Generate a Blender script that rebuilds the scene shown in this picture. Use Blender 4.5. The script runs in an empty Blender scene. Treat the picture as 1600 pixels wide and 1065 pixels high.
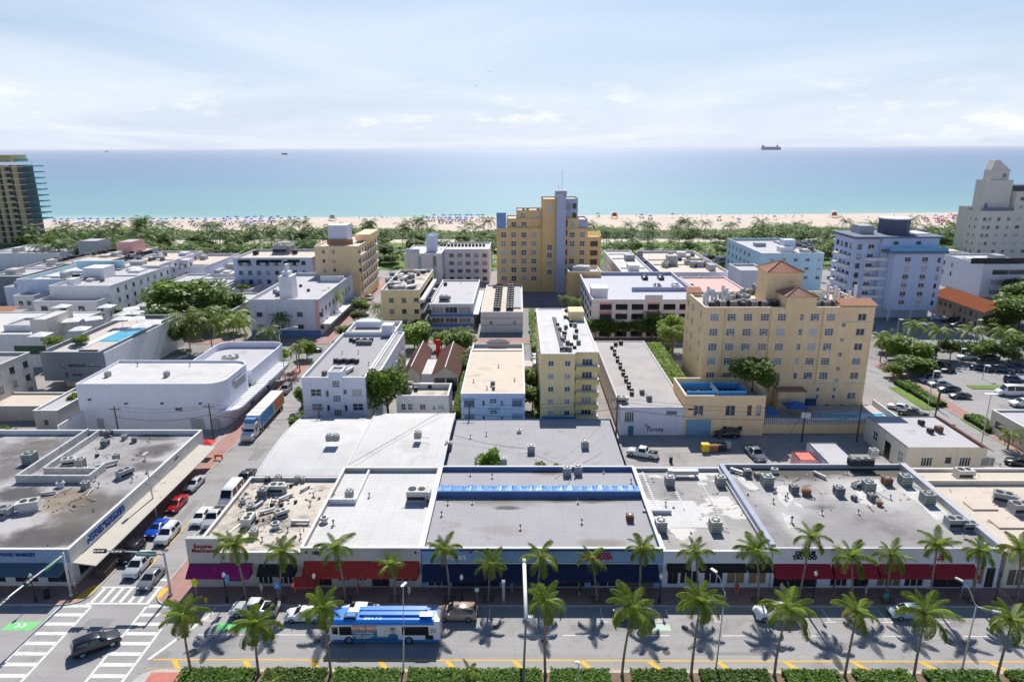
import bpy, math, random
from mathutils import Vector, Matrix
from math import sin, cos, pi, radians, sqrt, atan2
C = bpy.context.scene.collection
S = bpy.context.scene
rnd = random.Random(7)

# ------------------------------------------------------------------ camera, sky, sun, exposure
F = 1067.0; CAMH = 53.0
TH = math.atan((532.5 - 231.0) / F); ROLL = math.atan2(6.5, 1600); YAW = 10 / F
cam = bpy.data.objects.new('camera', bpy.data.cameras.new('camera')); C.objects.link(cam)
cam.data.sensor_width = 36.0; cam.data.lens = 36.0 * F / 1600
cam.data.clip_start = 0.5; cam.data.clip_end = 120000
cam.location = (0, 0, CAMH)
cam.matrix_world = Matrix.Translation((0, 0, CAMH)) @ Matrix.Rotation(YAW, 4, 'Z') @ Matrix.Rotation(pi / 2 - TH, 4, 'X') @ Matrix.Rotation(-ROLL, 4, 'Z')
S.camera = cam
SUN_EL, SUN_AZ = radians(46), radians(2.5)      # azimuth from +Y towards +X
w = bpy.data.worlds.new('World'); S.world = w; w.use_nodes = True
nt = w.node_tree; nt.nodes.clear(); N = nt.nodes.new; L = nt.links.new
out = N('ShaderNodeOutputWorld'); bg = N('ShaderNodeBackground'); bg.inputs[1].default_value = 0.08
sky = N('ShaderNodeTexSky'); sky.sky_type = 'NISHITA'; sky.sun_disc = False
sky.sun_elevation = SUN_EL; sky.sun_rotation = SUN_AZ; sky.altitude = 50; sky.air_density = 1.0; sky.dust_density = 0.6; sky.ozone_density = 4.0
tc = N('ShaderNodeTexCoord'); sep = N('ShaderNodeSeparateXYZ'); L(tc.outputs['Generated'], sep.inputs[0])
# thin high cloud: a sheet overhead, projected from the view direction; small cumulus low over the sea
ad = N('ShaderNodeMath'); ad.operation = 'ADD'; ad.inputs[1].default_value = 0.06; L(sep.outputs[2], ad.inputs[0])
mx = N('ShaderNodeMath'); mx.operation = 'MAXIMUM'; mx.inputs[1].default_value = 0.03; L(ad.outputs[0], mx.inputs[0])
dx = N('ShaderNodeMath'); dx.operation = 'DIVIDE'; L(sep.outputs[0], dx.inputs[0]); L(mx.outputs[0], dx.inputs[1])
dy = N('ShaderNodeMath'); dy.operation = 'DIVIDE'; L(sep.outputs[1], dy.inputs[0]); L(mx.outputs[0], dy.inputs[1])
cb = N('ShaderNodeCombineXYZ'); L(dx.outputs[0], cb.inputs[0]); L(dy.outputs[0], cb.inputs[1])
mp = N('ShaderNodeMapping'); mp.inputs['Location'].default_value = (3.1, 1.7, 0); mp.inputs['Scale'].default_value = (0.26, 0.2, 1); L(cb.outputs[0], mp.inputs[0])
n1 = N('ShaderNodeTexNoise'); n1.inputs['Scale'].default_value = 1.0; n1.inputs['Detail'].default_value = 9; n1.inputs['Roughness'].default_value = 0.55; n1.inputs['Distortion'].default_value = 1.1; L(mp.outputs[0], n1.inputs['Vector'])
r1 = N('ShaderNodeMapRange'); r1.inputs['From Min'].default_value = 0.3; r1.inputs['From Max'].default_value = 0.76; r1.inputs['To Max'].default_value = 0.62; L(n1.outputs[0], r1.inputs['Value'])
mp2 = N('ShaderNodeMapping'); mp2.inputs['Scale'].default_value = (7, 7, 26); mp2.inputs['Location'].default_value = (0.35, 0, 0.2); L(tc.outputs['Generated'], mp2.inputs[0])
n2 = N('ShaderNodeTexNoise'); n2.inputs['Scale'].default_value = 1.3; n2.inputs['Detail'].default_value = 8; n2.inputs['Roughness'].default_value = 0.6; L(mp2.outputs[0], n2.inputs['Vector'])
r2 = N('ShaderNodeMapRange'); r2.inputs['From Min'].default_value = 0.56; r2.inputs['From Max'].default_value = 0.68; L(n2.outputs[0], r2.inputs['Value'])
band = N('ShaderNodeMapRange'); band.inputs['From Min'].default_value = 0.105; band.inputs['From Max'].default_value = 0.04; L(sep.outputs[2], band.inputs['Value'])
r2.inputs['To Max'].default_value = 0.6
m2 = N('ShaderNodeMath'); m2.operation = 'MULTIPLY'; L(r2.outputs[0], m2.inputs[0]); L(band.outputs[0], m2.inputs[1])
hz = N('ShaderNodeMapRange'); hz.inputs['From Min'].default_value = 0.0; hz.inputs['From Max'].default_value = 0.02; L(sep.outputs[2], hz.inputs['Value'])
m3 = N('ShaderNodeMath'); m3.operation = 'MULTIPLY'; L(m2.outputs[0], m3.inputs[0]); L(hz.outputs[0], m3.inputs[1])
hs = N('ShaderNodeHueSaturation'); hs.inputs['Saturation'].default_value = 1.25; hs.inputs['Value'].default_value = 0.85; L(sky.outputs[0], hs.inputs['Color'])
thin = N('ShaderNodeMapRange'); thin.inputs['From Min'].default_value = 0.14; thin.inputs['From Max'].default_value = 0.5; thin.inputs['To Min'].default_value = 1.0; thin.inputs['To Max'].default_value = 0.04; L(sep.outputs[2], thin.inputs['Value'])
mt = N('ShaderNodeMath'); mt.operation = 'MULTIPLY'; L(r1.outputs[0], mt.inputs[0]); L(thin.outputs[0], mt.inputs[1])
air = N('ShaderNodeMapRange'); air.interpolation_type = 'SMOOTHSTEP'; air.inputs['From Min'].default_value = -0.02; air.inputs['From Max'].default_value = 0.3; air.inputs['To Min'].default_value = 0.94; air.inputs['To Max'].default_value = 0.0; L(sep.outputs[2], air.inputs['Value'])
side = N('ShaderNodeMapRange'); side.interpolation_type = 'SMOOTHSTEP'; side.inputs['From Min'].default_value = -0.5; side.inputs['From Max'].default_value = 0.7; L(sep.outputs[1], side.inputs['Value'])
hcol = N('ShaderNodeMixRGB'); hcol.inputs[1].default_value = (6.4, 8.3, 11.6, 1); hcol.inputs[2].default_value = (6.5, 7.35, 9.0, 1); L(side.outputs[0], hcol.inputs[0])   # whiter towards the sun, bluer away from it
mixh = N('ShaderNodeMixRGB'); L(hcol.outputs[0], mixh.inputs[2]); L(air.outputs[0], mixh.inputs[0]); L(hs.outputs[0], mixh.inputs[1])   # sea haze
mixa = N('ShaderNodeMixRGB'); mixa.inputs[2].default_value = (9.6, 9.9, 10.6, 1); L(mt.outputs[0], mixa.inputs[0]); L(mixh.outputs[0], mixa.inputs[1])
mixb = N('ShaderNodeMixRGB'); mixb.inputs[2].default_value = (10.6, 10.6, 11.0, 1); L(m3.outputs[0], mixb.inputs[0]); L(mixa.outputs[0], mixb.inputs[1])
L(mixb.outputs[0], bg.inputs[0]); L(bg.outputs[0], out.inputs[0])
sl = bpy.data.lights.new('sun', 'SUN'); sl.energy = 4.3; sl.angle = radians(0.53); sl.color = (1.0, 0.965, 0.9)
sun = bpy.data.objects.new('sun', sl); C.objects.link(sun); sun.location = (0, 300, 300)
sun.rotation_euler = (-(pi / 2 - SUN_EL), 0, -SUN_AZ)
S.view_settings.view_transform = 'Standard'; S.view_settings.look = 'None'; S.view_settings.gamma = 1; S.view_settings.use_curve_mapping = False
S.view_settings.exposure = 0.44
S.cycles.max_bounces = 6; S.cycles.diffuse_bounces = 3; S.cycles.glossy_bounces = 3; S.cycles.caustics_reflective = False; S.cycles.caustics_refractive = False

# ------------------------------------------------------------------ helpers
def ray(px, py):
    u = (px - 800) / F; v = (py - 532.5) / F
    c, s = cos(ROLL), sin(ROLL); u, v = u * c - v * s, v * c + u * s
    y = cos(TH) - v * sin(TH); z = -(sin(TH) + v * cos(TH))
    c, s = cos(YAW), sin(YAW)
    return u * c - y * s, y * c + u * s, z
def P(px, py, z=0.0):
    "point of the place that the survey photograph shows at a pixel, at height z"
    d = ray(px, py); t = (z - CAMH) / d[2]
    return d[0] * t, d[1] * t, z
def PY(px, py, Y):
    d = ray(px, py); t = Y / d[1]
    return d[0] * t, CAMH + d[2] * t

class MB:
    def __init__(s): s.v = []; s.f = []; s.m = []
    def add(s, vs, fs, m=0):
        b = len(s.v); s.v.extend(vs)
        for f in fs: s.f.append([i + b for i in f]); s.m.append(m)
        return s
    def box(s, x0, x1, y0, y1, z0, z1, m=0, rz=0, c=None):
        vs = [(x, y, z) for z in (z0, z1) for (x, y) in ((x0, y0), (x1, y0), (x1, y1), (x0, y1))]
        if rz:
            cx, cy = c or ((x0 + x1) / 2, (y0 + y1) / 2); a, b = cos(rz), sin(rz)
            vs = [(cx + (x - cx) * a - (y - cy) * b, cy + (x - cx) * b + (y - cy) * a, z) for x, y, z in vs]
        return s.add(vs, [(3, 2, 1, 0), (4, 5, 6, 7), (0, 1, 5, 4), (1, 2, 6, 5), (2, 3, 7, 6), (3, 0, 4, 7)], m)
    def quad(s, a, b, c, d, m=0): return s.add([a, b, c, d], [(0, 1, 2, 3)], m)
    def poly(s, pts, m=0): return s.add(pts, [tuple(range(len(pts)))], m)
    def cyl(s, cx, cy, z0, z1, r, n=10, r2=None, m=0, caps=True):
        r2 = r if r2 is None else r2
        vs = [(cx + q * cos(2 * pi * i / n), cy + q * sin(2 * pi * i / n), z) for z, q in ((z0, r), (z1, r2)) for i in range(n)]
        fs = [(i, (i + 1) % n, n + (i + 1) % n, n + i) for i in range(n)]
        if caps: fs += [tuple(range(n))[::-1], tuple(range(n, 2 * n))]
        return s.add(vs, fs, m)
    def prism(s, pts, z0, z1, m=0, mt=None):
        n = len(pts); vs = [(x, y, z0) for x, y in pts] + [(x, y, z1) for x, y in pts]
        s.add(vs, [(i, (i + 1) % n, n + (i + 1) % n, n + i) for i in range(n)] + [tuple(range(n))[::-1]], m)
        return s.add([(x, y, z1) for x, y in pts], [tuple(range(n))], m if mt is None else mt)
    def tube(s, pts, r, n=6, m=0, r2=None):
        P_ = [Vector(p) for p in pts]; k = len(P_); vs = []; up = Vector((0, 0, 1))
        for i, p in enumerate(P_):
            t = (P_[min(i + 1, k - 1)] - P_[max(i - 1, 0)]).normalized()
            a = t.cross(up); a = t.cross(Vector((1, 0, 0))) if a.length < 1e-3 else a
            a.normalize(); b = a.cross(t); q = r if r2 is None else r + (r2 - r) * i / (k - 1)
            vs += [tuple(p + (a * cos(2 * pi * j / n) + b * sin(2 * pi * j / n)) * q) for j in range(n)]
        fs = [(i * n + j, i * n + (j + 1) % n, (i + 1) * n + (j + 1) % n, (i + 1) * n + j) for i in range(k - 1) for j in range(n)]
        fs += [tuple(range(n))[::-1], tuple(range((k - 1) * n, k * n))]
        return s.add(vs, fs, m)
    def mesh(s, name, mats, smooth=False):
        me = bpy.data.meshes.new(name); me.from_pydata(s.v, [], s.f)
        for q in (mats if isinstance(mats, (list, tuple)) else [mats]): me.materials.append(q)
        me.polygons.foreach_set('material_index', s.m)
        if smooth: me.polygons.foreach_set('use_smooth', [True] * len(s.f))
        me.update(); return me

KIDS = {}
def obj(name, me, parent=None, loc=(0, 0, 0), rz=0.0, sc=None, rot=None):
    o = bpy.data.objects.new(name, me); C.objects.link(o)
    o.location = loc; o.rotation_euler = rot or (0, 0, rz)
    if sc is not None: o.scale = sc if isinstance(sc, (tuple, list)) else (sc, sc, sc)
    if parent is not None: o.parent = parent; KIDS.setdefault(parent.name, []).append(o)
    return o
def tag(o, label, cat, group=None, kind=None):
    o['label'] = label; o['category'] = cat
    if group: o['group'] = group
    if kind: o['kind'] = kind
    return o
def thing(name, label, cat, loc=(0, 0, 0), rz=0.0, group=None):
    o = obj(name, None, None, loc, rz); o.empty_display_size = 0.3; return tag(o, label, cat, group)
def setting(name, me, loc=(0, 0, 0), parent=None):
    o = obj(name, me, parent, loc)
    if parent is None: o['kind'] = 'structure'
    return o
def part(root, name, mb, mats, smooth=False):
    "a part drawn in place coordinates under its thing"
    l = root.location
    return obj(name, mb.mesh(name, mats, smooth), root, (-l.x, -l.y, -l.z))
def dup(o, parent=None):
    c = o.copy(); C.objects.link(c)
    if parent is not None: c.parent = parent; KIDS.setdefault(parent.name, []).append(c)
    for k in KIDS.get(o.name, []): dup(k, c)
    return c
USED = set()
def place(proto, loc, rz=0.0, label=None, group=None, sc=None):
    if proto.name in USED: o = dup(proto)
    else: USED.add(proto.name); o = proto
    o.location = loc; o.rotation_euler = (0, 0, rz)
    if sc is not None: o.scale = sc if isinstance(sc, (tuple, list)) else (sc, sc, sc)
    if label: o['label'] = label
    if group: o['group'] = group
    elif 'group' in o.keys(): del o['group']
    return o
_txt = {}
def text_mesh(s, size, mat, depth=0.03, bold=0.0, sx=1.0):
    k = (s, size, mat.name, bold, sx)
    if k in _txt: return _txt[k]
    cu = bpy.data.curves.new('lettering', 'FONT'); cu.body = s; cu.size = size; cu.extrude = depth; cu.align_x = 'CENTER'; cu.align_y = 'CENTER'; cu.offset = bold; cu.resolution_u = 2; cu.space_line = 0.85
    t = bpy.data.objects.new('t', cu); C.objects.link(t)
    me = bpy.data.meshes.new_from_object(t.evaluated_get(bpy.context.evaluated_depsgraph_get()))
    bpy.data.objects.remove(t); bpy.data.curves.remove(cu); me.materials.clear(); me.materials.append(mat)
    if sx != 1.0:
        for v in me.vertices: v.co.x *= sx
    me.name = 'lettering'; _txt[k] = me; return me
def lettering(parent, s, size, mat, world, rz=0.0, bold=0.0, sx=1.0, depth=0.03, flat=False, name='lettering'):
    l = parent.location
    return obj(name, text_mesh(s, size, mat, depth, bold, sx), parent, (world[0] - l.x, world[1] - l.y, world[2] - l.z), rot=(0, 0, rz) if flat else (pi / 2, 0, rz))

# ------------------------------------------------------------------ materials
MATS = {}
def M(name, col, rough=0.8, var=0.12, scale=0.6, stain=None, streak=0.0, metal=0.0, spec=0.3, bump=0.0, bscale=6.0, seam=None, rand=0.0, patch=None, lanes=0.0, spots=()):
    """procedural paint: colour, slow variation, optional stains (colour, cover 0-1, scale), rain streaks, seams (spacing x, y), patches of a second colour"""
    if name in MATS: return MATS[name]
    m = bpy.data.materials.new(name); m.use_nodes = True; t = m.node_tree; n = t.nodes; l = t.links.new
    b = n['Principled BSDF']; b.inputs['Roughness'].default_value = rough; b.inputs['Metallic'].default_value = metal
    b.inputs['Specular IOR Level'].default_value = spec
    g = n.new('ShaderNodeNewGeometry')
    def noise(sc, det=5, ro=0.6, vec=None):
        q = n.new('ShaderNodeTexNoise'); q.inputs['Scale'].default_value = sc; q.inputs['Detail'].default_value = det; q.inputs['Roughness'].default_value = ro
        l(vec or g.outputs['Position'], q.inputs['Vector']); return q.outputs[0]
    def rng(src, a, bb, lo=0.0, hi=1.0):
        q = n.new('ShaderNodeMapRange'); q.inputs['From Min'].default_value = a; q.inputs['From Max'].default_value = bb; q.inputs['To Min'].default_value = lo; q.inputs['To Max'].default_value = hi
        l(src, q.inputs['Value']); return q.outputs[0]
    def mix(f, c1, c2, mode='MIX'):
        q = n.new('ShaderNodeMixRGB'); q.blend_type = mode
        for i, v in ((0, f), (1, c1), (2, c2)):
            if isinstance(v, (int, float)): q.inputs[i].default_value = v
            elif isinstance(v, tuple): q.inputs[i].default_value = (*v, 1) if len(v) == 3 else v
            else: l(v, q.inputs[i])
        return q.outputs[0]
    c = tuple(col)
    dark = tuple(x * (1 - var) for x in col); lite = tuple(min(0.95, x * (1 + var * 0.6)) for x in col)
    c = mix(rng(noise(scale), 0.3, 0.7), dark, lite)
    if patch: c = mix(rng(noise(patch[2], 3, 0.5), 0.5 + 0.14 * (1 - 2 * patch[1]), 0.53 + 0.14 * (1 - 2 * patch[1])), c, tuple(patch[0]))
    if stain:
        f = rng(noise(stain[2], 7, 0.68), 0.62 - 0.25 * stain[1], 0.8 - 0.25 * stain[1], 0, 0.9); c = mix(f, c, tuple(stain[0]))
    if streak:
        mp = n.new('ShaderNodeMapping'); mp.inputs['Scale'].default_value = (1.6, 1.6, 0.12); l(g.outputs['Position'], mp.inputs[0])
        f = rng(noise(1.2, 6, 0.65, mp.outputs[0]), 0.48, 0.75, 0, streak); c = mix(f, c, tuple(x * 0.45 for x in col))
    if spots:
        sp = n.new('ShaderNodeSeparateXYZ'); l(g.outputs['Position'], sp.inputs[0]); wob = noise(0.35, 6, 0.65)
        def mth(op, a, b_=None, c_=None):
            q = n.new('ShaderNodeMath'); q.operation = op
            for i, v in enumerate((a, b_, c_)):
                if v is None: continue
                if isinstance(v, (int, float)): q.inputs[i].default_value = v
                else: l(v, q.inputs[i])
            return q.outputs[0]
        wv = mth('MULTIPLY_ADD', wob, 2.2, -1.1)
        for x_, y_, rx, ry, amt, cc in spots:
            d2 = mth('ADD', mth('POWER', mth('ABSOLUTE', mth('DIVIDE', mth('SUBTRACT', sp.outputs[0], x_), rx)), 2.0), mth('POWER', mth('ABSOLUTE', mth('DIVIDE', mth('SUBTRACT', sp.outputs[1], y_), ry)), 2.0))
            c = mix(rng(mth('ADD', d2, wv), 0.2, 1.1, amt, 0.0), c, cc)
    if lanes:
        mp = n.new('ShaderNodeMapping'); mp.inputs['Scale'].default_value = (0.03, 0.8, 1); l(g.outputs['Position'], mp.inputs[0])
        c = mix(rng(noise(1.0, 6, 0.6, mp.outputs[0]), 0.42, 0.7, 0, lanes * 1.6), c, tuple(x * 0.6 for x in col))
        v = n.new('ShaderNodeTexVoronoi'); v.feature = 'DISTANCE_TO_EDGE'; v.inputs['Scale'].default_value = 0.16; l(g.outputs['Position'], v.inputs['Vector'])
        c = mix(rng(v.outputs['Distance'], 0.0, 0.006, 0.55, 0.0), c, tuple(x * 0.45 for x in col))
    if seam:
        sp = n.new('ShaderNodeSeparateXYZ'); l(g.outputs['Position'], sp.inputs[0])
        for ax, d in ((0, seam[0]), (1, seam[1])):
            if not d: continue
            q = n.new('ShaderNodeMath'); q.operation = 'PINGPONG'; q.inputs[1].default_value = d / 2; l(sp.outputs[ax], q.inputs[0])
            c = mix(rng(q.outputs[0], 0.0, 0.055, 0.38, 0.0), c, tuple(x * 0.5 for x in col))
    if rand:
        oi = n.new('ShaderNodeObjectInfo'); c = mix(rng(oi.outputs['Random'], 0, 1, 0, rand), c, tuple(x * 0.45 for x in col))
    l(c, b.inputs['Base Color'])
    if bump:
        bp = n.new('ShaderNodeBump'); bp.inputs['Strength'].default_value = bump; bp.inputs['Distance'].default_value = 0.05
        l(noise(bscale, 4), bp.inputs['Height']); l(bp.outputs[0], b.inputs['Normal'])
    MATS[name] = m; return m
def glassmat(name, col, light, share):
    "window glass: dark and reflective, in some panes a pale blind behind it"
    m = bpy.data.materials.new(name); m.use_nodes = True; t = m.node_tree; n = t.nodes; l = t.links.new; b = n['Principled BSDF']
    b.inputs['Roughness'].default_value = 0.12; b.inputs['Specular IOR Level'].default_value = 0.6
    oi = n.new('ShaderNodeObjectInfo'); r = n.new('ShaderNodeMapRange'); r.inputs['From Min'].default_value = 1 - share; r.inputs['From Max'].default_value = 1.0; l(oi.outputs['Random'], r.inputs['Value'])
    x = n.new('ShaderNodeMixRGB'); x.inputs[1].default_value = (*col, 1); x.inputs[2].default_value = (*light, 1); l(r.outputs[0], x.inputs[0]); l(x.outputs[0], b.inputs['Base Color'])
    MATS[name] = m; return m
def leafmat(name, c1, c2, trans=0.5):
    m = bpy.data.materials.new(name); m.use_nodes = True; t = m.node_tree; n = t.nodes; l = t.links.new; b = n['Principled BSDF']
    b.inputs['Roughness'].default_value = 0.5; b.inputs['Specular IOR Level'].default_value = 0.35
    g = n.new('ShaderNodeNewGeometry'); x = n.new('ShaderNodeMixRGB'); x.inputs[1].default_value = (*c1, 1); x.inputs[2].default_value = (*c2, 1)
    l(g.outputs['Random Per Island'], x.inputs[0]); oi = n.new('ShaderNodeObjectInfo')
    h = n.new('ShaderNodeHueSaturation'); r = n.new('ShaderNodeMapRange'); r.inputs['To Min'].default_value = 0.75; r.inputs['To Max'].default_value = 1.2; l(oi.outputs['Random'], r.inputs['Value']); l(r.outputs[0], h.inputs['Value']); l(x.outputs[0], h.inputs['Color'])
    l(h.outputs[0], b.inputs['Base Color'])
    tr = n.new('ShaderNodeBsdfTranslucent'); l(h.outputs[0], tr.inputs[0]); ms = n.new('ShaderNodeMixShader'); ms.inputs[0].default_value = trans
    l(b.outputs[0], ms.inputs[1]); l(tr.outputs[0], ms.inputs[2]); l(ms.outputs[0], n['Material Output'].inputs[0])
    MATS[name] = m; return m

white = M('white_stucco', (0.74, 0.74, 0.76), var=0.08, streak=0.28)
whiter = M('white_paint', (0.8, 0.8, 0.8), var=0.05)
cream = M('cream_stucco', (0.72, 0.66, 0.54), var=0.07, streak=0.2)
offwhite = M('off_white_stucco', (0.52, 0.5, 0.47), var=0.08, streak=0.25)
yellow = M('yellow_stucco', (0.94, 0.66, 0.38), var=0.09, streak=0.22)
paleyellow = M('pale_yellow_stucco', (0.9, 0.7, 0.37), var=0.08, streak=0.2)
tan = M('tan_stucco', (0.78, 0.53, 0.25), var=0.08, streak=0.2)
tanwall = M('sand_stucco', (0.7, 0.64, 0.57), var=0.06, streak=0.12)
deco_blue = M('periwinkle_stucco', (0.44, 0.47, 0.62), var=0.06, streak=0.1)
skyblue = M('pale_blue_stucco', (0.6, 0.66, 0.8), var=0.06, streak=0.22)
aqua = M('aqua_stucco', (0.5, 0.7, 0.78), var=0.06, streak=0.12)
pinkst = M('pink_stucco', (0.76, 0.42, 0.38), var=0.06, streak=0.1)
palepink = M('pale_pink_stucco', (0.76, 0.7, 0.7), var=0.06, streak=0.15)
lilac = M('lilac_stucco', (0.7, 0.69, 0.78), var=0.06, streak=0.2)
greywall = M('dark_grey_cladding', (0.2, 0.23, 0.27), var=0.08, streak=0.08)
greypaint = M('grey_paint', (0.42, 0.43, 0.45), var=0.08, streak=0.2)
bluegrey = M('blue_grey_facade', (0.22, 0.36, 0.55), var=0.05, streak=0.08)
shopblue = M('sign_band_blue', (0.22, 0.37, 0.58), var=0.05, streak=0.06)
parapetblue = M('parapet_blue', (0.1, 0.19, 0.4), var=0.1, streak=0.1)
tarp = M('blue_tarpaulin', (0.05, 0.22, 0.58), rough=0.4, var=0.3, scale=2, bump=0.8, bscale=2, stain=((.35, .5, .78), .4, 1.3))
roofwhite = M('white_roof_coating', (0.6, 0.585, 0.575), var=0.1, scale=0.25, stain=((0.42, 0.37, 0.31), 0.26, 0.14), seam=(1.9, 0.95))
roofgrey = M('grey_roof_membrane', (0.36, 0.345, 0.36), var=0.07, scale=0.2, stain=((0.2, 0.17, 0.15), 0.16, 0.16), seam=(3.0, 0.95))
roofdark = M('weathered_dark_roof', (0.3, 0.285, 0.28), var=0.35, scale=0.13, stain=((0.055, 0.05, 0.048), 0.62, 0.09), patch=((0.4, 0.37, 0.36), 0.35, 0.08))
rooftar = M('old_grey_roof', (0.31, 0.295, 0.29), var=0.2, scale=0.16, stain=((0.1, 0.09, 0.085), 0.36, 0.08), patch=((0.5, 0.48, 0.45), 0.22, 0.11), seam=(0, 1.0))
roofpatch = M('patched_grey_roof', (0.36, 0.34, 0.33), var=0.25, scale=0.2, stain=((0.15, 0.14, 0.13), 0.25, 0.15), patch=((0.62, 0.6, 0.56), 0.42, 0.16), seam=(0, 1.0))
roofbeige = M('beige_roof', (0.62, 0.53, 0.44), var=0.1, scale=0.2, stain=((0.4, 0.31, 0.24), 0.24, 0.2))
roofdirty = M('dirty_cream_roof', (0.62, 0.55, 0.47), var=0.18, scale=0.4, stain=((0.1, 0.085, 0.07), 0.62, 0.2))
roofpale = M('pale_grey_roof', (0.5, 0.48, 0.5), var=0.1, scale=0.2, stain=((0.24, 0.22, 0.22), 0.2, 0.2))
terracotta = M('terracotta_tile', (0.46, 0.22, 0.14), var=0.25, scale=2.5, bump=0.3, bscale=3)
redtile = M('dark_red_tile', (0.38, 0.21, 0.15), var=0.25, scale=2.5, bump=0.3, bscale=3)
coping = M('coping_white', (0.7, 0.69, 0.67), var=0.06, scale=1.5)
copgrey = M('coping_grey', (0.5, 0.5, 0.52), var=0.1, scale=1.5)
asphalt = M('asphalt', (0.36, 0.342, 0.335), rough=0.9, var=0.1, scale=0.12, stain=((0.2, 0.19, 0.185), 0.34, 0.16), bump=0.2, bscale=20, lanes=.22)
asphdark = M('dark_asphalt', (0.27, 0.26, 0.26), rough=0.9, var=0.12, scale=0.2, stain=((0.09, 0.09, 0.09), 0.2, 0.3))
concrete = M('old_concrete', (0.36, 0.34, 0.32), rough=0.9, var=0.16, scale=0.2, stain=((0.2, 0.18, 0.16), 0.3, 0.3), seam=(4.0, 4.0))
citymat = M('city_ground', (0.33, 0.31, 0.29), rough=0.95, var=0.2, scale=0.1, stain=((0.15, 0.14, 0.13), 0.3, 0.2))
paver = M('red_paving', (0.4, 0.23, 0.2), rough=0.9, var=0.15, scale=0.8, stain=((0.3, 0.2, 0.18), 0.2, 0.5), seam=(1.2, 1.2))
kerbm = M('kerb_concrete', (0.5, 0.48, 0.45), rough=0.9, var=0.15, scale=0.8)
kerbyel = M('tactile_yellow', (0.75, 0.47, 0.05), rough=0.8, var=0.15, scale=2)
linew = M('road_paint_white', (0.72, 0.71, 0.68), rough=0.8, var=0.14, scale=1.2, stain=((0.34, 0.33, 0.32), 0.22, 1.8))
liney = M('road_paint_yellow', (0.8, 0.47, 0.05), rough=0.8, var=0.12, scale=1.2, stain=((0.4, 0.3, 0.2), 0.15, 1.8))
linegreen = M('bike_box_green', (0.2, 0.62, 0.22), rough=0.8, var=0.15, scale=1.2, stain=((0.24, 0.34, 0.24), 0.25, 1.2))
brickred = M('median_brick', (0.55, 0.2, 0.16), rough=0.9, var=0.15, scale=2)
sand = M('beach_sand', (0.62, 0.51, 0.43), rough=0.95, var=0.08, scale=0.05, bump=0.3, bscale=0.4)
soil = M('planting_soil', (0.2, 0.15, 0.1), rough=1, var=0.25, scale=1.5)
grassm = M('lawn', (0.16, 0.25, 0.05), rough=0.95, var=0.3, scale=0.15, bump=0.5, bscale=4)
metal = M('galvanised_metal', (0.5, 0.51, 0.52), rough=0.45, var=0.12, scale=2, metal=0.3)
acgrey = M('condenser_grey', (0.36, 0.37, 0.38), rough=0.6, var=0.15, scale=2, rand=0.4)
accream = M('condenser_cream', (0.6, 0.6, 0.56), rough=0.6, var=0.12, scale=2, rand=0.3)
acgreen = M('condenser_sage', (0.4, 0.46, 0.42), rough=0.6, var=0.12, scale=2, rand=0.2)
black = M('black_metal', (0.02, 0.02, 0.022), rough=0.5, var=0.2, scale=2)
darkfan = M('dark_grille', (0.035, 0.035, 0.04), rough=0.7, var=0.2, scale=4)
rust = M('rusty_metal', (0.3, 0.13, 0.07), rough=0.8, var=0.3, scale=2)
poleg = M('aluminium_pole', (0.55, 0.56, 0.57), rough=0.4, var=0.06, scale=1, metal=0.4)
wood = M('timber_pole', (0.1, 0.075, 0.055), rough=0.9, var=0.3, scale=1.5)
trunkm = M('palm_trunk', (0.24, 0.2, 0.16), rough=0.95, var=0.3, scale=2.5, bump=0.5, bscale=5)
barkm = M('bark', (0.16, 0.12, 0.09), rough=0.95, var=0.3, scale=2)
tyre = M('tyre_rubber', (0.02, 0.02, 0.02), rough=0.9, var=0.2)
rimm = M('wheel_rim', (0.5, 0.5, 0.52), rough=0.3, var=0.05, metal=0.7)
carglass = M('car_glass', (0.015, 0.018, 0.02), rough=0.06, var=0.1, spec=0.7)
lampw = M('headlight', (0.75, 0.77, 0.8), rough=0.15, var=0.05, spec=0.6)
lampr = M('taillight', (0.4, 0.02, 0.02), rough=0.2, var=0.05, spec=0.6)
frame_w = M('window_frame_white', (0.72, 0.72, 0.72), rough=0.5, var=0.06)
frame_d = M('window_frame_dark', (0.09, 0.09, 0.1), rough=0.5, var=0.06)
glass = glassmat('window_glass', (0.035, 0.045, 0.06), (0.5, 0.51, 0.52), 0.5)
glassb = glassmat('blue_window_glass', (0.06, 0.12, 0.18), (0.3, 0.45, 0.52), 0.6)
shopglass = glassmat('shop_glass', (0.03, 0.03, 0.035), (0.22, 0.17, 0.12), 0.4)
pool = M('pool_water', (0.05, 0.45, 0.62), rough=0.05, var=0.1, scale=0.5, spec=0.5)
cl_red = M('awning_red', (0.42, 0.04, 0.035), rough=0.85, var=0.2, scale=1.5, streak=.3)
cl_crim = M('awning_crimson', (0.32, 0.02, 0.04), rough=0.85, var=0.2, scale=1.5, streak=.3)
cl_mag = M('awning_magenta', (0.34, 0.015, 0.16), rough=0.85, var=0.25, scale=1.5, streak=.3)
cl_blk = M('awning_black', (0.02, 0.02, 0.025), rough=0.85, var=0.15, scale=1)
cl_navy = M('awning_navy', (0.012, 0.02, 0.07), rough=0.85, var=0.15, scale=1)
cl_teal = M('awning_slate', (0.07, 0.12, 0.17), rough=0.85, var=0.1, scale=1)
cl_white = M('white_canvas', (0.8, 0.8, 0.78), rough=0.9, var=0.05)
cl_blue = M('blue_canvas', (0.04, 0.16, 0.45), rough=0.85, var=0.15)
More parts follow.
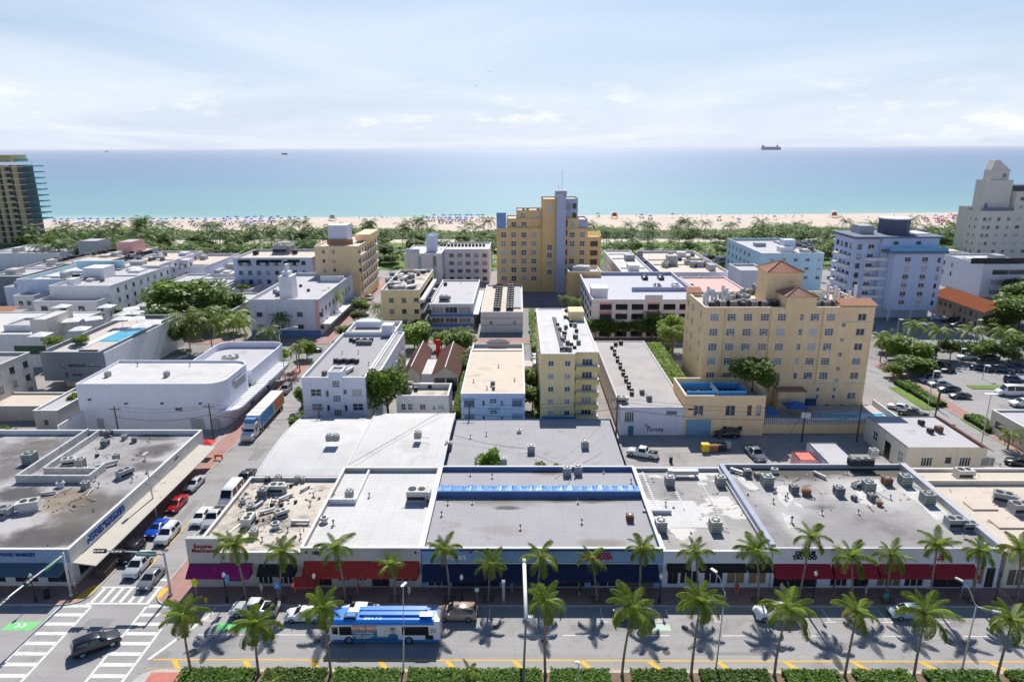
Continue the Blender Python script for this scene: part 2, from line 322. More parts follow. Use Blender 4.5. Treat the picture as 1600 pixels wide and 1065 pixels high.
t_red = M('letter_red', (0.55, 0.02, 0.03), var=0.05); t_navy = M('letter_navy', (0.015, 0.04, 0.16), var=0.05); t_white = M('letter_white', (0.85, 0.85, 0.85), var=0.03); t_blk = M('letter_black', (0.01, 0.01, 0.015), var=0.05); t_blue = M('letter_blue', (0.01, 0.06, 0.3), var=0.05)
signgreen = M('street_sign_green', (0.005, 0.25, 0.13), rough=0.5, var=0.05)
signyel = M('fluorescent_yellow', (0.75, 0.85, 0.02), rough=0.5, var=0.05)
globe = M('milk_glass', (0.8, 0.8, 0.76), rough=0.3, var=0.03)
hydr = M('hydrant_yellow', (0.8, 0.55, 0.03), rough=0.5, var=0.08)
leaf_palm = leafmat('palm_leaf', (0.13, 0.2, 0.025), (0.3, 0.38, 0.05))
leaf_dry = leafmat('dry_palm_leaf', (0.36, 0.27, 0.05), (0.42, 0.36, 0.07))
leaf_park = leafmat('park_palm_leaf', (0.06, 0.13, 0.02), (0.16, 0.27, 0.035))
leaf_tree = leafmat('tree_leaf', (0.09, 0.165, 0.02), (0.25, 0.36, 0.045))
leaf_lime = leafmat('bright_leaf', (0.16, 0.28, 0.03), (0.34, 0.46, 0.05))
leaf_grape = leafmat('sea_grape_leaf', (0.11, 0.21, 0.02), (0.28, 0.42, 0.045))
leaf_hedge = leafmat('hedge_leaf', (0.06, 0.14, 0.015), (0.2, 0.34, 0.04))
# ------------------------------------------------------------------ ground, roads, beach, sea
def sheet(name, pts, z, m, parent=None):
    mb = MB(); mb.poly([(x, y, z) for x, y in pts]); return setting(name, mb.mesh(name, m), parent=parent)
def rect(x0, x1, y0, y1): return [(x0, y0), (x1, y0), (x1, y1), (x0, y1)]
XL, XR = -2500, 2500
sheet('ground', rect(XL, XR, -700, 440), 0, citymat)
shore = lambda x: 556 + x * 0.048 - 0.00002 * x * x + 1.6 * sin(x * 0.021) + 1.0 * sin(x * 0.05 + 1)
mb = MB(); xs = [XL + i * 20 for i in range(251)]; ys = [415, 440, 460, 480, 500, 520]
for j in range(len(ys) + 5):
    for x in xs:
        if j < len(ys): y = ys[j]; z = 0.06 + (0.5 if 1 <= j <= 3 else 0.35 if j else 0) + 0.12 * sin(x * 0.03 + j)
        else: k = j - len(ys); y = shore(max(-900, min(900, x))) + (-12, -3, 1, 6, 40)[k]; z = (0.2, 0.05, -0.05, -0.3, -3)[k]
        mb.v.append((x, y, z))
n = len(xs)
for j in range(len(ys) + 4):
    for i in range(n - 1): mb.f.append([j * n + i, j * n + i + 1, (j + 1) * n + i + 1, (j + 1) * n + i]); mb.m.append(0)
setting('beach', mb.mesh('beach', sand, True))
# sea: turquoise over the sand shelf, deep blue farther out (the water's own colour), far end paled to paint in horizon haze, small waves as bump
m = bpy.data.materials.new('sea_water'); m.use_nodes = True; t = m.node_tree; nn = t.nodes.new; l = t.links.new; b = t.nodes['Principled BSDF']
g = nn('ShaderNodeNewGeometry'); sp = nn('ShaderNodeSeparateXYZ'); l(g.outputs['Position'], sp.inputs[0])
nz = nn('ShaderNodeTexNoise'); mpn = nn('ShaderNodeMapping'); mpn.inputs['Scale'].default_value = (0.0012, 0.006, 1); l(g.outputs['Position'], mpn.inputs[0]); l(mpn.outputs[0], nz.inputs['Vector']); nz.inputs['Scale'].default_value = 1; nz.inputs['Detail'].default_value = 6
ma = nn('ShaderNodeMath'); ma.operation = 'MULTIPLY_ADD'; ma.inputs[1].default_value = 1.0; l(sp.outputs[1], ma.inputs[0])
mm = nn('ShaderNodeMath'); mm.operation = 'MULTIPLY_ADD'; mm.inputs[1].default_value = 520; mm.inputs[2].default_value = -250; l(nz.outputs[0], mm.inputs[0]); l(mm.outputs[0], ma.inputs[2])
lg = nn('ShaderNodeMath'); lg.operation = 'LOGARITHM'; lg.inputs[1].default_value = 10; l(ma.outputs[0], lg.inputs[0])
rg = nn('ShaderNodeMapRange'); rg.inputs['From Min'].default_value = 2.72; rg.inputs['From Max'].default_value = 4.2; l(lg.outputs[0], rg.inputs['Value'])
cr = nn('ShaderNodeValToRGB'); l(rg.outputs[0], cr.inputs[0]); e = cr.color_ramp.elements
e[0].position = 0.0; e[0].color = (0.36, 0.52, 0.47, 1); e[1].position = 1.0; e[1].color = (0.24, 0.31, 0.44, 1)
for p_, c_ in ((0.035, (0.19, 0.38, 0.37, 1)), (0.14, (0.14, 0.3, 0.36, 1)), (0.28, (0.12, 0.24, 0.36, 1)), (0.55, (0.14, 0.22, 0.36, 1))):
    q = e.new(p_); q.color = c_
l(cr.outputs[0], b.inputs['Base Color']); b.inputs['Roughness'].default_value = 0.3; b.inputs['Specular IOR Level'].default_value = 0.22
mpw = nn('ShaderNodeMapping'); mpw.inputs['Scale'].default_value = (0.05, 0.16, 1); l(g.outputs['Position'], mpw.inputs[0])
wv = nn('ShaderNodeTexNoise'); wv.inputs['Scale'].default_value = 1; wv.inputs['Detail'].default_value = 8; l(mpw.outputs[0], wv.inputs['Vector'])
bp = nn('ShaderNodeBump'); bp.inputs['Strength'].default_value = 0.6; bp.inputs['Distance'].default_value = 1.0; l(wv.outputs[0], bp.inputs['Height']); l(bp.outputs[0], b.inputs['Normal'])
sheet('sea', [(-60000, 430), (60000, 430), (90000, 70000), (-90000, 70000)], -0.25, m)
mb = MB(); X = -900
for i in range(180):                                                   # the thin line of foam where the swell ends
    x0, x1 = X + i * 10, X + i * 10 + 10
    mb.quad((x0, shore(x0) + 1.2, 0.03), (x1, shore(x1) + 1.2, 0.03), (x1, shore(x1) + 2.6 + 0.8 * sin(x1), 0.03), (x0, shore(x0) + 2.6 + 0.8 * sin(x0), 0.03))
o = setting('surf', mb.mesh('surf', whiter)); o['kind'] = 'stuff'; o['label'] = 'thin white line of surf along the beach'; o['category'] = 'surf'
sheet('park_lawn', rect(-900, 900, 306, 398), 0.02, grassm)
sheet('promenade', rect(-900, 900, 398, 412), 0.03, M('promenade_paving', (0.6, 0.5, 0.42), var=0.1, scale=0.2))
sheet('park_path', rect(-900, 900, 368, 373), 0.03, M('promenade_paving', (0.6, 0.5, 0.42)))
sheet('seaside_road', rect(-900, 900, 288, 303), 0.01, asphalt)
road = sheet('main_road', rect(-600, 600, 20, 70.3), 0.008, asphalt)
side = sheet('side_street', rect(-52.7, -44.6, 70.3, 169), 0.008, asphalt)
sheet('side_street', rect(-52.7, -43.5, 184, 288), 0.008, asphalt)
sheet('cross_avenue', rect(-600, 600, 169, 184), 0.006, asphdark)
sheet('side_street', rect(82, 89.5, 70.3, 169), 0.008, asphalt); sheet('side_street', rect(82, 89.5, 184, 288), 0.008, asphalt)
sheet('alley', rect(-41, 82, 97.5, 121), 0.006, concrete)
sheet('parking_lot', rect(93.2, 240, 104, 166), 0.006, asphalt)
sheet('parking_lot', rect(131, 200, 190, 235), 0.006, asphdark)
sheet('hotel_forecourt', rect(-6, 32, 191, 256), 0.006, asphdark)  # the shadow over the forecourt is put into the darker asphalt colour
def pavement(pts, m=paver, h=0.13, w=0.16):
    mb = MB(); mb.prism(pts, 0, h, 1, 0); k = len(pts)
    o = setting('pavement', mb.mesh('pavement', [m, kerbm])); mk = MB(); cx = sum(p[0] for p in pts) / k; cy = sum(p[1] for p in pts) / k
    for i in range(k):
        a, c = Vector(pts[i]), Vector(pts[(i + 1) % k]); d = (c - a); 
        if d.length < 0.5: continue
        d.normalize(); nrm = Vector((d.y, -d.x)); a2 = a - nrm * w; c2 = c - nrm * w
        mk.prism([(a.x + nrm.x * .01, a.y + nrm.y * .01), (c.x + nrm.x * .01, c.y + nrm.y * .01), tuple(c2), tuple(a2)], 0, h + 0.012)
    setting('kerb', mk.mesh('kerb', kerbm), parent=o); return o
def corner(cx, cy, r, a0, a1, n=6): return [(cx + r * cos(radians(a0 + (a1 - a0) * i / n)), cy + r * sin(radians(a0 + (a1 - a0) * i / n))) for i in range(n + 1)]
pavement([(-300, 70.3)] + corner(-55.2, 72.8, 2.5, -90, 0) + [(-52.7, 166.5)] + corner(-54.7, 164.5, 4, 30, 90)[2:] + [(-56.5, 168.5), (-56.5, 74.3), (-300, 74.3)])
pavement([(-41, 169 - 4)] + corner(-43, 167, 1.6, 90, 180)+ [(-44.6, 97)] + corner(-42.1, 72.8, 2.5, 180, 270) + [(81, 70.3), (82, 71.3), (82, 97), (78, 97), (78, 74.3), (-41, 74.3)])
pavement([(89.5, 60), (93.2, 60), (93.2, 166), (89.5, 166)])
pavement([(-400, 184.5), (-53.2, 184.5), (-53.2, 288), (-56.5, 288), (-56.5, 190), (-400, 190)])
pavement([(-43, 184.5), (81.5, 184.5), (81.5, 190), (-39, 190), (-39, 288), (-43, 288)])
pavement([(-40, 163.6), (81, 163.6), (81, 168.6), (-40, 168.6)], M('pale_paving', (0.5, 0.45, 0.42), var=0.12, scale=0.6))
# markings
def mark(parent, pts, m=linew, z=0.016, name='road_marking'):
    mb = MB(); mb.poly([(x, y, z) for x, y in pts]); return setting(name, mb.mesh(name, m), parent=parent)
def bar(parent, x0, x1, y0, y1, **k): return mark(parent, rect(x0, x1, y0, y1), **k)
for xa, xb, dxa in ((-55.4, -51.4, 0.0), (-45.0, -40.9, 0.0)):          # two ladder crossings over the main road
    bar(road, xa, xa + 0.3, 55, 70.2, z=0.020, name='crosswalk_line'); bar(road, xb - 0.3, xb, 55, 70.2, z=0.020, name='crosswalk_line')
    for i in range(10): bar(road, xa + 0.34, xb - 0.34, 55.4 + i * 1.62, 55.95 + i * 1.62, name='crosswalk_stripe')
for y in (70.7, 73.9): bar(side, -52.5, -44.8, y - 0.15, y + 0.15, z=0.020, name='crosswalk_line')
for i in range(7): mark(side, [(-52.2 + i * 1.15, 70.88), (-51.75 + i * 1.15, 70.88), (-51.75 + i * 1.15, 73.72), (-52.2 + i * 1.15, 73.72)], name='crosswalk_stripe')
bar(side, -48.4, -44.9, 75.2, 75.7, name='stop_line'); bar(side, -48.75, -48.6, 78, 95, m=liney, name='centre_line')
mark(road, [(-40.2, 61.3), (-39.8, 61.3), (-36.1, 69.0), (-36.6, 69.0)], name='lane_line')
bar(road, -36.4, -18, 65.2, 65.34, name='lane_line')
for x in range(-13, 80, 9):
    if x > 0: bar(road, x, x + 3.1, 65.2, 65.34, name='lane_dash')
bar(road, -0.2, 4, 65.2, 65.34, name='lane_dash')
bar(road, -39.5, 90, 61.25, 61.42, m=liney, name='edge_line'); bar(road, -39.5, 90, 59.92, 60.0, m=liney, name='edge_line')
for i in range(17):
    x = -37.4 + i * 7.25 + (i > 0) * 0.4; mark(road, [(x, 61.2), (x + 0.6, 61.2), (x + 1.5, 60.05), (x + 0.9, 60.05)], m=liney, name='hatch_mark')
for x in [-36.5 + 6.6 * i for i in range(17)]:
    bar(road, x, x + 0.12, 67.7, 70.1, name='bay_line'); bar(road, x - 0.55, x + 0.67, 67.55, 67.67, name='bay_line')
mark(road, [(-59.5, 65.9), (-56.0, 65.9), (-55.7, 67.4), (-59.2, 67.4)], m=linegreen, z=0.014, name='bike_lane_patch')
mark(road, [(-35.0, 66.0), (-31.2, 66.0), (-31.0, 67.3), (-34.8, 67.3)], m=linegreen, z=0.014, name='bike_lane_patch')
mark(road, [(14.0, 66.1), (17.4, 66.1), (17.4, 67.2), (14.0, 67.2)], m=M('faded_green_paint', (0.5, 0.62, 0.52), stain=((0.3, 0.35, 0.3), 0.3, 1.5)), z=0.014, name='bike_lane_patch')
for x0 in (-58.3, -57.6): mark(road, [(x0, 66.3), (x0 + 0.3, 66.3), (x0 + 0.55, 66.7), (x0 + 0.3, 67.1), (x0, 67.1), (x0 + 0.25, 66.7)], z=0.02, name='bike_lane_chevron')
for pts in ([(-54.2, 70.9), (-52.9, 72.2), (-52.9, 74.1), (-53.6, 74.1), (-54.3, 72.6)], [(-44.5, 71.8), (-43.9, 71.5), (-43.7, 73.6), (-44.5, 73.6)]):
    mb = MB(); mb.prism(pts, 0.1, 0.16); setting('tactile_paving', mb.mesh('tactile_paving', kerbyel))
rq = random.Random(12)
for i in range(9):
    mb = MB(); mb.cyl(0, 0, 0, .004, .42, 14); setting('manhole_cover', mb.mesh('manhole_cover', M('cast_iron', (.1, .095, .09), var=.3, scale=4)), (rq.uniform(-50, 50), rq.choice((62.6, 64.3, 66.6)), .014), road)
for x, y in ((-48.5, 82), (-47.2, 103), (-49.5, 125)): mb = MB(); mb.cyl(0, 0, 0, .004, .45, 14); setting('manhole_cover', mb.mesh('manhole_cover', MATS['cast_iron']), (x, y, .014), side)
for x, y, a, b_ in ((-22, 63.2, 5, .9), (6, 66.0, 7, 1.1), (33, 63.0, 3.5, 1.3), (45, 66.8, 6, .8), (-31, 67.2, 2.5, 1.0), (19, 62.2, 9, .5), (-50.4, 64, 3, 4)): bar(road, x, x + a, y, y + b_, m=M('road_patch', (.27, .262, .26), rough=.9, var=.15, scale=.6), z=.011, name='road_patch')
for x, y, a, b_ in ((-51, 88, 1.2, 8), (-48, 110, 2, 5), (-46.6, 130, 1, 9)): bar(side, x, x + a, y, y + b_, m=MATS['road_patch'], z=.011, name='road_patch')
# hedge median with its kerb
mb = MB(); mb.prism([(-38.2, 53)] + [(120, 53), (120, 59.75), (-37.6, 59.75)] + corner(-38.0, 57.7, 2.0, 90, 170)[1:], 0, 0.14)
setting('median_kerb', mb.mesh('median_kerb', kerbm))
mb = MB(); mb.prism(rect(-34.2, 119, 53.2, 59.4), 0.13, 0.19); setting('median_planting_bed', mb.mesh('median_planting_bed', soil))
mb = MB(); mb.prism(rect(-38.6, -34.4, 54, 59.3), 0.13, 0.17); setting('median_brick_nose', mb.mesh('median_brick_nose', brickred))

# ------------------------------------------------------------------ buildings
def wallface(mb, o, u, W, z0, z1, rects, dep=0.16, m=0, mr=None):
    nx, ny = u[1], -u[0]; us = sorted({0, W} | {q for r in rects for q in (r[0], r[0] + r[2])}); vs = sorted({z0, z1} | {q for r in rects for q in (r[1], r[1] + r[3])})
    us = [q for q in us if -1e-6 <= q <= W + 1e-6]; pt = lambda a, z, d=0.0: (o[0] + u[0] * a - nx * d, o[1] + u[1] * a - ny * d, z)
    cols = {}
    for j in range(len(vs) - 1):
        run = None; zc = (vs[j] + vs[j + 1]) / 2
        for i in range(len(us)):
            solid = i < len(us) - 1 and not any(r[0] - 1e-6 < (us[i] + us[i + 1]) / 2 < r[0] + r[2] and r[1] < zc < r[1] + r[3] for r in rects)
            if solid and run is None: run = us[i]
            if not solid and run is not None: mb.quad(pt(run, vs[j]), pt(us[i], vs[j]), pt(us[i], vs[j + 1]), pt(run, vs[j + 1]), m); run = None
    for a, z, w_, h_, *_ in rects:
        k = m if mr is None else mr
        for p, q in (((a, z), (a + w_, z)), ((a + w_, z), (a + w_, z + h_)), ((a + w_, z + h_), (a, z + h_)), ((a, z + h_), (a, z))):
            mb.quad(pt(*p), pt(*q), pt(*q, dep), pt(*p, dep), k)
_win = {}; UAC = {}; rr_ = random.Random(77)
STY = {'cross': (frame_w, 1, 1), 'two': (frame_w, 1, 0), 'grid': (frame_w, 2, 2), 'plain': (frame_d, 0, 0), 'dark': (frame_d, 1, 0), 'blue': (frame_w, 0, 0), 'slide': (frame_w, 2, 0), 'shop': (frame_w, 2, 0), 'shopd': (frame_d, 1, 0), 'bars': (frame_w, 3, 0), 'board': (frame_w, 1, 0)}
def window(parent, sty, w_, h_, loc, rz, name='window'):
    fm, nv, nh = STY[sty]; k = (sty, round(w_, 2), round(h_, 2))
    if k not in _win:
        f = MB(); t = 0.09 if w_ > 0.9 else 0.06; a = w_ / 2; y0, y1 = 0.05, 0.15
        f.box(-a, -a + t, y0, y1, 0, h_); f.box(a - t, a, y0, y1, 0, h_); f.box(-a + t, a - t, y0, y1, 0, t); f.box(-a + t, a - t, y0, y1, h_ - t, h_)
        for i in range(nv): x = -a + w_ * (i + 1) / (nv + 1); f.box(x - t / 2, x + t / 2, y0 + .02, y1, t, h_ - t)
        for i in range(nh):
            z = h_ * (i + 1) / (nh + 1)
            f.box(-a + t, a - t, y0 + .03, y1 - .005, z - t / 2, z + t / 2)
        if name == 'window': f.box(-a - 0.06, a + 0.06, -0.07, 0.045, -0.1, -0.005)
        p = MB(); p.quad((-a + t / 2, .11, t / 2), (a - t / 2, .11, t / 2), (a - t / 2, .11, h_ - t / 2), (-a + t / 2, .11, h_ - t / 2))
        _win[k] = (f.mesh('window_frame', fm), p.mesh('pane', {'board': M('plywood_brown', (.3, .2, .12), var=.25, scale=2), 'blue': glassb, 'shop': shopglass, 'shopd': shopglass}.get(sty, glass)))
    l = parent.location; o = obj(name, _win[k][0], parent, (loc[0] - l.x, loc[1] - l.y, loc[2] - l.z), rz); obj('pane', _win[k][1], o)
    return o
def G(us, vs, w_, h_, sty='cross'): return [(u - w_ / 2, v - h_ / 2, w_, h_, sty) for v in vs for u in us]
def lin(a, b, n): return [a + (b - a) * i / max(1, n - 1) for i in range(n)]
def building(name, label, x0, x1, y0, y1, h, wall=white, roof=roofgrey, par=0.7, cop=coping, front=(), left=(), right=(), z0=0.0, cat='building', root=None, group=None, pw=0.28, inner=None, back=()):
    "walls with recessed openings, windows, a sunk roof deck behind a parapet, a coping"
    new = root is None
    if new: root = thing(name, label, cat, ((x0 + x1) / 2, y0, z0), group=group)
    mb = MB(); W, D = x1 - x0, y1 - y0
    for o_, u, wd, rs in (((x0, y0), (1, 0), W, front), ((x1, y0), (0, 1), D, right), ((x1, y1), (-1, 0), W, back), ((x0, y1), (0, -1), D, left)):
        wallface(mb, o_, u, wd, z0, h, [r for r in rs])
    d = h - par
    ins = rect(x0 + pw, x1 - pw, y0 + pw, y1 - pw); k = 0 if inner is None else 1
    for i in range(4):
        a, c = ins[i], ins[(i + 1) % 4]; mb.quad((*c, d - .05), (*a, d - .05), (*a, h), (*c, h), k)
    part(root, 'wall', mb, [wall] if inner is None else [wall, inner])
    mb = MB(); mb.poly([(*p, d) for p in ins]); part(root, 'roof', mb, roof)
    if cop:
        mb = MB(); e, t = 0.05, 0.09
        mb.box(x0 - e, x1 + e, y0 - e, y0 + pw + e, h, h + t); mb.box(x0 - e, x1 + e, y1 - pw - e, y1 + e, h, h + t)
        mb.box(x0 - e, x0 + pw + e, y0 + pw + e, y1 - pw - e, h, h + t); mb.box(x1 - pw - e, x1 + e, y0 + pw + e, y1 - pw - e, h, h + t)
        part(root, 'coping', mb, cop)
    for rs, fn, rz in ((front, lambda a: (x0 + a, y0), 0), (right, lambda a: (x1, y0 + a), pi / 2), (left, lambda a: (x0, y1 - a), -pi / 2), (back, lambda a: (x1 - a, y1), pi)):
        for r in rs:
            if len(r) > 4 and r[4] != 'open':
                p = fn(r[0] + r[2] / 2)
                if r[4] in ('cross', 'grid', 'two', 'dark') and r[2] > 1.15 and r[1] > 2.2 and rr_.random() < .13:
                    if 'ac' not in UAC: q = MB(); q.box(-.36, .36, -.3, .1, .08, .5); UAC['ac'] = q.mesh('window_air_conditioner', accream)
                    l = root.location; obj('window_air_conditioner', UAC['ac'], root, (p[0] - l.x, p[1] - l.y, r[1] - l.z), rz)
                window(root, r[4], r[2], r[3], (p[0], p[1], r[1]), rz, 'shop_window' if r[4].startswith('shop') else 'window')
    return root
def boxpart(root, name, m, *b): mb = MB(); mb.box(*b); return part(root, name, mb, m)
def awning(root, x0, x1, y, z, d, drop, m, val=0.25, name='awning', sc=0.0):
    mb = MB(); t = 0.04
    A, B = (y - 0.02, z), (y - d, z - drop)
    mb.quad((x0, B[0], B[1]), (x1, B[0], B[1]), (x1, A[0], A[1]), (x0, A[0], A[1])); mb.quad((x0, A[0], A[1] - t), (x1, A[0], A[1] - t), (x1, B[0], B[1] - t), (x0, B[0], B[1] - t))
    mb.quad((x0, B[0], B[1] - val), (x1, B[0], B[1] - val), (x1, B[0], B[1]), (x0, B[0], B[1]))
    for x in (x0, x1): mb.add([(x, A[0], A[1]), (x, B[0], B[1]), (x, B[0], B[1] - val), (x, A[0], A[1] - drop - val)], [(0, 1, 2, 3)])
    return part(root, name, mb, m)
def rectR(fl, fr, bk, h):
    a, c, e = P(*fl, h), P(*fr, h), P(*bk, h); return a[0], c[0], (a[1] + c[1]) / 2, e[1]
YF = 74.0
def spot(px, py, z, rx, ry, amt, cc=(0.05, 0.045, 0.05)): p = P(px, py, z); return (p[0], p[1], rx, ry, amt, cc)
MATS['weathered_dark_roof'].name = 'weathered_dark_roof_plain'; MATS.pop('weathered_dark_roof')
roofdark = M('weathered_dark_roof', (0.36, 0.345, 0.345), var=0.2, scale=0.13, stain=((0.12, 0.11, 0.105), 0.3, 0.12), patch=((0.44, 0.42, 0.42), 0.35, 0.08), spots=[spot(80, 838, 4.5, 7, 3.5, .92), spot(30, 850, 4.5, 7, 2, .8, (.1, .09, .09)), spot(140, 806, 4.5, 6, 6, .8, (.09, .085, .085)), spot(165, 785, 4.5, 7, 4, .7, (.1, .095, .095)), spot(30, 772, 4.5, 5, 3, .9), spot(98, 785, 4.5, 3.5, 5, .65, (.24, .16, .08)), spot(120, 800, 4.5, 5, 7, .5, (.15, .12, .1)), spot(245, 704, 4.5, 4, 3, .8), spot(245, 683, 4.5, 4, 2, .8), spot(60, 700, 4.5, 7, 6, .8, (.1, .085, .08)), spot(205, 722, 4.5, 4, 6, .5, (.15, .12, .11)), spot(240, 728, 4.5, 4, 2, .7), spot(8, 735, 4.5, 7, 5, .8, (.1, .085, .08))])
rooftar = M('old_grey_roof_stained', (0.3, 0.285, 0.285), var=0.16, scale=0.16, stain=((0.13, 0.12, 0.115), 0.3, 0.1), seam=(0, 1.0), spots=[spot(1290, 738, 5, 17, 3.2, .85, (.07, .055, .045)), spot(1210, 736, 5, 7, 2, .8, (.08, .07, .06)), spot(1395, 737, 5, 8, 2, .7, (.1, .085, .07)), spot(1278, 792, 5, 2.5, .9, .8, (.08, .07, .065)), spot(1360, 768, 5, 8, 6, .7, (.55, .53, .5)), spot(1450, 795, 5, 6, 9, .5, (.5, .48, .45)), spot(1222, 775, 5, 5, 6, .6, (.5, .49, .47)), spot(1236, 815, 5, 2, 5, .6, (.5, .49, .47))])
roofplaza = M('plaza_roof_membrane', (0.36, 0.345, 0.36), var=0.07, scale=0.2, stain=((0.2, 0.17, 0.15), 0.12, 0.16), seam=(3.0, 0.95), spots=[spot(795, 793, 5, 2.2, .6, .9), spot(790, 785, 5, 6, 1.6, .45, (.16, .14, .12)), spot(877, 782, 5, 2.6, .6, .9), spot(930, 782, 5, 2.8, .7, .9), spot(860, 782, 5, 14, .9, .5, (.14, .12, .1)), spot(785, 828, 5, 3.5, 1.5, .35, (.2, .17, .13)), spot(940, 848, 5, 3.5, 1.2, .6, (.2, .15, .1)), spot(855, 737, 5, 2.5, 1.4, .85, (.22, .1, .06)), spot(748, 783, 5, 5, .9, .5, (.14, .12, .1))])
# --- front row
A = building('corner_shop', 'low corner shop with stained dark roof, long cream canopy and blue fascia lettering', -150, -55.8, YF, 111.3, 5.3, M('fascia_cream', (0.66, 0.64, 0.6), var=0.06, streak=0.25), roofdark, 0.75,
    front=[(94.2 - 3.4 - i * 4.1, 0.7, 2.9, 1.7, 'shopd') for i in range(16)], right=[(1.2 + i * 3.1, 0.75, 2.4, 1.7, 'shopd') for i in range(11)], inner=white)
boxpart(A, 'fascia_panel', M('fascia_blue', (0.24, 0.34, 0.5), var=0.08, streak=0.1), -110, -55.9, YF - 0.06, YF - 0.005, 3.5, 5.25)
awning(A, -110, -56.6, YF - 0.01, 3.45, 1.5, 0.95, cl_teal, 0.1)
mb = MB(); mb.add([(-55.78, 74.2, 3.35), (-52.9, 74.2, 2.95), (-52.9, 109.5, 2.95), (-55.78, 109.5, 3.35), (-55.78, 74.2, 3.2), (-52.9, 74.2, 2.8), (-52.9, 109.5, 2.8), (-55.78, 109.5, 3.2)], [(0, 1, 2, 3), (7, 6, 5, 4), (0, 4, 5, 1), (1, 5, 6, 2), (2, 6, 7, 3)])
part(A, 'canopy', mb, M('canopy_cream', (0.52, 0.48, 0.41), var=0.06, stain=((0.4, 0.36, 0.3), 0.1, 0.4)))
sg = boxpart(A, 'sign_board', M('sign_grey', (0.55, 0.58, 0.62)), -55.79, -55.74, 77.0, 86.6, 3.85, 5.1)
lettering(A, 'WASHINGTON', 0.62, t_blue, (-55.68, 81.8, 4.75), pi / 2, 0.03, 1.9); lettering(A, 'FOOD MARKET', 0.8, t_blue, (-55.68, 81.8, 4.15), pi / 2, 0.035, 1.6)
lettering(A, 'FOOD MARKET', 0.62, t_navy, (-62.3, YF - 0.08, 4.62), 0, 0.03, 1.05); lettering(A, 'cafe', 0.8, M('letter_grey', (0.2, 0.2, 0.22)), (-55.72, 101.5, 4.6), pi / 2, 0.02)
mw = MB(); zc = 4.55                                                     # the raised party walls on this roof
x1, y1, _ = P(23, 744, 5.6); x2, _, _ = P(139, 744, 5.6); _, y2, _ = P(148, 663, 5.4)
mw.box(x1, x1 + 0.35, y1, 111.0, zc, 5.75); mw.box(x1 + 2.2, x1 + 2.5, y1 + 3.0, 111.0, zc, 5.6); mw.box(x1 + .36, x2, y1, y1 + 0.35, zc, 5.75); mw.box(x2 - 0.32, x2, y1 + .36, y1 + 4.2, zc, 5.72); mw.box(x1 + 2.51, x2 - 0.33, y1 + 3.0, y1 + 3.25, zc, 5.5)
part(A, 'roof_party_wall', mw, M('party_wall_worn', (.6, .59, .57), var=.15, streak=.35, stain=((.3, .29, .28), .25, .5)))
B = building('restaurant', 'corner restaurant with cluttered dirty cream roof, magenta awning and red lettering', -40.8, -27.0, YF, 94.2, 4.9, offwhite, roofdirty, 0.5, front=G([2.2, 5.1], [1.75], 2.2, 1.8, 'shopd') + G([9.1, 11.6], [1.55], 1.9, 2.3, 'shop'))
tw = MB(); tw.box(-41.0, -37.0, YF - 0.15, YF + 0.5, 0.13, 6.95); wl = part(B, 'sign_tower', tw, offwhite)
boxpart(B, 'tower_side_wall', offwhite, -41.0, -40.7, YF + .51, YF + 2.2, 0.13, 6.2)
lettering(B, 'Esquina\nMexicana', 0.72, M('letter_dark_red', (.32, .015, .02)), (-38.95, YF - 0.19, 5.6), 0, 0.012, 1.05)
boxpart(B, 'awning_frame', M('maroon_trim', (0.12, 0.05, 0.06)), -40.9, -33.0, YF - .28, YF - .16, 3.32, 3.5)
awning(B, -40.9, -33.1, YF - 0.3, 3.4, 1.3, 0.95, cl_mag, 0.25); awning(B, -32.3, -27.6, YF, 3.35, 1.2, 0.8, cl_blk, 0.25)
Cb = building('red_awning_shop', 'shop building with bright white roof and one long red awning', -26.95, -12.05, YF - 0.1, 96.1, 5.6, offwhite, roofwhite, 0.6, front=[(1.0, 0.3, 2.6, 2.5, 'shopd'), (4.3, 0.9, 1.6, 1.4, 'shop'), (6.6, 0.9, 1.4, 1.4, 'shop'), (8.6, 0.2, 2.2, 2.6, 'shopd'), (11.4, 0.9, 3.0, 1.5, 'shop')])
awning(Cb, -26.6, -12.3, YF - 0.1, 3.85, 1.5, 1.25, cl_red, 0.28); lettering(Cb, '1501', 0.62, t_blk, (-24.9, YF - 0.14, 4.95), 0, 0.03)
awning(Cb, -27.4, -24.3, YF - 1.75, 2.75, 1.3, 0.55, cl_red, 0.2, 'entrance_awning')
x0, y0, _ = P(505, 787, 5.0); xn, _, _ = P(556, 787, 5.0)
mw = MB(); mw.box(-26.6, xn, y0, y0 + 0.3, 5.0, 5.75); mw.box(xn - 0.3, xn, y0 + .31, 95.7, 5.0, 5.5); part(Cb, 'roof_curb', mw, white)
for u in (-26.2, -12.7):
    mb = MB(); mb.cyl(u, YF - 0.2, 5.0, 5.2, 0.12, 8); part(Cb, 'wall_lamp', mb, black)
D = building('blue_plaza', 'wide plaza building with pale grey roof, blue fascia and navy awning', -11.95, 17.75, YF - 0.2, 96.4, 5.65, shopblue, roofplaza, 0.65, front=[(0.6, 0.25, 2.6, 0.9, 'shop'), (3.6, 0.25, 6.0, 2.3, 'shopd'), (10, 0.25, 4.2, 2.2, 'shopd'), (14.8, 0.25, 5.4, 2.3, 'shopd'), (20.8, 0.25, 3.4, 2.2, 'shop'), (24.8, 0.25, 4.0, 2.2, 'shopd')], inner=parapetblue)
boxpart(D, 'fascia_rail', M('rail_pale', (0.5, 0.55, 0.62)), -11.95, 17.75, YF - .34, YF - .21, 3.62, 3.78)
boxpart(D, 'fascia_navy_trim', M('trim_navy', (0.03, 0.06, 0.18)), -11.95, 17.75, YF - .28, YF - .21, 5.35, 5.5)  # dark navy strip along the top of the fascia
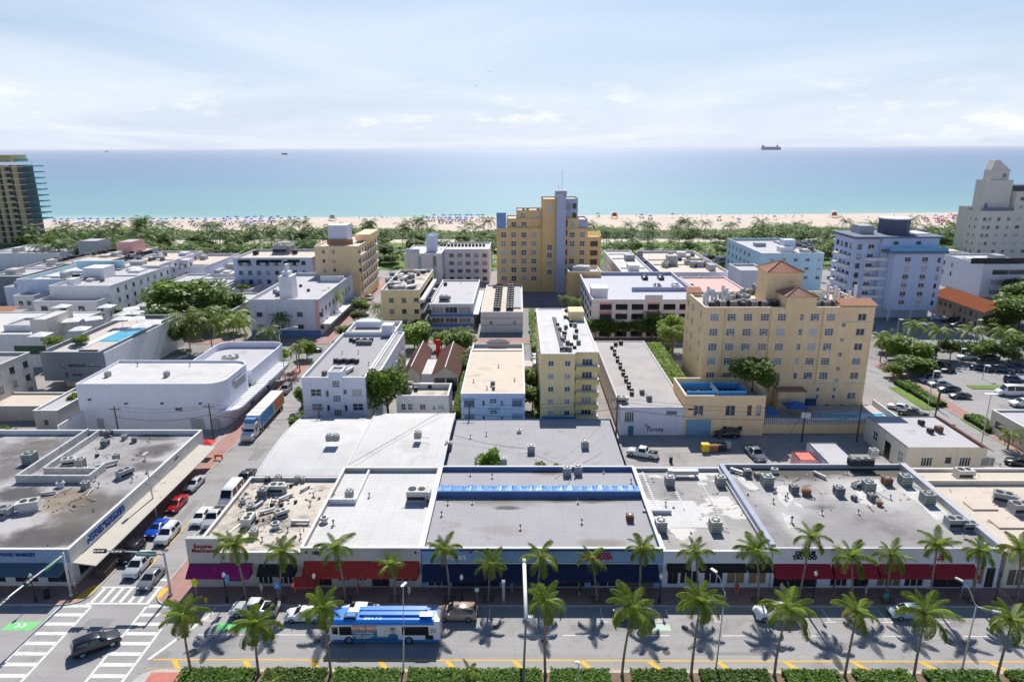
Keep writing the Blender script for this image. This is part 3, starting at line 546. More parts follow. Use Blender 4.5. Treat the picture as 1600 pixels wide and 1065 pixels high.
awning(D, -11.8, 17.2, YF - 0.3, 3.58, 1.55, 1.25, cl_navy, 0.3)
lettering(D, 'snipes', 1.2, t_white, (-7.9, YF - 0.26, 4.55), 0, 0.012)
mb = MB(); mb.box(-6.05, -5.75, YF - .26, YF - .22, 5.0, 5.25); part(D, 'sign_dot', mb, t_red)
lettering(D, 'WASHINGTON', 0.5, t_red, (9.6, YF - 0.26, 4.92), 0, 0.025, 1.0); lettering(D, 'SHOP PLAZA', 0.66, t_red, (9.7, YF - 0.26, 4.42), 0, 0.04, 1.0)
yb, yc = P(830, 757, 5.9)[1], P(830, 768, 5.9)[1]
boxpart(D, 'roof_firewall', parapetblue, -11.6, 17.4, yc, yc + 0.3, 5.0, 5.95)
mb = MB(); k = 60
for i in range(k):
    a, c = -11.6 + 29 * i / k, -11.6 + 29 * (i + 1) / k; za, zc_ = 5.75 + 0.12 * sin(i * 2.1) + .06 * sin(i * .7), 5.75 + 0.12 * sin((i + 1) * 2.1) + .06 * sin((i + 1) * .7)
    mb.quad((a, yc + .31, 5.96), (c, yc + .31, 5.96), (c, yc + 1.9, zc_ + .15), (a, yc + 1.9, za + .15)); mb.quad((a, yc + 1.9, za + .15), (c, yc + 1.9, zc_ + .15), (c, yc + 2.6, 5.03), (a, yc + 2.6, 5.03))
part(D, 'tarpaulin_cover', mb, tarp)
E_ = building('white_shopfront', 'white shopfront with four small black awnings under a patched grey roof', 17.85, 31.2, YF - 0.05, 96.9, 5.15, M('bluish_white_stucco', (0.68, 0.72, 0.82), var=0.05, streak=0.1), roofpatch, 0.45, front=[(0.7, 0.6, 1.3, 1.9, 'shopd'), (2.2, 0.6, 2.3, 1.9, 'shop'), (5.2, 0.6, 2.4, 1.9, 'shop'), (8.0, 0.6, 2.3, 1.9, 'board'), (10.7, 0.6, 2.3, 1.9, 'board')], inner=M('parapet_grey', (0.45, 0.46, 0.5), var=0.15))
for a in (0.5, 4.4, 7.3, 10.4): awning(E_, 17.85 + a, 17.85 + a + 2.9, YF - 0.05, 3.55, 0.8, 0.7, cl_blk, 0.12)
x0, y0, _ = P(1048, 823, 4.8); x1, y1, _ = P(1068, 781, 4.8); x2, _, _ = P(1106, 823, 4.8)
mb = MB(); mb.box(x0, x2, y0, y1, 4.701, 4.73); part(E_, 'roof_patch', mb, roofwhite)
for px in (1012, 1052, 1098):
    x, y, _ = P(px, 760, 4.8); mb = MB(); mb.tube([(x, 96.3, 4.78), (x + .3, 80, 4.78)], 0.05, 6)
    for i in range(26): mb.box(x - .12, x + .3, 96 - i * .62, 96.15 - i * .62, 4.7, 4.76)
    part(E_, 'roof_pipe', mb, metal)
boxpart(E_, 'roof_divider', copgrey, *sorted((P(1003, 797, 5)[0], P(1048, 797, 5)[0])), P(1020, 800, 5)[1], P(1020, 800, 5)[1] + .4, 4.7, 5.25)
Fb = building('crimson_awning_shops', 'row of white shops with crimson awnings under a wide stained grey roof', 31.3, 59.3, YF - 0.1, 97.2, 5.6, M('bluish_white_stucco', (0.68, 0.72, 0.82)), rooftar, 0.6, front=[(0.4, 0.2, 5.4, 2.5, 'shopd'), (7.4, 0.3, 2.2, 2.2, 'shop'), (10.2, 0.3, 2.0, 2.2, 'shopd'), (13.2, 0.3, 3.0, 2.2, 'shop'), (16.6, 0.3, 2.4, 2.2, 'shop'), (20, 0.2, 4, 2.4, 'shopd'), (25.0, 0.6, 1.3, 2.4, 'board'), (26.5, 0.2, 1.1, 2.8, 'shopd')], inner=M('parapet_blue_grey', (.4, .43, .52), var=.12, streak=.2), cop=copgrey)
for a, c in ((0.1, 7.0), (7.3, 12.6), (12.8, 19.3), (19.5, 24.7)): awning(Fb, 31.4 + a, 31.4 + c, YF - 0.1, 3.55, 1.3, 1.0, cl_crim, 0.3)
lettering(Fb, 'CIRCUS\nTATTOO', 0.72, t_blk, (35.2, YF - 0.16, 4.72), 0, 0.045, 1.0)
mb = MB(); mb.box(51.5, 52.3, YF - .2, YF - .12, 4.5, 4.65); mb.box(51.3, 52.5, YF - .2, YF - .12, 4.15, 4.3); mb.box(51.8, 52.0, YF - .19, YF - .12, 4.31, 4.95); mb.box(51.55, 51.7, YF - .19, YF - .12, 3.95, 4.14); mb.box(52.1, 52.25, YF - .19, YF - .12, 3.95, 4.14); part(Fb, 'red_emblem', mb, t_red)
boxpart(Fb, 'party_wall', M('parapet_blue_grey', (.4, .43, .52), var=.12, streak=.2), 31.0, 31.7, YF + .4, 96.6, 4.5, 5.95); boxpart(Fb, 'party_wall', copgrey, 58.9, 59.8, YF + .4, 97, 4.5, 5.95)
for pts in (((1212, 760), (1228, 757), (1240, 772), (1238, 786), (1228, 792), (1216, 780)), ((1330, 752), (1372, 748), (1380, 764), (1362, 790), (1346, 786), (1338, 770)), ((1400, 764), (1430, 762), (1476, 796), (1488, 812), (1462, 812), (1436, 786)), ((1220, 800), (1240, 806), (1242, 822), (1232, 826)), ((1142, 742), (1160, 740), (1186, 762), (1176, 768)), ((1240, 782), (1252, 788), (1256, 794), (1244, 790))):
    mb = MB(); mb.poly([(*P(a, c, 5.02)[:2], 5.015) for a, c in pts][::-1]); part(Fb, 'roof_patch', mb, M('pale_patch', (0.6, 0.58, 0.55), var=.2, scale=.6, stain=((.35, .33, .32), .4, .7)))
Gb = building('beige_roof_shop', 'cream shop with sunlit beige roof at the right end of the row', 59.9, 80.5, YF - 0.1, 97.0, 5.0, cream, roofbeige, 0.35, front=[(0.6, 0.4, 3.2, 2.4, 'shop'), (4.6, 0.4, 1.4, 2.6, 'shopd'), (6.6, 0.4, 3, 2.4, 'shop'), (11, 0.4, 3, 2.4, 'shop'), (15, 0.4, 3, 2.4, 'shop')])
y0 = P(1500, 752, 5.2)[1]; boxpart(Gb, 'roof_curb', cream, 60.3, 80, y0, y0 + .4, 4.6, 5.35)
for px, py in ((1531, 790), (1572, 818)):
    x, y, _ = P(px, py, 4.8); boxpart(Gb, 'roof_hatch', roofbeige, x - 1.6, x + 1.9, y - 1.0, y + 1.2, 4.64, 4.86)
def debris(root, px0, px1, py0, py1, z, n, seed, cols=((.1, .09, .08), (.3, .26, .22), (.5, .48, .45), (.2, .18, .16))):
    "loose pipes, timber, tar lumps and off-cuts lying on a roof, too small to pick apart"
    r = random.Random(seed); mb = MB()
    for i in range(n):
        x, y, _ = P(r.uniform(px0, px1), r.uniform(py0, py1), z); s = r.uniform(.05, .18); q = r.random(); hh = z + .01 + i * 2e-5
        if q < .3: a = r.uniform(0, 3.14); ln = r.uniform(.4, 1.8); mb.tube([(x, y, hh + .08), (x + ln * cos(a), y + ln * sin(a), hh + .08)], .045, 5, r.randrange(4))
        else: mb.box(x - s, x + s, y - s * .7, y + s * .7, hh, hh + r.uniform(.03, .3 if q > .7 else .1), r.randrange(4), r.uniform(0, 3))
    o = part(root, 'roof_debris', mb, [M('debris_%s' % 'abcd'[k], c, var=.3, scale=3) for k, c in enumerate(cols)]); o['kind'] = 'stuff'; return o
debris(B, 372, 500, 750, 850, 4.405, 80, 4); debris(B, 372, 440, 762, 830, 4.405, 90, 14, ((.06, .055, .05), (.14, .12, .1), (.4, .37, .33), (.1, .09, .08))); debris(A, 60, 150, 765, 800, 4.555, 40, 5); debris(A, 130, 260, 680, 760, 4.555, 60, 6); debris(Fb, 1140, 1420, 738, 800, 5.01, 60, 7); debris(E_, 1000, 1130, 740, 850, 4.71, 30, 8); debris(Gb, 1440, 1590, 745, 830, 4.66, 20, 9)
# arched white warehouse behind the restaurant and the red awning shop
def arched(name, label, x0, x1, y0, y1, hz, hc, wall, roof):
    root = thing(name, label, 'warehouse', ((x0 + x1) / 2, y0, 0)); k = 14; mb = MB(); rf = MB()
    zs = [(y0 + (y1 - y0) * i / k, hz + (hc - hz) * sin(pi * i / k) ** 0.8) for i in range(k + 1)]
    mb.quad((x0, y0, 0), (x1, y0, 0), (x1, y0, hz), (x0, y0, hz)); mb.quad((x1, y1, 0), (x0, y1, 0), (x0, y1, hz), (x1, y1, hz))
    for x, fl in ((x0, 1), (x1, 0)):
        pl = [(x, y, z) for y, z in zs] + [(x, y1, 0), (x, y0, 0)]; mb.poly(pl if fl else pl[::-1])
    for (ya, za), (yb_, zb) in zip(zs, zs[1:]): rf.quad((x0 - .1, ya, za + .04), (x1 + .1, ya, za + .04), (x1 + .1, yb_, zb + .04), (x0 - .1, yb_, zb + .04))
    part(root, 'wall', mb, wall); part(root, 'roof', rf, roof, True); 
    for x in (x0, x1): cp = MB(); cp.tube([(x, y, z + .08) for y, z in zs], 0.13, 5); part(root, 'roof_edge', cp, coping)
    return root
arched('warehouse', 'white warehouse with low curved roof beside the side street', -40.9, -27.1, 96.3, 120.2, 4.0, 5.0, white, roofwhite)
arched('warehouse', 'white warehouse with plain roof behind the long red awning shop', -26.9, -11.9, 96.5, 120.4, 4.8, 5.2, white, roofwhite)
D2 = building('rear_annex', 'low grey roofed annex with a tree growing through it behind the blue plaza', -11.7, 17.2, 96.9, 118.6, 4.4, bluegrey, roofgrey, 0.12, cop=None)
# rear yard wall, shed
hx0, hx1, hy0, hy1 = rectR((1415, 697), (1548, 702), (1367, 650), 4.6)
Hb = building('cream_cottage', 'cream stucco house with flat grey roof and a strip of orange tiles', hx0, hx1, hy0, hy1, 4.6, cream, roofpale, 0.12, cop=None, front=[(2.6, 1.2, 1.9, 1.7, 'bars'), (6.6, 1.9, 1.0, 1.0, 'plain'), (9.0, 1.2, 1.9, 1.7, 'bars'), (12.6, 1.3, 2.3, 1.5, 'slide')], left=[(3, 1.4, 1.6, 1.8, 'cross'), (7, 0.1, 2.2, 3.0, 'open'), (hy1 - hy0 - 2.5, 1.4, 1.6, 1.8, 'cross')])
def tiles(root, x0, x1, y0, y1, za, zb, m=terracotta, axis='x', name='tile_roof'):
    "barrel tiles in rows: a ridged sheet sloping from za (at x0 / y0) to zb"
    mb = MB(); n = int((y1 - y0 if axis == 'x' else x1 - x0) / 0.22)
    for i in range(n):
        for j in range(2):
            if axis == 'x':
                a, c = y0 + (y1 - y0) * (i + j * .5) / n, y0 + (y1 - y0) * (i + j * .5 + .5) / n; ka, kc = (0, .09) if j == 0 else (.09, 0)
                mb.quad((x0, a, za + ka), (x1, a, zb + ka), (x1, c, zb + kc), (x0, c, za + kc))
            else:
                a, c = x0 + (x1 - x0) * (i + j * .5) / n, x0 + (x1 - x0) * (i + j * .5 + .5) / n; ka, kc = (0, .09) if j == 0 else (.09, 0)
                mb.quad((a, y0, za + ka), (c, y0, za + kc), (c, y1, zb + kc), (a, y1, zb + ka))
    return part(root, name, mb, m)
tiles(Hb, hx1 - .9, hx1 + 1.1, hy0 - .2, hy1 + .2, 4.85, 3.9)
sh = building('garden_shed', 'small white shed with sloping roof beside the hotel wall in the alley', P(1278, 712, 2)[0], P(1325, 712, 2)[0], 100.0, 112.5, 2.4, lilac, roofpale, 0.1, cop=None)
o = building('refuse_shelter', 'little salmon pink roofed bin shelter behind the grey roofed shops', P(1247, 716, 2.2)[0], P(1276, 716, 2.2)[0], P(1262, 719, 2.2)[1], P(1262, 705, 2.2)[1], 2.2, pinkst, M('salmon_roof', (0.72, 0.2, 0.16), var=0.1), 0.05, cop=None)
yw = building('yard_wall', 'low stained concrete yard wall behind the patched grey roof', 18.0, 31.0, 97.1, 97.5, 5.2, offwhite, copgrey, 0.02, cop=None, cat='wall', pw=0.05)
# --- second row
def rounded(x0, x1, y0, y1, r, which, n=7):
    pts = []
    for k, (cx, cy, a) in enumerate(((x0, y0, 180), (x1, y0, 270), (x1, y1, 0), (x0, y1, 90))):
        if k in which:
            ox = cx + (r if k in (0, 3) else -r); oy = cy + (r if k in (0, 1) else -r); pts += corner(ox, oy, r, a, a + 90, n)
        else: pts.append((cx, cy))
    return pts
def drum(root, pts, z0, h, wall, roof, par=0.8, t=0.3):
    cx = sum(p[0] for p in pts) / len(pts); cy = sum(p[1] for p in pts) / len(pts); n = len(pts)
    ins = []
    for i in range(n):
        a, b_, c = Vector(pts[i - 1]), Vector(pts[i]), Vector(pts[(i + 1) % n]); d1 = (b_ - a).normalized(); d2 = (c - b_).normalized(); nn_ = Vector((-(d1.y + d2.y), d1.x + d2.x)); nn_.normalize(); q = b_ + nn_ * t; ins.append((q.x, q.y))
    mb = MB()
    for i in range(n):
        j = (i + 1) % n; a, b_, c, d = pts[i], pts[j], ins[i], ins[j]
        mb.quad((*a, z0), (*b_, z0), (*b_, h), (*a, h)); mb.quad((*a, h), (*b_, h), (*d, h), (*c, h)); mb.quad((*d, h - par - .03), (*c, h - par - .03), (*c, h), (*d, h))
    part(root, 'wall', mb, wall); mb = MB(); mb.poly([(*p, h - par) for p in ins]); part(root, 'roof', mb, roof)
th = thing('theatre', 'white streamlined theatre with rounded corners and a striped side canopy', 'theatre', (-71, 124, 0))
thw = M('theatre_white', (0.76, 0.77, 0.85), var=0.05, streak=0.1)
drum(th, rounded(-85.6, -57.3, 124, 139.2, 3.2, (1, 2)), 0, 9.5, thw, roofwhite, 0.45)
drum(th, rounded(-73.5, -57.5, 139.3, 162, 3.4, (2, 3)), 0, 7.2, thw, roofpale, 1.5)
mb = MB(); cp = rounded(-58.2, -54.9, 124.5, 156, 2.6, (1,)); mb.prism(cp, 3.3, 3.75); part(th, 'canopy', mb, thw)
for i in range(26): boxpart(th, 'canopy_rib', coping, -58.1, -55.0, 127.6 + i * 1.1, 127.95 + i * 1.1, 3.76, 3.84)
boxpart(th, 'canopy_slot', black, -58.25, -58.1, 126, 156, 3.85, 4.25)
lettering(th, '445', 1.0, t_blk, (-66.2, 123.95, 4.2), 0, 0.02)
for x in (-83.5, -76.5, -69.5, -62): boxpart(th, 'wall_lamp', black, x, x + .5, 123.6, 123.99, 5.4 if x > -80 else 6.2, 5.6 if x > -80 else 6.4)
for x, d in ((-82.6, 1.3), (-64.2, 2.6), (-60.2, 1.4)):
    boxpart(th, 'door', greypaint, x, x + d, 123.9, 123.98, 0, 2.3); 
mb = MB(); mb.box(-56.9, -56.7, 129, 134, 6.6, 8.3); part(th, 'poster_panel', mb, greypaint)
boxpart(th, 'ramp_wall', white, -84.9, -84.6, 116, 123.5, 0, 4.2)
W = building('apartment_building', 'white three storey apartment block with stair tower and rows of dark condensers', -42.0, -29.6, 124.8, 158, 10.4, M('apt_white', (0.74, 0.76, 0.84), var=0.05, streak=0.15), roofgrey, 0.75,
    front=[(1.6, 6.6, 2.1, 1.5, 'cross'), (9.6, 6.6, 2.1, 1.5, 'two'), (1.6, 3.6, 2.1, 1.5, 'cross'), (9.6, 3.6, 2.1, 1.5, 'cross'), (9.9, 0.8, 2.1, 1.5, 'cross'), (1.6, .8, 1.6, 1.5, 'blue'), (4.6, 6.7, .5, 1.1, 'plain'), (4.6, 3.7, .5, 1.1, 'plain'), (8.1, 3.7, .5, 1.1, 'plain'), (8.1, .9, .5, 1.1, 'plain'), (8.0, 7.0, .7, 1.0, 'blue')], right=G(lin(4, 24, 5), [7.4, 4.4], 1.5, 1.4))
building('', '', -36.6, -34.0, 124.6, 128.0, 11.6, MATS['apt_white'], roofgrey, 0.2, front=G([1.3], [9.2, 6.2, 3.2, 0.9], 1.5, 1.35, 'grid'), root=W, z0=0.0)
building('', '', -29.55, -27.6, 130.0, 160, 10.0, MATS['apt_white'], roofgrey, 0.2, right=G(lin(4, 26, 6), [7.0, 4.0], 1.5, 1.4), root=W)
building('', '', -41.4, -29.5, 158.05, 168.5, 10.6, MATS['apt_white'], roofbeige, 0.9, root=W)
boxpart(W, 'penthouse', MATS['apt_white'], -32.6, -29.9, 157.4, 160.5, 9.8, 12.4)
mb = MB(); mb.prism([(-40.6, 165)] + corner(-37.6, 165.5, 3.2, 180, 0, 10) + [(-34.4, 165)], 9.9, 11.4); part(W, 'rounded_parapet', mb, skyblue)
boxpart(W, 'roof_hatch', greypaint, -37.4, -34.7, 128.4, 131.5, 9.66, 10.5)
CRb = building('small_house', 'small cream two storey house with clutter behind its parapet', -23.8, -13.6, 125, 132.2, 6.6, M('house_cream', (0.7, 0.65, 0.62), var=0.06, streak=0.2), roofdirty, 1.0, front=G([1.3, 2.6], [4.3], 0.9, 1.3) + G([5.1, 8.7], [4.3], 1.2, 1.3, 'two') + G([7.3], [4.2], .4, .6, 'plain'))
mb = MB()
mb.tube([(-20.5, 124.96, 2.2), (-20.4, 124.96, 1.7), (-20.7, 124.96, 1.5), (-20.9, 124.96, 1.7)], .06, 5)
mb.tube([(-19.9 + .35 * cos(a * .7), 124.96, 1.9 + .3 * sin(a * .7)) for a in range(10)], .06, 5); part(CRb, 'graffiti', mb, t_blk)
def gable(name, label, x0, x1, y0, y1, hw, hr, wall, roofm, tile=True, wins=()):
    root = building(name, label, x0, x1, y0, y1, hw, wall, roofgrey, 0.05, cop=None, front=wins, cat='house'); xm = (x0 + x1) / 2
    mb = MB(); mb.add([(x0, y0, hw), (x1, y0, hw), (xm, y0, hr)], [(0, 1, 2)]); mb.add([(x0, y1, hw), (x1, y1, hw), (xm, y1, hr)], [(1, 0, 2)]); part(root, 'gable_wall', mb, wall)
    tiles(root, x0 - .4, xm, y0 - .4, y1 + .3, hw - .15, hr + .12, roofm, 'x'); tiles(root, xm, x1 + .4, y0 - .4, y1 + .3, hr + .12, hw - .15, roofm, 'x')
    mb = MB(); mb.tube([(xm, y0 - .42, hr + .2), (xm, y1 + .32, hr + .2)], .13, 6); part(root, 'ridge_cap', mb, coping); return root
gx0 = P(639, 580, 6.2)[0]; gx1 = P(656, 586, 4.2)[0]; gx2 = P(676, 587, 4.2)[0]; gx3 = P(694, 579, 6)[0]; gy0 = P(656, 586, 4.2)[1]; gy1 = P(658, 534, 6.2)[1]
gable('tiled_cottage', 'left cottage with brown tiled gable roof and pale ridge', 2 * gx0 - gx1, gx1, gy0, gy1, 4.2, 6.2, cream, redtile, wins=G([1.5], [2.6], 1.2, 1.2))
gable('tiled_cottage', 'right cottage with brown tiled gable roof and glazed timber front', gx2, 2 * gx3 - gx2, gy0, gy1, 4.2, 6.0, cream, redtile, wins=[(.3, .2, 2.4, 3.4, 'shopd'), (3.0, .2, 2.4, 3.4, 'shopd')])
cv = building('covered_passage', 'white flat roof over the passage between the two tiled cottages', gx1 + .05, gx2 - .05, gy0 + .4, gy1 - 8, 4.3, white, roofwhite, .05, cop=None, cat='canopy')
boxpart(cv, 'chimney', t_red, gx2 - 1.4, gx2 - .4, gy1 - 2, gy1 - 1, 0, 7.2)
BW = building('apartment_building', 'pale blue white apartment block with flat beige roof and green tinted windows', -11.2, 1.3, 125.3, 155, 6.9, skyblue, roofbeige, 0.12, cop=coping, front=[(.5, 4.1, 2.2, 1.5, 'blue'), (9.9, 4.1, 2.2, 1.5, 'blue'), (.5, .9, 2.2, 1.5, 'blue'), (9.9, .9, 2.2, 1.5, 'blue'), (5.6, 4.9, 1.4, 1.0, 'cross'), (5.6, 2.7, 1.5, .8, 'cross'), (4.2, 4.6, .4, .9, 'plain'), (7.8, 4.6, .4, .9, 'plain'), (4.2, 1.3, .4, .9, 'plain'), (7.8, 1.3, .4, .9, 'plain')])
for u in (-11.0, -1.3): 
    for z in (5.7, 2.5): boxpart(BW, 'window_canopy', deco_blue, u, u + 2.6, 124.8, 125.28, z, z + .12)
boxpart(BW, 'window_canopy', deco_blue, -5.9, -3.6, 124.85, 125.28, 3.75, 3.85)
building('', '', -11.2, 1.3, 155.05, 163, 6.2, offwhite, roofbeige, .8, root=BW)
mb = MB(); mb.prism([(-11.4, 163.1), (1.5, 163.1), (1.5, 163.5), (-11.4, 163.5)], 0, 6.4); mb.add([(-8, 163.1, 6.4), (-2, 163.1, 6.4), (-3, 163.1, 7.1), (-5, 163.1, 7.35), (-7, 163.1, 7.1)], [(0, 1, 2, 3, 4)]); mb.add([(-8, 163.5, 6.4), (-2, 163.5, 6.4), (-3, 163.5, 7.1), (-5, 163.5, 7.35), (-7, 163.5, 7.1)], [(4, 3, 2, 1, 0)]); part(BW, 'street_parapet', mb, offwhite)
Y = building('apartment_building', 'slim yellow five storey block with balconies and cluttered white roof', 4.4, 10.9, 124.9, 163, 15.1, paleyellow, roofwhite, 0.1, cop=coping, front=G([1.9, 5.1], [13.2, 10.6, 8.0, 5.4, 3.0], 1.1, 1.1, 'two'), left=G(lin(5, 34, 7), [13.2, 10.6, 8, 5.4], 1.2, 1.2, 'two'))
building('', '', 10.95, 15.4, 126.0, 163, 15.1, paleyellow, roofwhite, 0.1, cop=coping, front=G([2.4], [12.9, 10.3, 7.7, 5.1, 2.6], 2.0, 1.8, 'slide'), root=Y)
for z in (11.6, 9.0, 6.4, 3.8, 1.4):
    b_ = boxpart(Y, 'balcony', M('balcony_yellow', (0.76, 0.6, 0.22)), 11.1, 15.6, 124.7, 125.99, z, z + .95)
    boxpart(Y, 'balcony_floor', white, 11.1, 15.6, 124.75, 125.95, z + .96, z + 1.0)
boxpart(Y, 'ground_canopy', cl_blue, 4.5, 11.3, 122.6, 124.85, 2.1, 2.25)
for x in (4.9, 10.6, 15.0): mb = MB(); mb.tube([(x, 122.8, 0), (x, 122.8, 2.1)], .08); part(Y, 'canopy_post', mb, white)
boxpart(Y, 'entry_wall', M('teal_glass', (0.05, 0.2, 0.24), rough=.2), 6.4, 10.0, 124.4, 124.85, 0.1, 1.8)
LGb = building('long_warehouse', 'long low warehouse with grey roof, pale side walls and graffiti', 19.4, 32.0, 121.2, 167.3, 5.6, lilac, M('pale_old_roof', (.4, .375, .37), var=.12, scale=.2, stain=((.22, .2, .19), .3, .12), seam=(0, 1.0)), 0.08, cop=copgrey, front=[(.8, 2.6, 1.8, 2.2, 'bars'), (8.6, 4.1, 2.2, .9, 'blue')])
boxpart(LGb, 'side_eave', offwhite, 32.05, 33.2, 121.0, 158, 5.2, 5.5); boxpart(LGb, 'door', M('door_teal', (0.05, .2, .25)), 21.0, 22.0, 121.1, 121.19, 0, 1.9)
mb = MB(); zz = 1.1
for pts in ([(0, .5), (.9, .6)], [(.45, .55), (.35, -.3)], [(.9, .3), (.95, -.35)], [(1.3, -.3), (1.4, .3), (1.7, -.1), (2.0, .35), (2.1, -.3)], [(2.4, .1), (2.7, .3), (2.9, 0), (2.6, -.3), (2.4, 0)], [(3.0, .3), (3.2, -.2), (3.5, .3), (3.2, -.5)], [(-.2, .9), (.1, 1.2), (.2, .8)]):
    mb.tube([(24.4 + a * .95, 121.17, zz + c_) for a, c_ in pts], .09, 5)
part(LGb, 'graffiti', mb, t_blk)
# --- hotel and its annex
AN = building('hotel_annex', 'yellow two storey annex with blue garage door and glass walled terrace', 31.5, 46.6, 121.0, 131.5, 8.0, yellow, roofbeige, 1.0, cop=cream, front=G([2.6, 8.6], [5.1], 1.9, 2.1, 'two') + G([12.2, 14.2 - .3], [5.2], .8, 1.9, 'plain') + [(7.4, 1.0, .7, .9, 'plain'), (10.3, 1.0, .8, .9, 'plain')])
boxpart(AN, 'garage_door', M('garage_blue', (0.2, 0.36, 0.5), seam=(0, 0), var=.1), 31.9, 36.6, 120.9, 120.98, 0, 3.3)
boxpart(AN, 'cornice', cream, 31.4, 46.7, 120.93, 120.99, 4.0, 4.12)
for x0, y0, x1, y1 in ((31.9, 121.9, 37.6, 122.0), (37.7, 121.9, 43.0, 122.0), (43.05, 121.9, 43.15, 126.5), (31.8, 126.6, 43.1, 126.7)): boxpart(AN, 'glass_screen', M('blue_screen', (0.1, 0.4, 0.72), rough=.15, var=.1), x0, x1, y0, y1, 7.05, 8.7)
mb = MB()
for x in lin(37.6, 37.9, 1): mb.box(37.55, 37.68, 121.8, 126.6, 7.0, 8.9)
part(AN, 'screen_post', mb, white)
hw = [15.1, 16.8, 13.7, 10.6, 7.6]
HO = building('hotel', 'large yellow six storey hotel with red tiled stair tower and crowded roof', 37.6, 71.6, 134, 150, 22.0, yellow, roofbeige, 0.5, cop=cream,
    front=G([2.0, 5.4, 8.7, 12.1, 15.5, 22.1, 25.3], [20.0, 16.9, 13.8, 10.7, 7.6], 1.75, 1.5, 'grid') + G([19.5], [20, 16.9, 13.8, 10.7, 7.6], .75, 1.3, 'cross') + G([31.6], [20, 16.9, 13.8, 10.7, 7.6, 3.2], 1.75, 1.5, 'two') + G([28.1], [18.4, 15.3, 12.2, 9.1, 6.6], .8, .8, 'cross') + G([24.5, 27.9], [4.6, 3.0], .6, .9, 'blue') + G([24, 26.8, 30], [.9], .8, .8, 'plain'),
    left=G([2.5, 6.5, 13], [20.0, 16.9, 13.8, 10.7], 1.1, 1.4, 'two'))
for x in (41.6, 50.8, 61.3): mb = MB(); mb.tube([(x, 133.9, 5.6), (x, 133.9, 21.7)], .07, 5); part(HO, 'downpipe', mb, tan)
boxpart(HO, 'string_course', cream, 37.5, 71.7, 133.85, 133.99, 5.75, 5.95)
mb = MB(); mb.box(65.0, 71.7, 133.86, 133.99, 18.9, 19.05); part(HO, 'string_course', mb, cream)
tx0, tx1 = 51.8, 59.6
boxpart(HO, 'stair_tower', yellow, 51.4, 58.4, 139.2, 145.5, 21.4, 28.2); boxpart(HO, 'stair_tower', yellow, 53.6, 59.6, 133.7, 139.1, 21.4, 24.2)
window(HO, 'plain', .9, .9, (56.2, 139.18, 26.3), 0); window(HO, 'cross', 1.0, 1.6, (57.6, 133.68, 21.6), 0)
def hip(root, x0, x1, y0, y1, z, hh, m, name='hip_roof'):
    e = .35; x0 -= e; x1 += e; y0 -= e; y1 += e; ax, ay = (x0 + x1) / 2, (y0 + y1) / 2; mb = MB()
    n = 14
    for (a, b_) in (((x0, y0), (x1, y0)), ((x1, y0), (x1, y1)), ((x1, y1), (x0, y1)), ((x0, y1), (x0, y0))):
        for i in range(n):
            p = [a[0] + (b_[0] - a[0]) * (i + k) / n for k in (0, .5, 1)]; q = [a[1] + (b_[1] - a[1]) * (i + k) / n for k in (0, .5, 1)]
            mb.add([(p[0], q[0], z), (p[1], q[1], z + .1), (p[2], q[2], z), (ax, ay, z + hh)], [(0, 1, 3), (1, 2, 3)])
    mb.quad((x0, y1, z), (x1, y1, z), (x1, y0, z), (x0, y0, z)); r = part(root, name, mb, m)
    mb = MB()
    for c_ in ((x0, y0), (x1, y0), (x1, y1), (x0, y1)): mb.tube([(*c_, z + .08), (ax, ay, z + hh + .06)], .1, 5)
    l = root.location; obj('ridge_tile', mb.mesh('ridge_tile', m), r); return r
hip(HO, 51.4, 58.4, 139.2, 145.5, 28.2, 1.9, terracotta); hip(HO, 53.6, 59.6, 133.7, 139.1, 24.2, 1.5, redtile)
boxpart(HO, 'corner_parapet', yellow, 64.8, 71.55, 134.4, 137.0, 21.3, 22.3); boxpart(HO, 'tile_back_wall', yellow, 64.7, 71.9, 136.95, 137.15, 22.0, 23.15); tiles(HO, 64.6, 72.0, 133.6, 137.2, 22.4, 23.2, terracotta, 'y')
tiles(HO, 37.2, 40.6, 147.3, 150.2, 22.3, 23.0, terracotta, 'y')
boxpart(HO, 'porch', yellow, 53.0, 58.5, 131.4, 133.65, 0, 5.0); boxpart(HO, 'porch_roof', redtile, 52.8, 58.8, 131.2, 133.8, 5.01, 5.25); window(HO, 'cross', 1.0, 1.6, (57.4, 131.3, 2.2), 0); window(HO, 'cross', 2.2, 1.5, (60.6, 133.9, 3.2), 0)
boxpart(HO, 'entrance', M('door_blue', (0.03, .08, .2)), 59.4, 62.0, 133.8, 133.97, 0, 2.6)
# pool terrace in front of the hotel
pt = thing('pool_terrace', 'raised hotel terrace with a blue pool behind a yellow wall and striped railing', 'terrace', (60, 122, 0))
boxpart(pt, 'wall', yellow, 46.8, 73.6, 122.0, 122.4, 0, 1.9); boxpart(pt, 'deck', M('terrace_paving', (0.5, .45, .4)), 46.8, 73.6, 122.41, 133.6, 0, 1.2)
boxpart(pt, 'pool', pool, 60.5, 73.0, 124.2, 128.8, 1.21, 1.25); boxpart(pt, 'pool_edge', white, 60.0, 73.5, 128.9, 129.3, 1.21, 1.32)
mb = MB()
for i in range(68): mb.box(46.9 + i * .39, 47.1 + i * .39, 122.1, 122.3, 1.95, 2.9)
o = part(pt, 'baluster', mb, white); o['kind'] = 'stuff'; boxpart(pt, 'handrail', white, 46.8, 73.5, 122.05, 122.35, 2.91, 3.0)
boxpart(pt, 'glass_panel', M('dark_panel', (0.03, .05, .08), rough=.3), 46.9, 73.4, 122.5, 122.55, 1.25, 2.8)
boxpart(pt, 'side_wall', white, 73.7, 74.0, 122, 134, 0, 2.4)
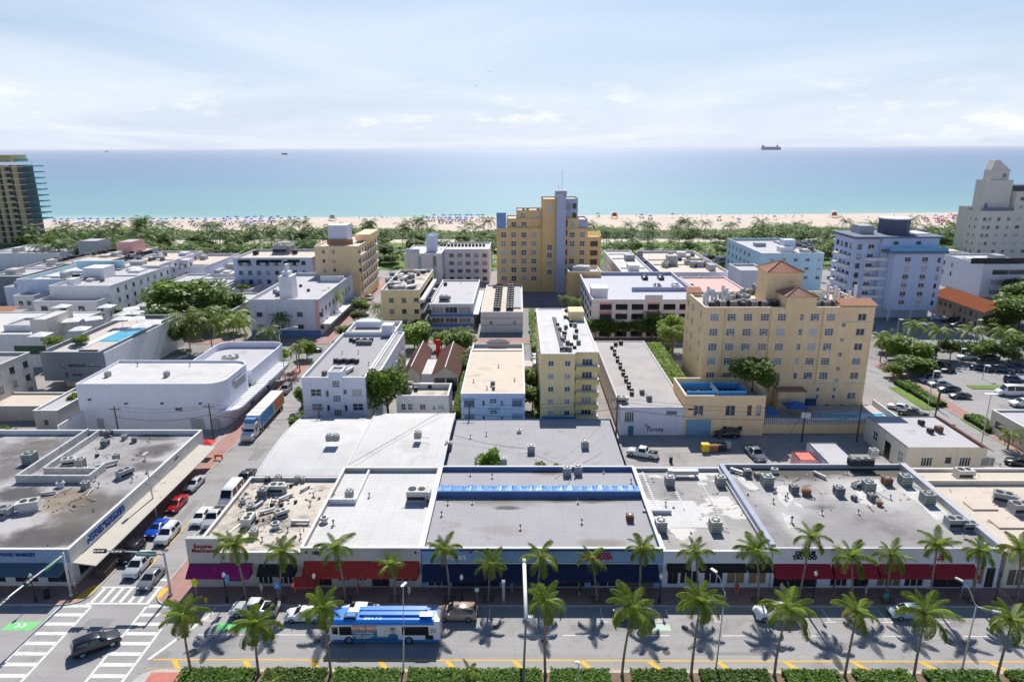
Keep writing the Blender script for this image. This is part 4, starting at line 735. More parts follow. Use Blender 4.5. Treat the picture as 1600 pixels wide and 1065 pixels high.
for x, y, c_, lb in ((48.6, 125.0, cl_blue, 'blue shade canopy next to the yellow annex'), (55.4, 128.3, cl_blue, 'blue shade canopy in front of the hotel porch')):
    u = thing('shade_canopy', lb, 'canopy', (x, y, 1.2)); mb = MB(); mb.add([(-2, -1.6, 2.1), (2, -1.6, 2.1), (2, 1.6, 2.1), (-2, 1.6, 2.1), (0, 0, 3.0), (-2, -1.6, 1.9), (2, -1.6, 1.9), (2, 1.6, 1.9), (-2, 1.6, 1.9)], [(0, 1, 4), (1, 2, 4), (2, 3, 4), (3, 0, 4), (0, 5, 6, 1), (1, 6, 7, 2), (2, 7, 8, 3), (3, 8, 5, 0)]); obj('canvas', mb.mesh('canvas', c_), u)
    for a, b_ in ((-1.9, -1.5), (1.9, -1.5), (1.9, 1.5), (-1.9, 1.5)): mb = MB(); mb.cyl(a, b_, 0, 2.0, .05, 6); obj('post', mb.mesh('post', metal), u)
# --- left group
J = building('white_apartments', 'white apartment block with dark square windows at the left edge', -135, P(62, 545, 10)[0], 118, 143, 10.2, offwhite, roofgrey, .6, right=G(lin(2.5, 23, 6), [8.0, 5.0, 2.0], 1.5, 1.5, 'dark') + G([4.4, 12.6], [7.8, 4.8], .5, .9, 'plain'), front=G(lin(3, 24, 5), [8, 5, 2], 1.5, 1.5, 'dark'))
x0, x1, y0, y1 = rectR((62, 549), (152, 551), (230, 500), 9.2)
K = building('pool_deck_block', 'grey clad block with a rooftop pool deck, planters and slit windows', x0 + .3, x1, y0, y1 + 6, 9.2, greywall, M('deck_tiles', (0.55, .5, .46), var=.1), .9, cop=copgrey, z0=2.4, front=[(6, 5.9, 4, .5, 'plain'), (10.5, 5.9, 2.8, .5, 'plain'), (4.4, 5.7, .5, .9, 'plain'), (6.6, 3.7, 2.2, .5, 'plain'), (5, 3.5, .5, .9, 'plain')], right=[(4 + i * 6, 6.2 - (i % 2) * .4, 4.2, .6, 'plain') for i in range(4)] + [(6 + i * 6, 3.9, 3.2, .6, 'plain') for i in range(4)])
boxpart(K, 'undercroft_wall', offwhite, x0 + 3, x1 - 1, y0 + 3, y1, 0, 2.39)
boxpart(K, 'white_side_wall', white, x1 + .02, x1 + .32, y0 + 1.5, y1 + 8, 0, 8.6)
boxpart(K, 'pool', pool, x1 - 7, x1 - 2, y0 + 12, y0 + 25, 8.31, 8.4); boxpart(K, 'pool_coping', white, x1 - 9, x1 - 7.1, y0 + 6, y0 + 26, 8.31, 8.5)
boxpart(K, 'screen_wall', black, x0 + 9, x1 - .4, y0 + .4, y0 + .6, 8.2, 9.6); boxpart(K, 'green_screen', M('hedge_screen', (0.02, .07, .04)), x0 - 6, x0 + 1, y0 + 1, y0 + 1.3, 8.4, 10.4)
def umb(parent, x, y, z, r=2.0, h=2.4):
    l = parent.location; mb = MB(); vs = [(r * a, r * b_, h) for a, b_ in ((-1, -1), (1, -1), (1, 1), (-1, 1))] + [(0, 0, h + .7)]; mb.add(vs, [(0, 1, 4), (1, 2, 4), (2, 3, 4), (3, 0, 4), (3, 2, 1, 0)]); mb.cyl(0, 0, 0, h, .05, 6, m=1); return mb
ume = umb(K, 0, 0, 0).mesh('parasol', [cl_white, metal])
for px, py in ((112, 500), (125, 513), (146, 497), (190, 497), (213, 497), (222, 508), (166, 478), (205, 482), (63, 522), (238, 504), (96, 478)):
    x, y, _ = P(px, py, 10.8); o = obj('parasol', ume, None, (x, y, 8.3), rnd.random()); tag(o, 'square white parasol on the rooftop pool deck', 'parasol', 'parasols on the rooftop pool deck')
building('roof_house', 'small tan roof house on the long white roof left of the pool deck', *rectR((55, 500), (72, 503), (88, 493), 12)[:2], P(60, 503, 12)[1], P(85, 492, 12)[1] + 3, 12.6, tanwall, roofwhite, .1, cop=None, z0=8)
building('white_hall', 'long white roofed building along the far left', -190, P(120, 500, 9)[0], P(60, 520, 9)[1], P(118, 493, 9)[1] + 6, 8.6, white, roofwhite, .15)
x0, x1, y0, y1 = rectR((57, 640), (95, 640), (128, 618), 4)
building('annex_shed', 'small white annex with flat roof between grey block and corner shop', x0, x1, y0 - 1, y1 + 4, 4.2, offwhite, roofpale, .3, front=G([2.2], [1.8], .8, 1.0, 'plain'))
building('annex_wing', 'low white wing with terrace beside the white apartments', x0 - 16, x0 - .5, y0 + 4, y0 + 12, 3.2, offwhite, roofbeige, .3)
tlo = building('orange_roof_house', 'house with an orange tile roof at the left edge', -185, P(27, 486, 8)[0], 186, 198, 7.4, offwhite, roofgrey, .1, cop=None); tiles(tlo, -185, P(28, 486, 8)[0], 185.5, 193, 7.5, 9.2, terracotta, 'y')
lw = building('teal_window_block', 'low white block with a teal glazed corner at the far left', -190, P(62, 505, 7.5)[0], 172, 184, 7.8, white, roofpale, .4, front=[(60, 4.4, 8, 2.0, 'blue')])
rw_ = random.Random(19)
def wblock(name, label, fl, fr, bk, h, wall=white, roof=roofgrey, par=.6, z0=0, **k):
    x0, x1, y0, y1 = rectR(fl, fr, bk, h); o = building(name, label, x0, x1, y0, y1, h, wall, roof, par, z0=z0, **k)
    if x1 - x0 > 9 and y1 - y0 > 8:
        for i in range(rw_.randrange(2, 5)):
            s, d, hh = rw_.uniform(1, 2.4), rw_.uniform(1, 3), rw_.uniform(.7, 2.4); x, y = rw_.uniform(max(x0 + 3, x1 - 40), x1 - 3), rw_.uniform(y0 + 3.2, y1 - 3.2)
            boxpart(o, 'roof_hut', rw_.choice((wall, white, offwhite, greypaint)), x - s, x + s, y - d, y + d, h - par - .02 + i * .003, h - par + hh)
        for i in range(rw_.randrange(1, 4)): y = rw_.uniform(y0 + 2, y1 - 2); boxpart(o, 'roof_curb', coping, max(x0 + 1, x1 - 45), x1 - 1, y - .15, y + .15, h - par - .01 + i * .004, h - par + .4 + i * .01)
    return o
w1 = wblock('white_hotel', 'white hotel wing with dark windows and stained grey roof left of the big tree', (78, 446), (170, 447), (237, 415), 11.5, white, roofpale, .9, right=G(lin(4, 55, 12), [9.4, 6.2, 3], 1.4, 1.4, 'dark'))
wblock('terrace_wing', 'lower white wing with glazed roof terrace in front of the white hotel wing', (54, 470), (150, 471), (150, 452), 8.2, white, roofbeige, .9, front=G(lin(3, 26, 5), [6, 3], 2, 1.4, 'dark'), right=G([2, 6], [6.0, 3], 1.2, 1.4, 'dark'))
wblock('white_hotel', 'pale roofed white hotel wing with a row of windows under its parapet', (172, 416), (240, 417), (276, 392), 11.0, lilac, roofbeige, .7, right=G(lin(4, 50, 9), [9.2], 1.8, 1.3, 'dark'))
w3 = wblock('roof_lounge_block', 'white block with turquoise walled roof lounge', (27, 436), (97, 437), (152, 410), 11.5, skyblue, roofwhite, 1.2, inner=aqua)
x0, x1, y0, y1 = rectR((60, 424), (135, 425), (150, 408), 13.5); boxpart(w3, 'lounge_wall', aqua, x0, x1, y1 - 1, y1, 11, 13.8); boxpart(w3, 'stair_house', white, x1 - 3, x1 + 4, y0 + 2, y0 + 9, 10, 14.4)
wblock('white_block', 'white windowless block below the turquoise roof lounge', (8, 448), (47, 449), (60, 440), 8, skyblue, roofwhite, .3)
wblock('flat_roofs', 'long building with dark fascia and planted roof at the far left edge', (-60, 440), (62, 424), (80, 408), 10, greywall, roofpale, .5)
wblock('beige_roofs', 'long cream building with rows of dark rooftop units far left', (75, 415), (165, 409), (215, 386), 10.5, offwhite, roofbeige, .5, right=G(lin(5, 60, 9), [8.5], 1.6, 1.2, 'dark'))
wblock('low_roofs', 'low white roofs in front of the beach palms at far left', (-20, 395), (90, 396), (100, 382), 8, white, roofpale, .4)
wblock('grey_penthouse', 'grey rooftop box above the low roofs near the palms', (123, 376), (149, 377), (149, 372), 15, greypaint, roofpale, .2, cop=None)
wblock('pink_penthouse', 'salmon pink rooftop box above the low roofs near the palms', (181, 378), (205, 378), (205, 373), 15, pinkst, roofpale, .2, cop=None)
wblock('long_white_roof', 'long low white roof beside the banana plants', (178, 492), (222, 494), (262, 458), 5, white, roofwhite, .15)
wblock('courtyard_roof', 'low grey roof with wooden deck between the big trees', (312, 490), (352, 491), (385, 458), 4.5, offwhite, roofpale, .3)
wblock('white_wing', 'low white wing with lilac walls next to the big green tree', (262, 416), (318, 417), (342, 396), 9, lilac, roofbeige, 1.0)
wblock('small_white_roof', 'small white roofed house left of the hotel with black awnings', (322, 428), (362, 428), (366, 412), 5, white, roofwhite, .2)
for a in (((300, 447), (352, 448), (372, 434), 6.5, 'behind the biggest tree'), ((362, 452), (392, 452), (398, 440), 5, 'between the biggest tree and the pink corner hotel'), ((100, 452), (140, 452), (150, 444), 9.5, 'behind the lower terrace wing'), ((262, 440), (300, 440), (318, 428), 7, 'just above the biggest tree at its left'), ((5, 508), (50, 508), (70, 496), 10, 'beside the roof parasols at the left edge'), ((20, 462), (52, 462), (60, 455), 7.5, 'left of the lower terrace wing')):
    wblock('small_white_block', 'small white flat roofed block ' + a[4], *a[:4], white, roofpale, .5, front=[(1.5, a[3] - 3, 1.4, 1.3, 'dark'), (4.2, a[3] - 3, 1.4, 1.3, 'dark')], group='small white blocks at left')
# pink corner hotel with pylon
x0, x1, y0, y1 = rectR((388, 468), (496, 469), (546, 426), 11)
PK = building('corner_hotel', 'white and pink art deco corner hotel with a white roof pylon', x0, x1, 193, y1, 11.0, lilac, roofpale, 1.0, front=G(lin(2.8, 20.5, 4), [6.6, 2.9], 1.7, 1.3, 'dark'), right=G(lin(3, 36, 9), [7, 3.2], 1.5, 1.4, 'dark'))
for u in lin(1.0, 20, 6): boxpart(PK, 'pilaster', white, x0 + u, x0 + u + .35, 192.85, 192.99, 1.8, 11.0)
boxpart(PK, 'pink_corner_strip', pinkst, x1 - 1.1, x1 - .05, 192.8, 192.98, 1.5, 11); boxpart(PK, 'base_band', M('base_blue', (.12, .22, .45)), x0 - .05, x1 + .05, 192.8, 192.98, 0, 1.75); boxpart(PK, 'street_canopy', white, x1 + .02, x1 + 2.4, 195, 238, 3.0, 3.3)
a = P(427, 470, 11)[0]; c_ = P(447, 470, 11)[0]; boxpart(PK, 'pylon', white, a, c_, 197, 202, 10, 17.0); boxpart(PK, 'pylon_step', white, a + .8, c_ - .8, 198, 201, 17, 18.2); boxpart(PK, 'pylon_cap', white, a + 1.4, c_ - 1.4, 199, 200.5, 18.2, 20.3)
boxpart(PK, 'rear_parapet', white, x0 + 12, x1 - .4, y1 - 12, y1 - 11.5, 10, 12.0)
WHb = building('awning_hotel', 'white four storey hotel with four dark top floor awnings', P(364, 402, 14.5)[0], P(487, 402, 14.5)[0], 250, 272, 14.3, skyblue, roofbeige, .8, front=G(lin(2.5, 26, 8), [12.4, 8.8, 5.4], 1.5, 1.5, 'dark'))
for px in (382, 411, 431, 459):
    x = PY(px, 410, 250)[0]; awning(WHb, x - 2.2, x + 2.2, 250, 13.6, 1.0, .8, cl_blk, .1); boxpart(WHb, 'balcony', white, x - 1.8, x + 1.8, 249.2, 249.98, 10.9, 11.3)
YS = building('striped_hotel', 'yellow six storey hotel with cream banded balconies and white roof box', P(488, 386, 20.5)[0], P(557, 386, 20.5)[0], 236, 268, 20.4, yellow, roofbeige, .5, front=G([3, 6.5, 15.5], [18.6, 15.4, 12.2], .9, 1.1, 'plain'), right=G(lin(2.5, 29, 7), [18.4, 15.2, 12, 8.8, 5.6], 1.8, 1.6, 'dark'))
for z in (17.0, 13.8, 10.6, 7.4, 4.2): boxpart(YS, 'balcony', cream, PY(557, 386, 236)[0] + .02, PY(557, 386, 236)[0] + 1.3, 237, 267, z - .5, z + .4)
boxpart(YS, 'rooftop_box', lilac, PY(513, 375, 240)[0], PY(543, 375, 240)[0], 240, 247, 20, 27.2); boxpart(YS, 'rust_band', M('rust_stucco', (.4, .2, .1)), PY(512, 382, 240)[0], PY(552, 382, 240)[0], 239.3, 239.95, 20.5, 22.4)
boxpart(YS, 'rear_block', yellow, PY(555, 375, 250)[0], PY(578, 375, 250)[0], 250, 267, 20.5, 22.8)
x0, x1, y0, y1 = rectR((592, 456), (652, 457), (675, 421), 13)
HB = building('balcony_hotel', 'cream block with white banded side balconies and very cluttered dark roof', x0, x1, 196.5, y1, 13.0, paleyellow, roofdirty, .9, cop=skyblue, front=G(lin(3, 14, 4), [10, 6.6, 3.4], 1.4, 1.3, 'dark'), right=[(1.5, z, y1 - 196.5 - 3, 1.5, 'open') for z in (9.8, 6.6, 3.4, .4)])
for z in (9.0, 5.8, 2.6): boxpart(HB, 'side_balcony', white, x1 + .02, x1 + 1.2, 197.5, y1 - 1, z, z + .9)
boxpart(HB, 'black_shade_sheet', black, x1 - 1.6, x1 - 1.4, 197, y1 - 1, .2, 12)  # black sheet stands in for the shade inside the open balconies
x0, x1, y0, y1 = rectR((665, 485), (736, 486), (750, 437), 8.0)
GRb = building('glass_front_block', 'grey roofed block with two floors of glazed blue balconies', x0, x1, 200, y1, 8.0, white, roofpale, .5, front=[(.6 + i * (x1 - x0 - 1) / 3, z, (x1 - x0 - 1) / 3 - .3, 1.9, 'slide') for i in range(3) for z in (5.2, 2.2)])
for z in (4.2, 1.2): boxpart(GRb, 'balcony_glass', M('blue_glass', (.12, .2, .45), rough=.12), x0, x1, 199.1, 199.2, z, z + .9); boxpart(GRb, 'balcony_slab', white, x0, x1, 199.0, 199.98, z - .25, z - .02)
boxpart(GRb, 'side_walkway', white, x1 + .02, x1 + 1.6, 200, y1 - 4, 4.6, 4.9)
x0, x1, y0, y1 = rectR((751, 489), (817, 489), (817, 446), 6.0)
PBb = building('motel', 'low white motel with beige roof and double rows of black condensers', x0, x1, 197, y1, 6.2, white, roofbeige, .35, front=G(lin(3, 10, 2), [3], .8, 1, 'plain'))
boxpart(PBb, 'roof_louvre', greypaint, x1 - 4.2, x1 - .6, 203, y1 - 2, 5.86, 6.3)
for z in (4.2, 2.2): boxpart(PBb, 'facade_band', copgrey, x0 - .05, x1 + .05, 196.85, 196.98, z, z + .3)
WHV = building('white_hotel', 'white hotel with four rows of grey windows and small roof turret', P(690, 392, 14)[0], P(763, 392, 14)[0], 277, 298, 13.4, lilac, roofwhite, .5, front=G(lin(3, 16.5, 5), [11, 7.8, 4.6, 1.4], 1.9, 1.4, 'dark'))
xa, xb = PY(632, 400, 272)[0], PY(690, 400, 272)[0]
building('', '', xa, xb - .05, 272, 298, 12.4, white, roofwhite, .5, front=G([6, 12], [9, 5], 1.6, 5, 'blue') , root=WHV)
boxpart(WHV, 'turret', skyblue, PY(666, 380, 280)[0], PY(682, 380, 280)[0], 280, 284, 12, 18.5); hip(WHV, PY(666, 380, 280)[0], PY(682, 380, 280)[0], 280, 284, 18.5, 1.2, skyblue, 'turret_roof'); boxpart(WHV, 'parapet_block', skyblue, xa + .5, xa + 6, 272.2, 273, 12.4, 14.2)
# --- deco tower
DT = thing('deco_tower', 'stepped tan and blue art deco tower hotel in the middle, overlooking the beach', 'hotel', (11.5, 257, 0))
def blk(x0, x1, y0, y1, h, wall=tan, z0=0., front=(), right=(), left=(), par=.4): building('', '', x0, x1, y0, y1, h, wall, roofbeige, par, front=front, left=left, right=right, root=DT, z0=z0, cop=None)
us = [2.6 + 3.86 * i for i in range(5)]
blk(-8.0, 9.0, 257, 272, 24.2, front=G([2.6, 6.4, 10.2, 14.0], [21.6, 18.3, 15, 11.7, 8.4, 5.1], 2.0, 2.0, 'cross'), left=G([3, 8], [21, 17, 14], 1.4, 1.6))
blk(-4.2, 9.0, 258, 271, 27.6, z0=23.5, front=G([2.6, 6.4], [25.4], 1.9, 1.8)); blk(-.6, 9.0, 258.5, 270, 30.6, z0=27.0, front=G([2.4, 8], [28.6], 1.9, 1.8))
blk(9.05, 14.2, 256.2, 270, 34.8, front=G([2.8], [31.4], 1.9, 2, 'cross') + G([2.8], [17, 14, 10.8, 7.6], 1.9, 2.0)); blk(14.25, 17.7, 254.6, 270, 36.0, deco_blue)
boxpart(DT, 'roof_turret', deco_blue, 14, 18.2, 259, 264, 36, 37.6); boxpart(DT, 'blue_terrace_wall', M('terrace_blue', (.2, .34, .62)), -8.0, -4.4, 257.2, 257.5, 24.2, 29.8)
blk(17.75, 22.2, 257.5, 270, 34.8, deco_blue, front=G([1.0, 3.2], [32.2, 28.8], 1.5, 1.9, 'plain')); blk(17.75, 26.0, 256.6, 271, 24, front=G([2.5, 6.3], [21.6, 18.3, 15, 11.7], 2.0, 2.0, 'cross')); blk(18.2, 22.6, 257, 270, 27.8, z0=24.05, front=G([2.2], [25.6], 1.9, 1.8)); blk(22.65, 26, 257.6, 270, 27.2, deco_blue, z0=24.05)
blk(26.05, 31.2, 257, 271, 20.8, front=G([2.5], [18.2, 14.8, 11.4], 2.8, 2.0, 'open')); tiles(DT, 26, 31.3, 257.5, 262, 21, 22.4, M('gold_tile', (.62, .4, .14), bump=.3, bscale=3), 'y')
for z in (17.0, 13.4, 9.9): boxpart(DT, 'dark_balcony', M('balcony_brown', (.12, .08, .05)), 27, 30.2, 257.4, 257.5, z, z + 2.6)
for z in range(6): boxpart(DT, 'stair_window', black, 17.76, 18.4, 256.45, 256.58, 7 + z * 3.6, 8.9 + z * 3.6)
mb = MB(); mb.tube([(16.5, 262, 37.6), (16.5, 262, 45)], .08, 5); mb.tube([(15.2, 261, 37.5), (15.2, 261, 40)], .06, 5); part(DT, 'antenna', mb, metal)
tn = wblock('tan_annex', 'low tan annex beside the foot of the stepped tower', (888, 424), (940, 425), (952, 416), 12, tan, roofpale, .5)
# --- right middle
x0, x1, y0, y1 = rectR((925, 467), (1086, 468), (1100, 428), 11.2)
op = [(2.2 + i * 4.55, z, 3.4, 1.7, 'open') for i in range(7) for z in (8.2, 5.4, 2.7, .3)]
GA = building('parking_garage', 'pink and white parking garage with cars on its pale top deck', x0, x1 + 3, 191, 236, 11.2, palepink, M('deck_grey', (.5, .5, .55), var=.08, stain=((.3, .3, .32), .1, .2)), 1.1, front=op, left=[(2 + i * 7, z, 5.4, 1.7, 'open') for i in range(6) for z in (8.2, 5.4, 2.7)], inner=deco_blue)
for z in (7.6, 4.9, 2.2): boxpart(GA, 'floor_slab', greypaint, x0 + .4, x1 + 2.6, 191.4, 235.6, z - .2, z)
for i in (0, 3, 6):
    mb = MB()
    for z in (10.0, 7.2, 4.5): mb.box(x0 + 2 + i * 4.55, x0 + 5.8 + i * 4.55, 190.9, 190.99, z - .1, z + .4); mb.box(x0 + 2 + i * 4.55, x0 + 5.8 + i * 4.55, 190.9, 190.99, z - 2.6, z - 1.9)
    part(GA, 'pink_panel', mb, pinkst)
boxpart(GA, 'deck_divider', deco_blue, x0 + 14, x1 + 2.5, 208, 208.4, 10.1, 11.4); boxpart(GA, 'stair_tower', palepink, x0 + .4, x0 + 5, 196, 202, 10.1, 13.2); boxpart(GA, 'stair_roof', coping, x0 + .2, x0 + 5.2, 195.8, 202.2, 13.2, 13.5); boxpart(GA, 'facade_crest', palepink, x0 + 15, x0 + 20, 190.9, 191.2, 11.2, 12.6)
GE = building('garage_stair_block', 'pale end block of the parking garage behind the yellow hotel', x1 + 3.1, x1 + 18, 193, 224, 11.6, palepink, pinkst, .4, front=G([3], [9, 6], 1.6, 2, 'dark'))
N1 = wblock('pink_side_hotel', 'white roofed hotel with pink side wall and stepped crest', (975, 429), (1025, 429), (985, 391), 10, white, roofwhite, .6, left=G(lin(4, 50, 8), [7.5, 4.5], 1.5, 1.4, 'dark'))
N2 = wblock('beige_roof_hotel', 'white hotel with cluttered beige roof behind the garage', (1032, 425), (1142, 426), (1012, 392), 9.0, lilac, roofbeige, .9)
boxpart(N2, 'roof_box', offwhite, N2.location.x - 6, N2.location.x - 2, N2.location.y + 20, N2.location.y + 24, 8, 12)
N4 = wblock('white_cube', 'white cube building between garage and pale blue hotel', (1157, 422), (1200, 423), (1190, 412), 13, lilac, roofpale, .7, front=G([7], [5], 4, 4, 'shopd'))
N3 = wblock('aqua_hotel', 'aqua painted hotel with railed pale roof between the yellow and blue hotels', (1175, 389), (1310, 403), (1250, 372), 14.5, aqua, roofpale, 1.0, left=G(lin(4, 30, 6), [12, 8.6, 5.2], 1.5, 1.5, 'dark'), front=G(lin(4, 44, 10), [12, 8.6, 5.2], 1.6, 1.4, 'two'))
boxpart(N3, 'roof_house', skyblue, PY(1222, 380, 270)[0], PY(1240, 380, 270)[0], 268, 273, 14, 18)
# --- blue hotel
BHm = M('blue_hotel_stucco', (0.5, 0.6, 0.82), var=0.06, streak=0.22); bx0, bx1 = 97.0, 131.5
BH = building('blue_hotel', 'tall pale blue hotel with dark cornice and octagonal penthouse', 106.0, 114.0, 216, 230, 25.0, BHm, roofgrey, .5, cop=greypaint, front=G([5.3], [22.6, 19.6, 16.6, 13.6, 10.6, 7.6, 4.6], 2.0, 1.6, 'two') + G([1.7], [22.6, 19.6, 16.6, 13.6, 10.6, 7.6, 4.6], 1.4, 1.6, 'dark'), left=G(lin(2.5, 11.5, 4), [22.6, 19.6, 16.6, 13.6, 10.6, 7.6], 1.8, 1.6, 'dark'))
building('', '', 114.05, 131.5, 214.5, 230, 25.4, BHm, roofgrey, .5, cop=greypaint, front=G([4, 11], [24], 1.5, 1.0, 'dark'), root=BH)
building('', '', 116.3, 131.4, 210.6, 214.45, 21.2, BHm, roofpale, .2, cop=None, front=G([4.0, 9.3], [19.4, 16.7, 14, 11.3, 8.6, 5.9], 1.9, 1.5, 'two') + G([13.6], [19.2, 16.5, 13.8, 11.1, 8.4, 5.7], .9, 1.4, 'plain'), root=BH, z0=3.4)
boxpart(BH, 'cornice', M('slate_trim', (.16, .19, .26)), 113.6, 132.2, 209.9, 214.4, 21.21, 21.9); boxpart(BH, 'glass_rail', M('blue_screen', (.1, .4, .72)), 114.2, 132, 210.1, 210.2, 22.0, 23.0); boxpart(BH, 'top_cornice', MATS['slate_trim'], 105, 133, 213.8, 231, 25.5, 26.0)
for z in (4.6, 7.6, 10.6, 13.6, 16.6, 19.6): boxpart(BH, 'recess_balcony', white, 109.6, 116.2, 214.0, 215.9, z - 1.2, z - .2); boxpart(BH, 'side_balcony', white, 104.7, 105.95, 217.5, 228, z - 1.0, z - .1); boxpart(BH, 'east_balcony', white, 131.55, 132.7, 216, 229, z - 1.0, z - .2)
for z in (18.4, 15.7, 13, 10.3, 7.6, 4.9):
    for u in (120.3, 125.6): boxpart(BH, 'window_air_conditioner', greypaint, u - .5, u + .5, 210.35, 210.58, z - .15, z + .1)
mb = MB(); mb.prism(corner(121.3, 223, 4.6, 22, 382, 8)[:-1], 26, 30.6); part(BH, 'penthouse', mb, M('penthouse_slate', (.1, .12, .18), var=.15)); mb = MB(); mb.prism(corner(121.3, 223, 5.0, 22, 382, 8)[:-1], 30.61, 31.0); part(BH, 'penthouse_roof', mb, white)
boxpart(BH, 'roof_house', greypaint, 109.5, 114, 221, 227, 26, 28.6); boxpart(BH, 'roof_sheet', white, 126.4, 131, 219, 229, 26.01, 26.3)
for x in (117, 124, 131): mb = MB(); mb.cyl(x, 211, 0, 3.4, .35, 8); part(BH, 'column', mb, BHm)
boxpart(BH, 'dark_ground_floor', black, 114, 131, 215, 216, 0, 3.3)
# --- right edge
RT = thing('tan_tower_hotel', 'tall sand coloured hotel with stepped corner turret at the right edge', 'hotel', (212, 300, 0))
def rblk(x0, x1, y0, y1, h, z0=0., front=(), left=(), par=.5): building('', '', x0, x1, y0, y1, h, tanwall, roofgrey, par, front=front, left=left, root=RT, z0=z0, cop=None)
rows = [22.5, 19, 15.5, 12, 8.5]
rblk(199.6, 214, 300, 309, 26.0, front=G([2.2, 4.3, 8.2, 12.4], rows, 1.5, 1.7, 'two'), left=G([3, 6.5], rows, .8, 1.1, 'plain'))
rblk(199.6, 204, 309.1, 315.5, 27.0); rblk(214.05, 262, 301, 324, 34.2, front=G(lin(3, 44, 10), [31, 27.5] + rows, 1.9, 1.7, 'two'))
boxpart(RT, 'glass_balustrade', MATS['slate_trim'], 201, 213.5, 299.95, 300.2, 26.3, 27.4)
rblk(201, 213.2, 303, 309.0, 38.8, z0=25.4, front=G([2.2], [28], 1.6, 2.2, 'blue')); rblk(203.5, 211.5, 304, 308.5, 43.0, z0=38.2, front=G([6], [40.8], 1.6, 1.4, 'plain'))
mb = MB(); mb.add([(203.6, 304.2, 43), (208, 304.2, 43), (208, 308.4, 43), (203.6, 308.4, 43), (204.6, 304.2, 47.2), (207, 304.2, 47.2), (207, 308, 47.2), (204.6, 308, 47.2)], [(0, 1, 5, 4), (1, 2, 6, 5), (2, 3, 7, 6), (3, 0, 4, 7), (4, 5, 6, 7)]); mb.add([(208, 304.2, 43), (212.2, 304, 42.6), (207.1, 304.2, 46.6), (207.1, 308.3, 46.6), (212.2, 308.6, 42.6), (208, 308.4, 43)], [(0, 1, 2), (1, 4, 3, 2), (4, 5, 3)]); part(RT, 'turret_top', mb, tanwall)
boxpart(RT, 'roof_sheds', M('roof_shed_dark', (.08, .09, .12)), 216, 258, 306, 316, 33.7, 36.4)
CB = wblock('cream_villa', 'cream villa block with white roof in front of the tan tower hotel', (1478, 396), (1540, 402), (1545, 388), 10, cream, roofwhite, .8, front=G(lin(3, 14, 3), [7.5, 4.2], .9, 1.4, 'dark'), left=G([3, 7], [7.5, 4.2], .9, 1.4, 'dark'))
MD = wblock('modern_block', 'white lilac modern block with long window bands and dark roof screen', (1533, 412), (1625, 414), (1600, 396), 12, lilac, roofpale, .6, front=[(3.5, 8.2, 24, 1.9, 'bars'), (3.5, 4.6, 24, 1.9, 'bars'), (3.5, 1.0, 24, 1.7, 'bars')], left=G([3, 8], [9, 5.5], 1, 1.6, 'dark'))
boxpart(MD, 'roof_screen', black, MD.location.x - 13, MD.location.x + 6, MD.location.y + 1.5, MD.location.y + 2.0, 12, 14)
x0, y0, _ = P(1538, 487, 6.2); y1 = P(1466, 458, 6.2)[1]; x1 = x0 + 11
OR = building('orange_roof_lodge', 'long lodge with orange tile roof beside the car park trees', x0, x1, y0, y1, 6.2, M('lodge_brown', (.4, .3, .22)), roofgrey, .1, cop=None, left=G(lin(3, y1 - y0 - 3, 9), [4.4, 1.8], 1.2, 1.3, 'dark'), front=G([3, 7], [4.4], 1.2, 1.3, 'dark'))
tiles(OR, x0 - .6, (x0 + x1) / 2, y0 - .6, y1 + .6, 6.1, 8.2, M('orange_tile', (.62, .24, .1), var=.25, scale=2.5), 'x'); tiles(OR, (x0 + x1) / 2, x1 + .6, y0 - .6, y1 + .6, 8.2, 6.1, MATS['orange_tile'], 'x')
mb = MB(); mb.add([(x0, y0, 6.1), (x1, y0, 6.1), ((x0 + x1) / 2, y0, 8.0)], [(0, 1, 2)]); part(OR, 'gable_wall', mb, MATS['lodge_brown'])
rk = building('corner_kiosk', 'small tan brick corner building at the right edge', P(1588, 700)[0], P(1588, 700)[0] + 14, P(1590, 712)[1], P(1590, 690)[1] + 5, 4.4, tanwall, roofpale, .3, left=[(1.5, 1.6, 3, 1.2, 'plain')])
# --- left beach tower
LT = thing('condo_tower', 'tall ochre and dark glass condominium tower with turquoise balcony ends at left edge', 'tower', (-300, 402, 0))
boxpart(LT, 'dark_glass_core', M('tower_glass', (.05, .06, .085), rough=.2), -345, -288, 403, 416, 0, 44.5)
for i in range(13):
    z = 3.2 + i * 3.35; boxpart(LT, 'floor_slab', cream, -346, -287.4, 401.4, 416, z, z + .4); boxpart(LT, 'turquoise_balcony', M('turquoise', (.06, .36, .38)), -287.3, -281.5, 407, 416, z + .1, z + .75) if i > 2 else None
    boxpart(LT, 'balcony_front', cream, -310, -305.5, 400.6, 401.3, z, z + 1.3); boxpart(LT, 'balcony_front', M('ochre_light', (.6, .5, .36)), -296.3, -291.6, 400.8, 401.3, z, z + 1.2)
for x in (-312, -306, -301.5, -297, -290.5): boxpart(LT, 'ochre_pier', M('ochre', (.55, .42, .24)), x, x + 2.2, 401.5, 404, 0, 44.4)
boxpart(LT, 'ochre_crown', MATS['ochre'], -316, -304, 404, 416, 46.6, 50); boxpart(LT, 'ochre_crown', MATS['ochre'], -300, -291, 403, 416, 46.6, 50.2); boxpart(LT, 'roof_screen', MATS['turquoise'], -290, -288, 404, 413, 46.6, 48)
boxpart(LT, 'roof_slab', cream, -345, -287.4, 401.6, 416, 46.2, 46.55)
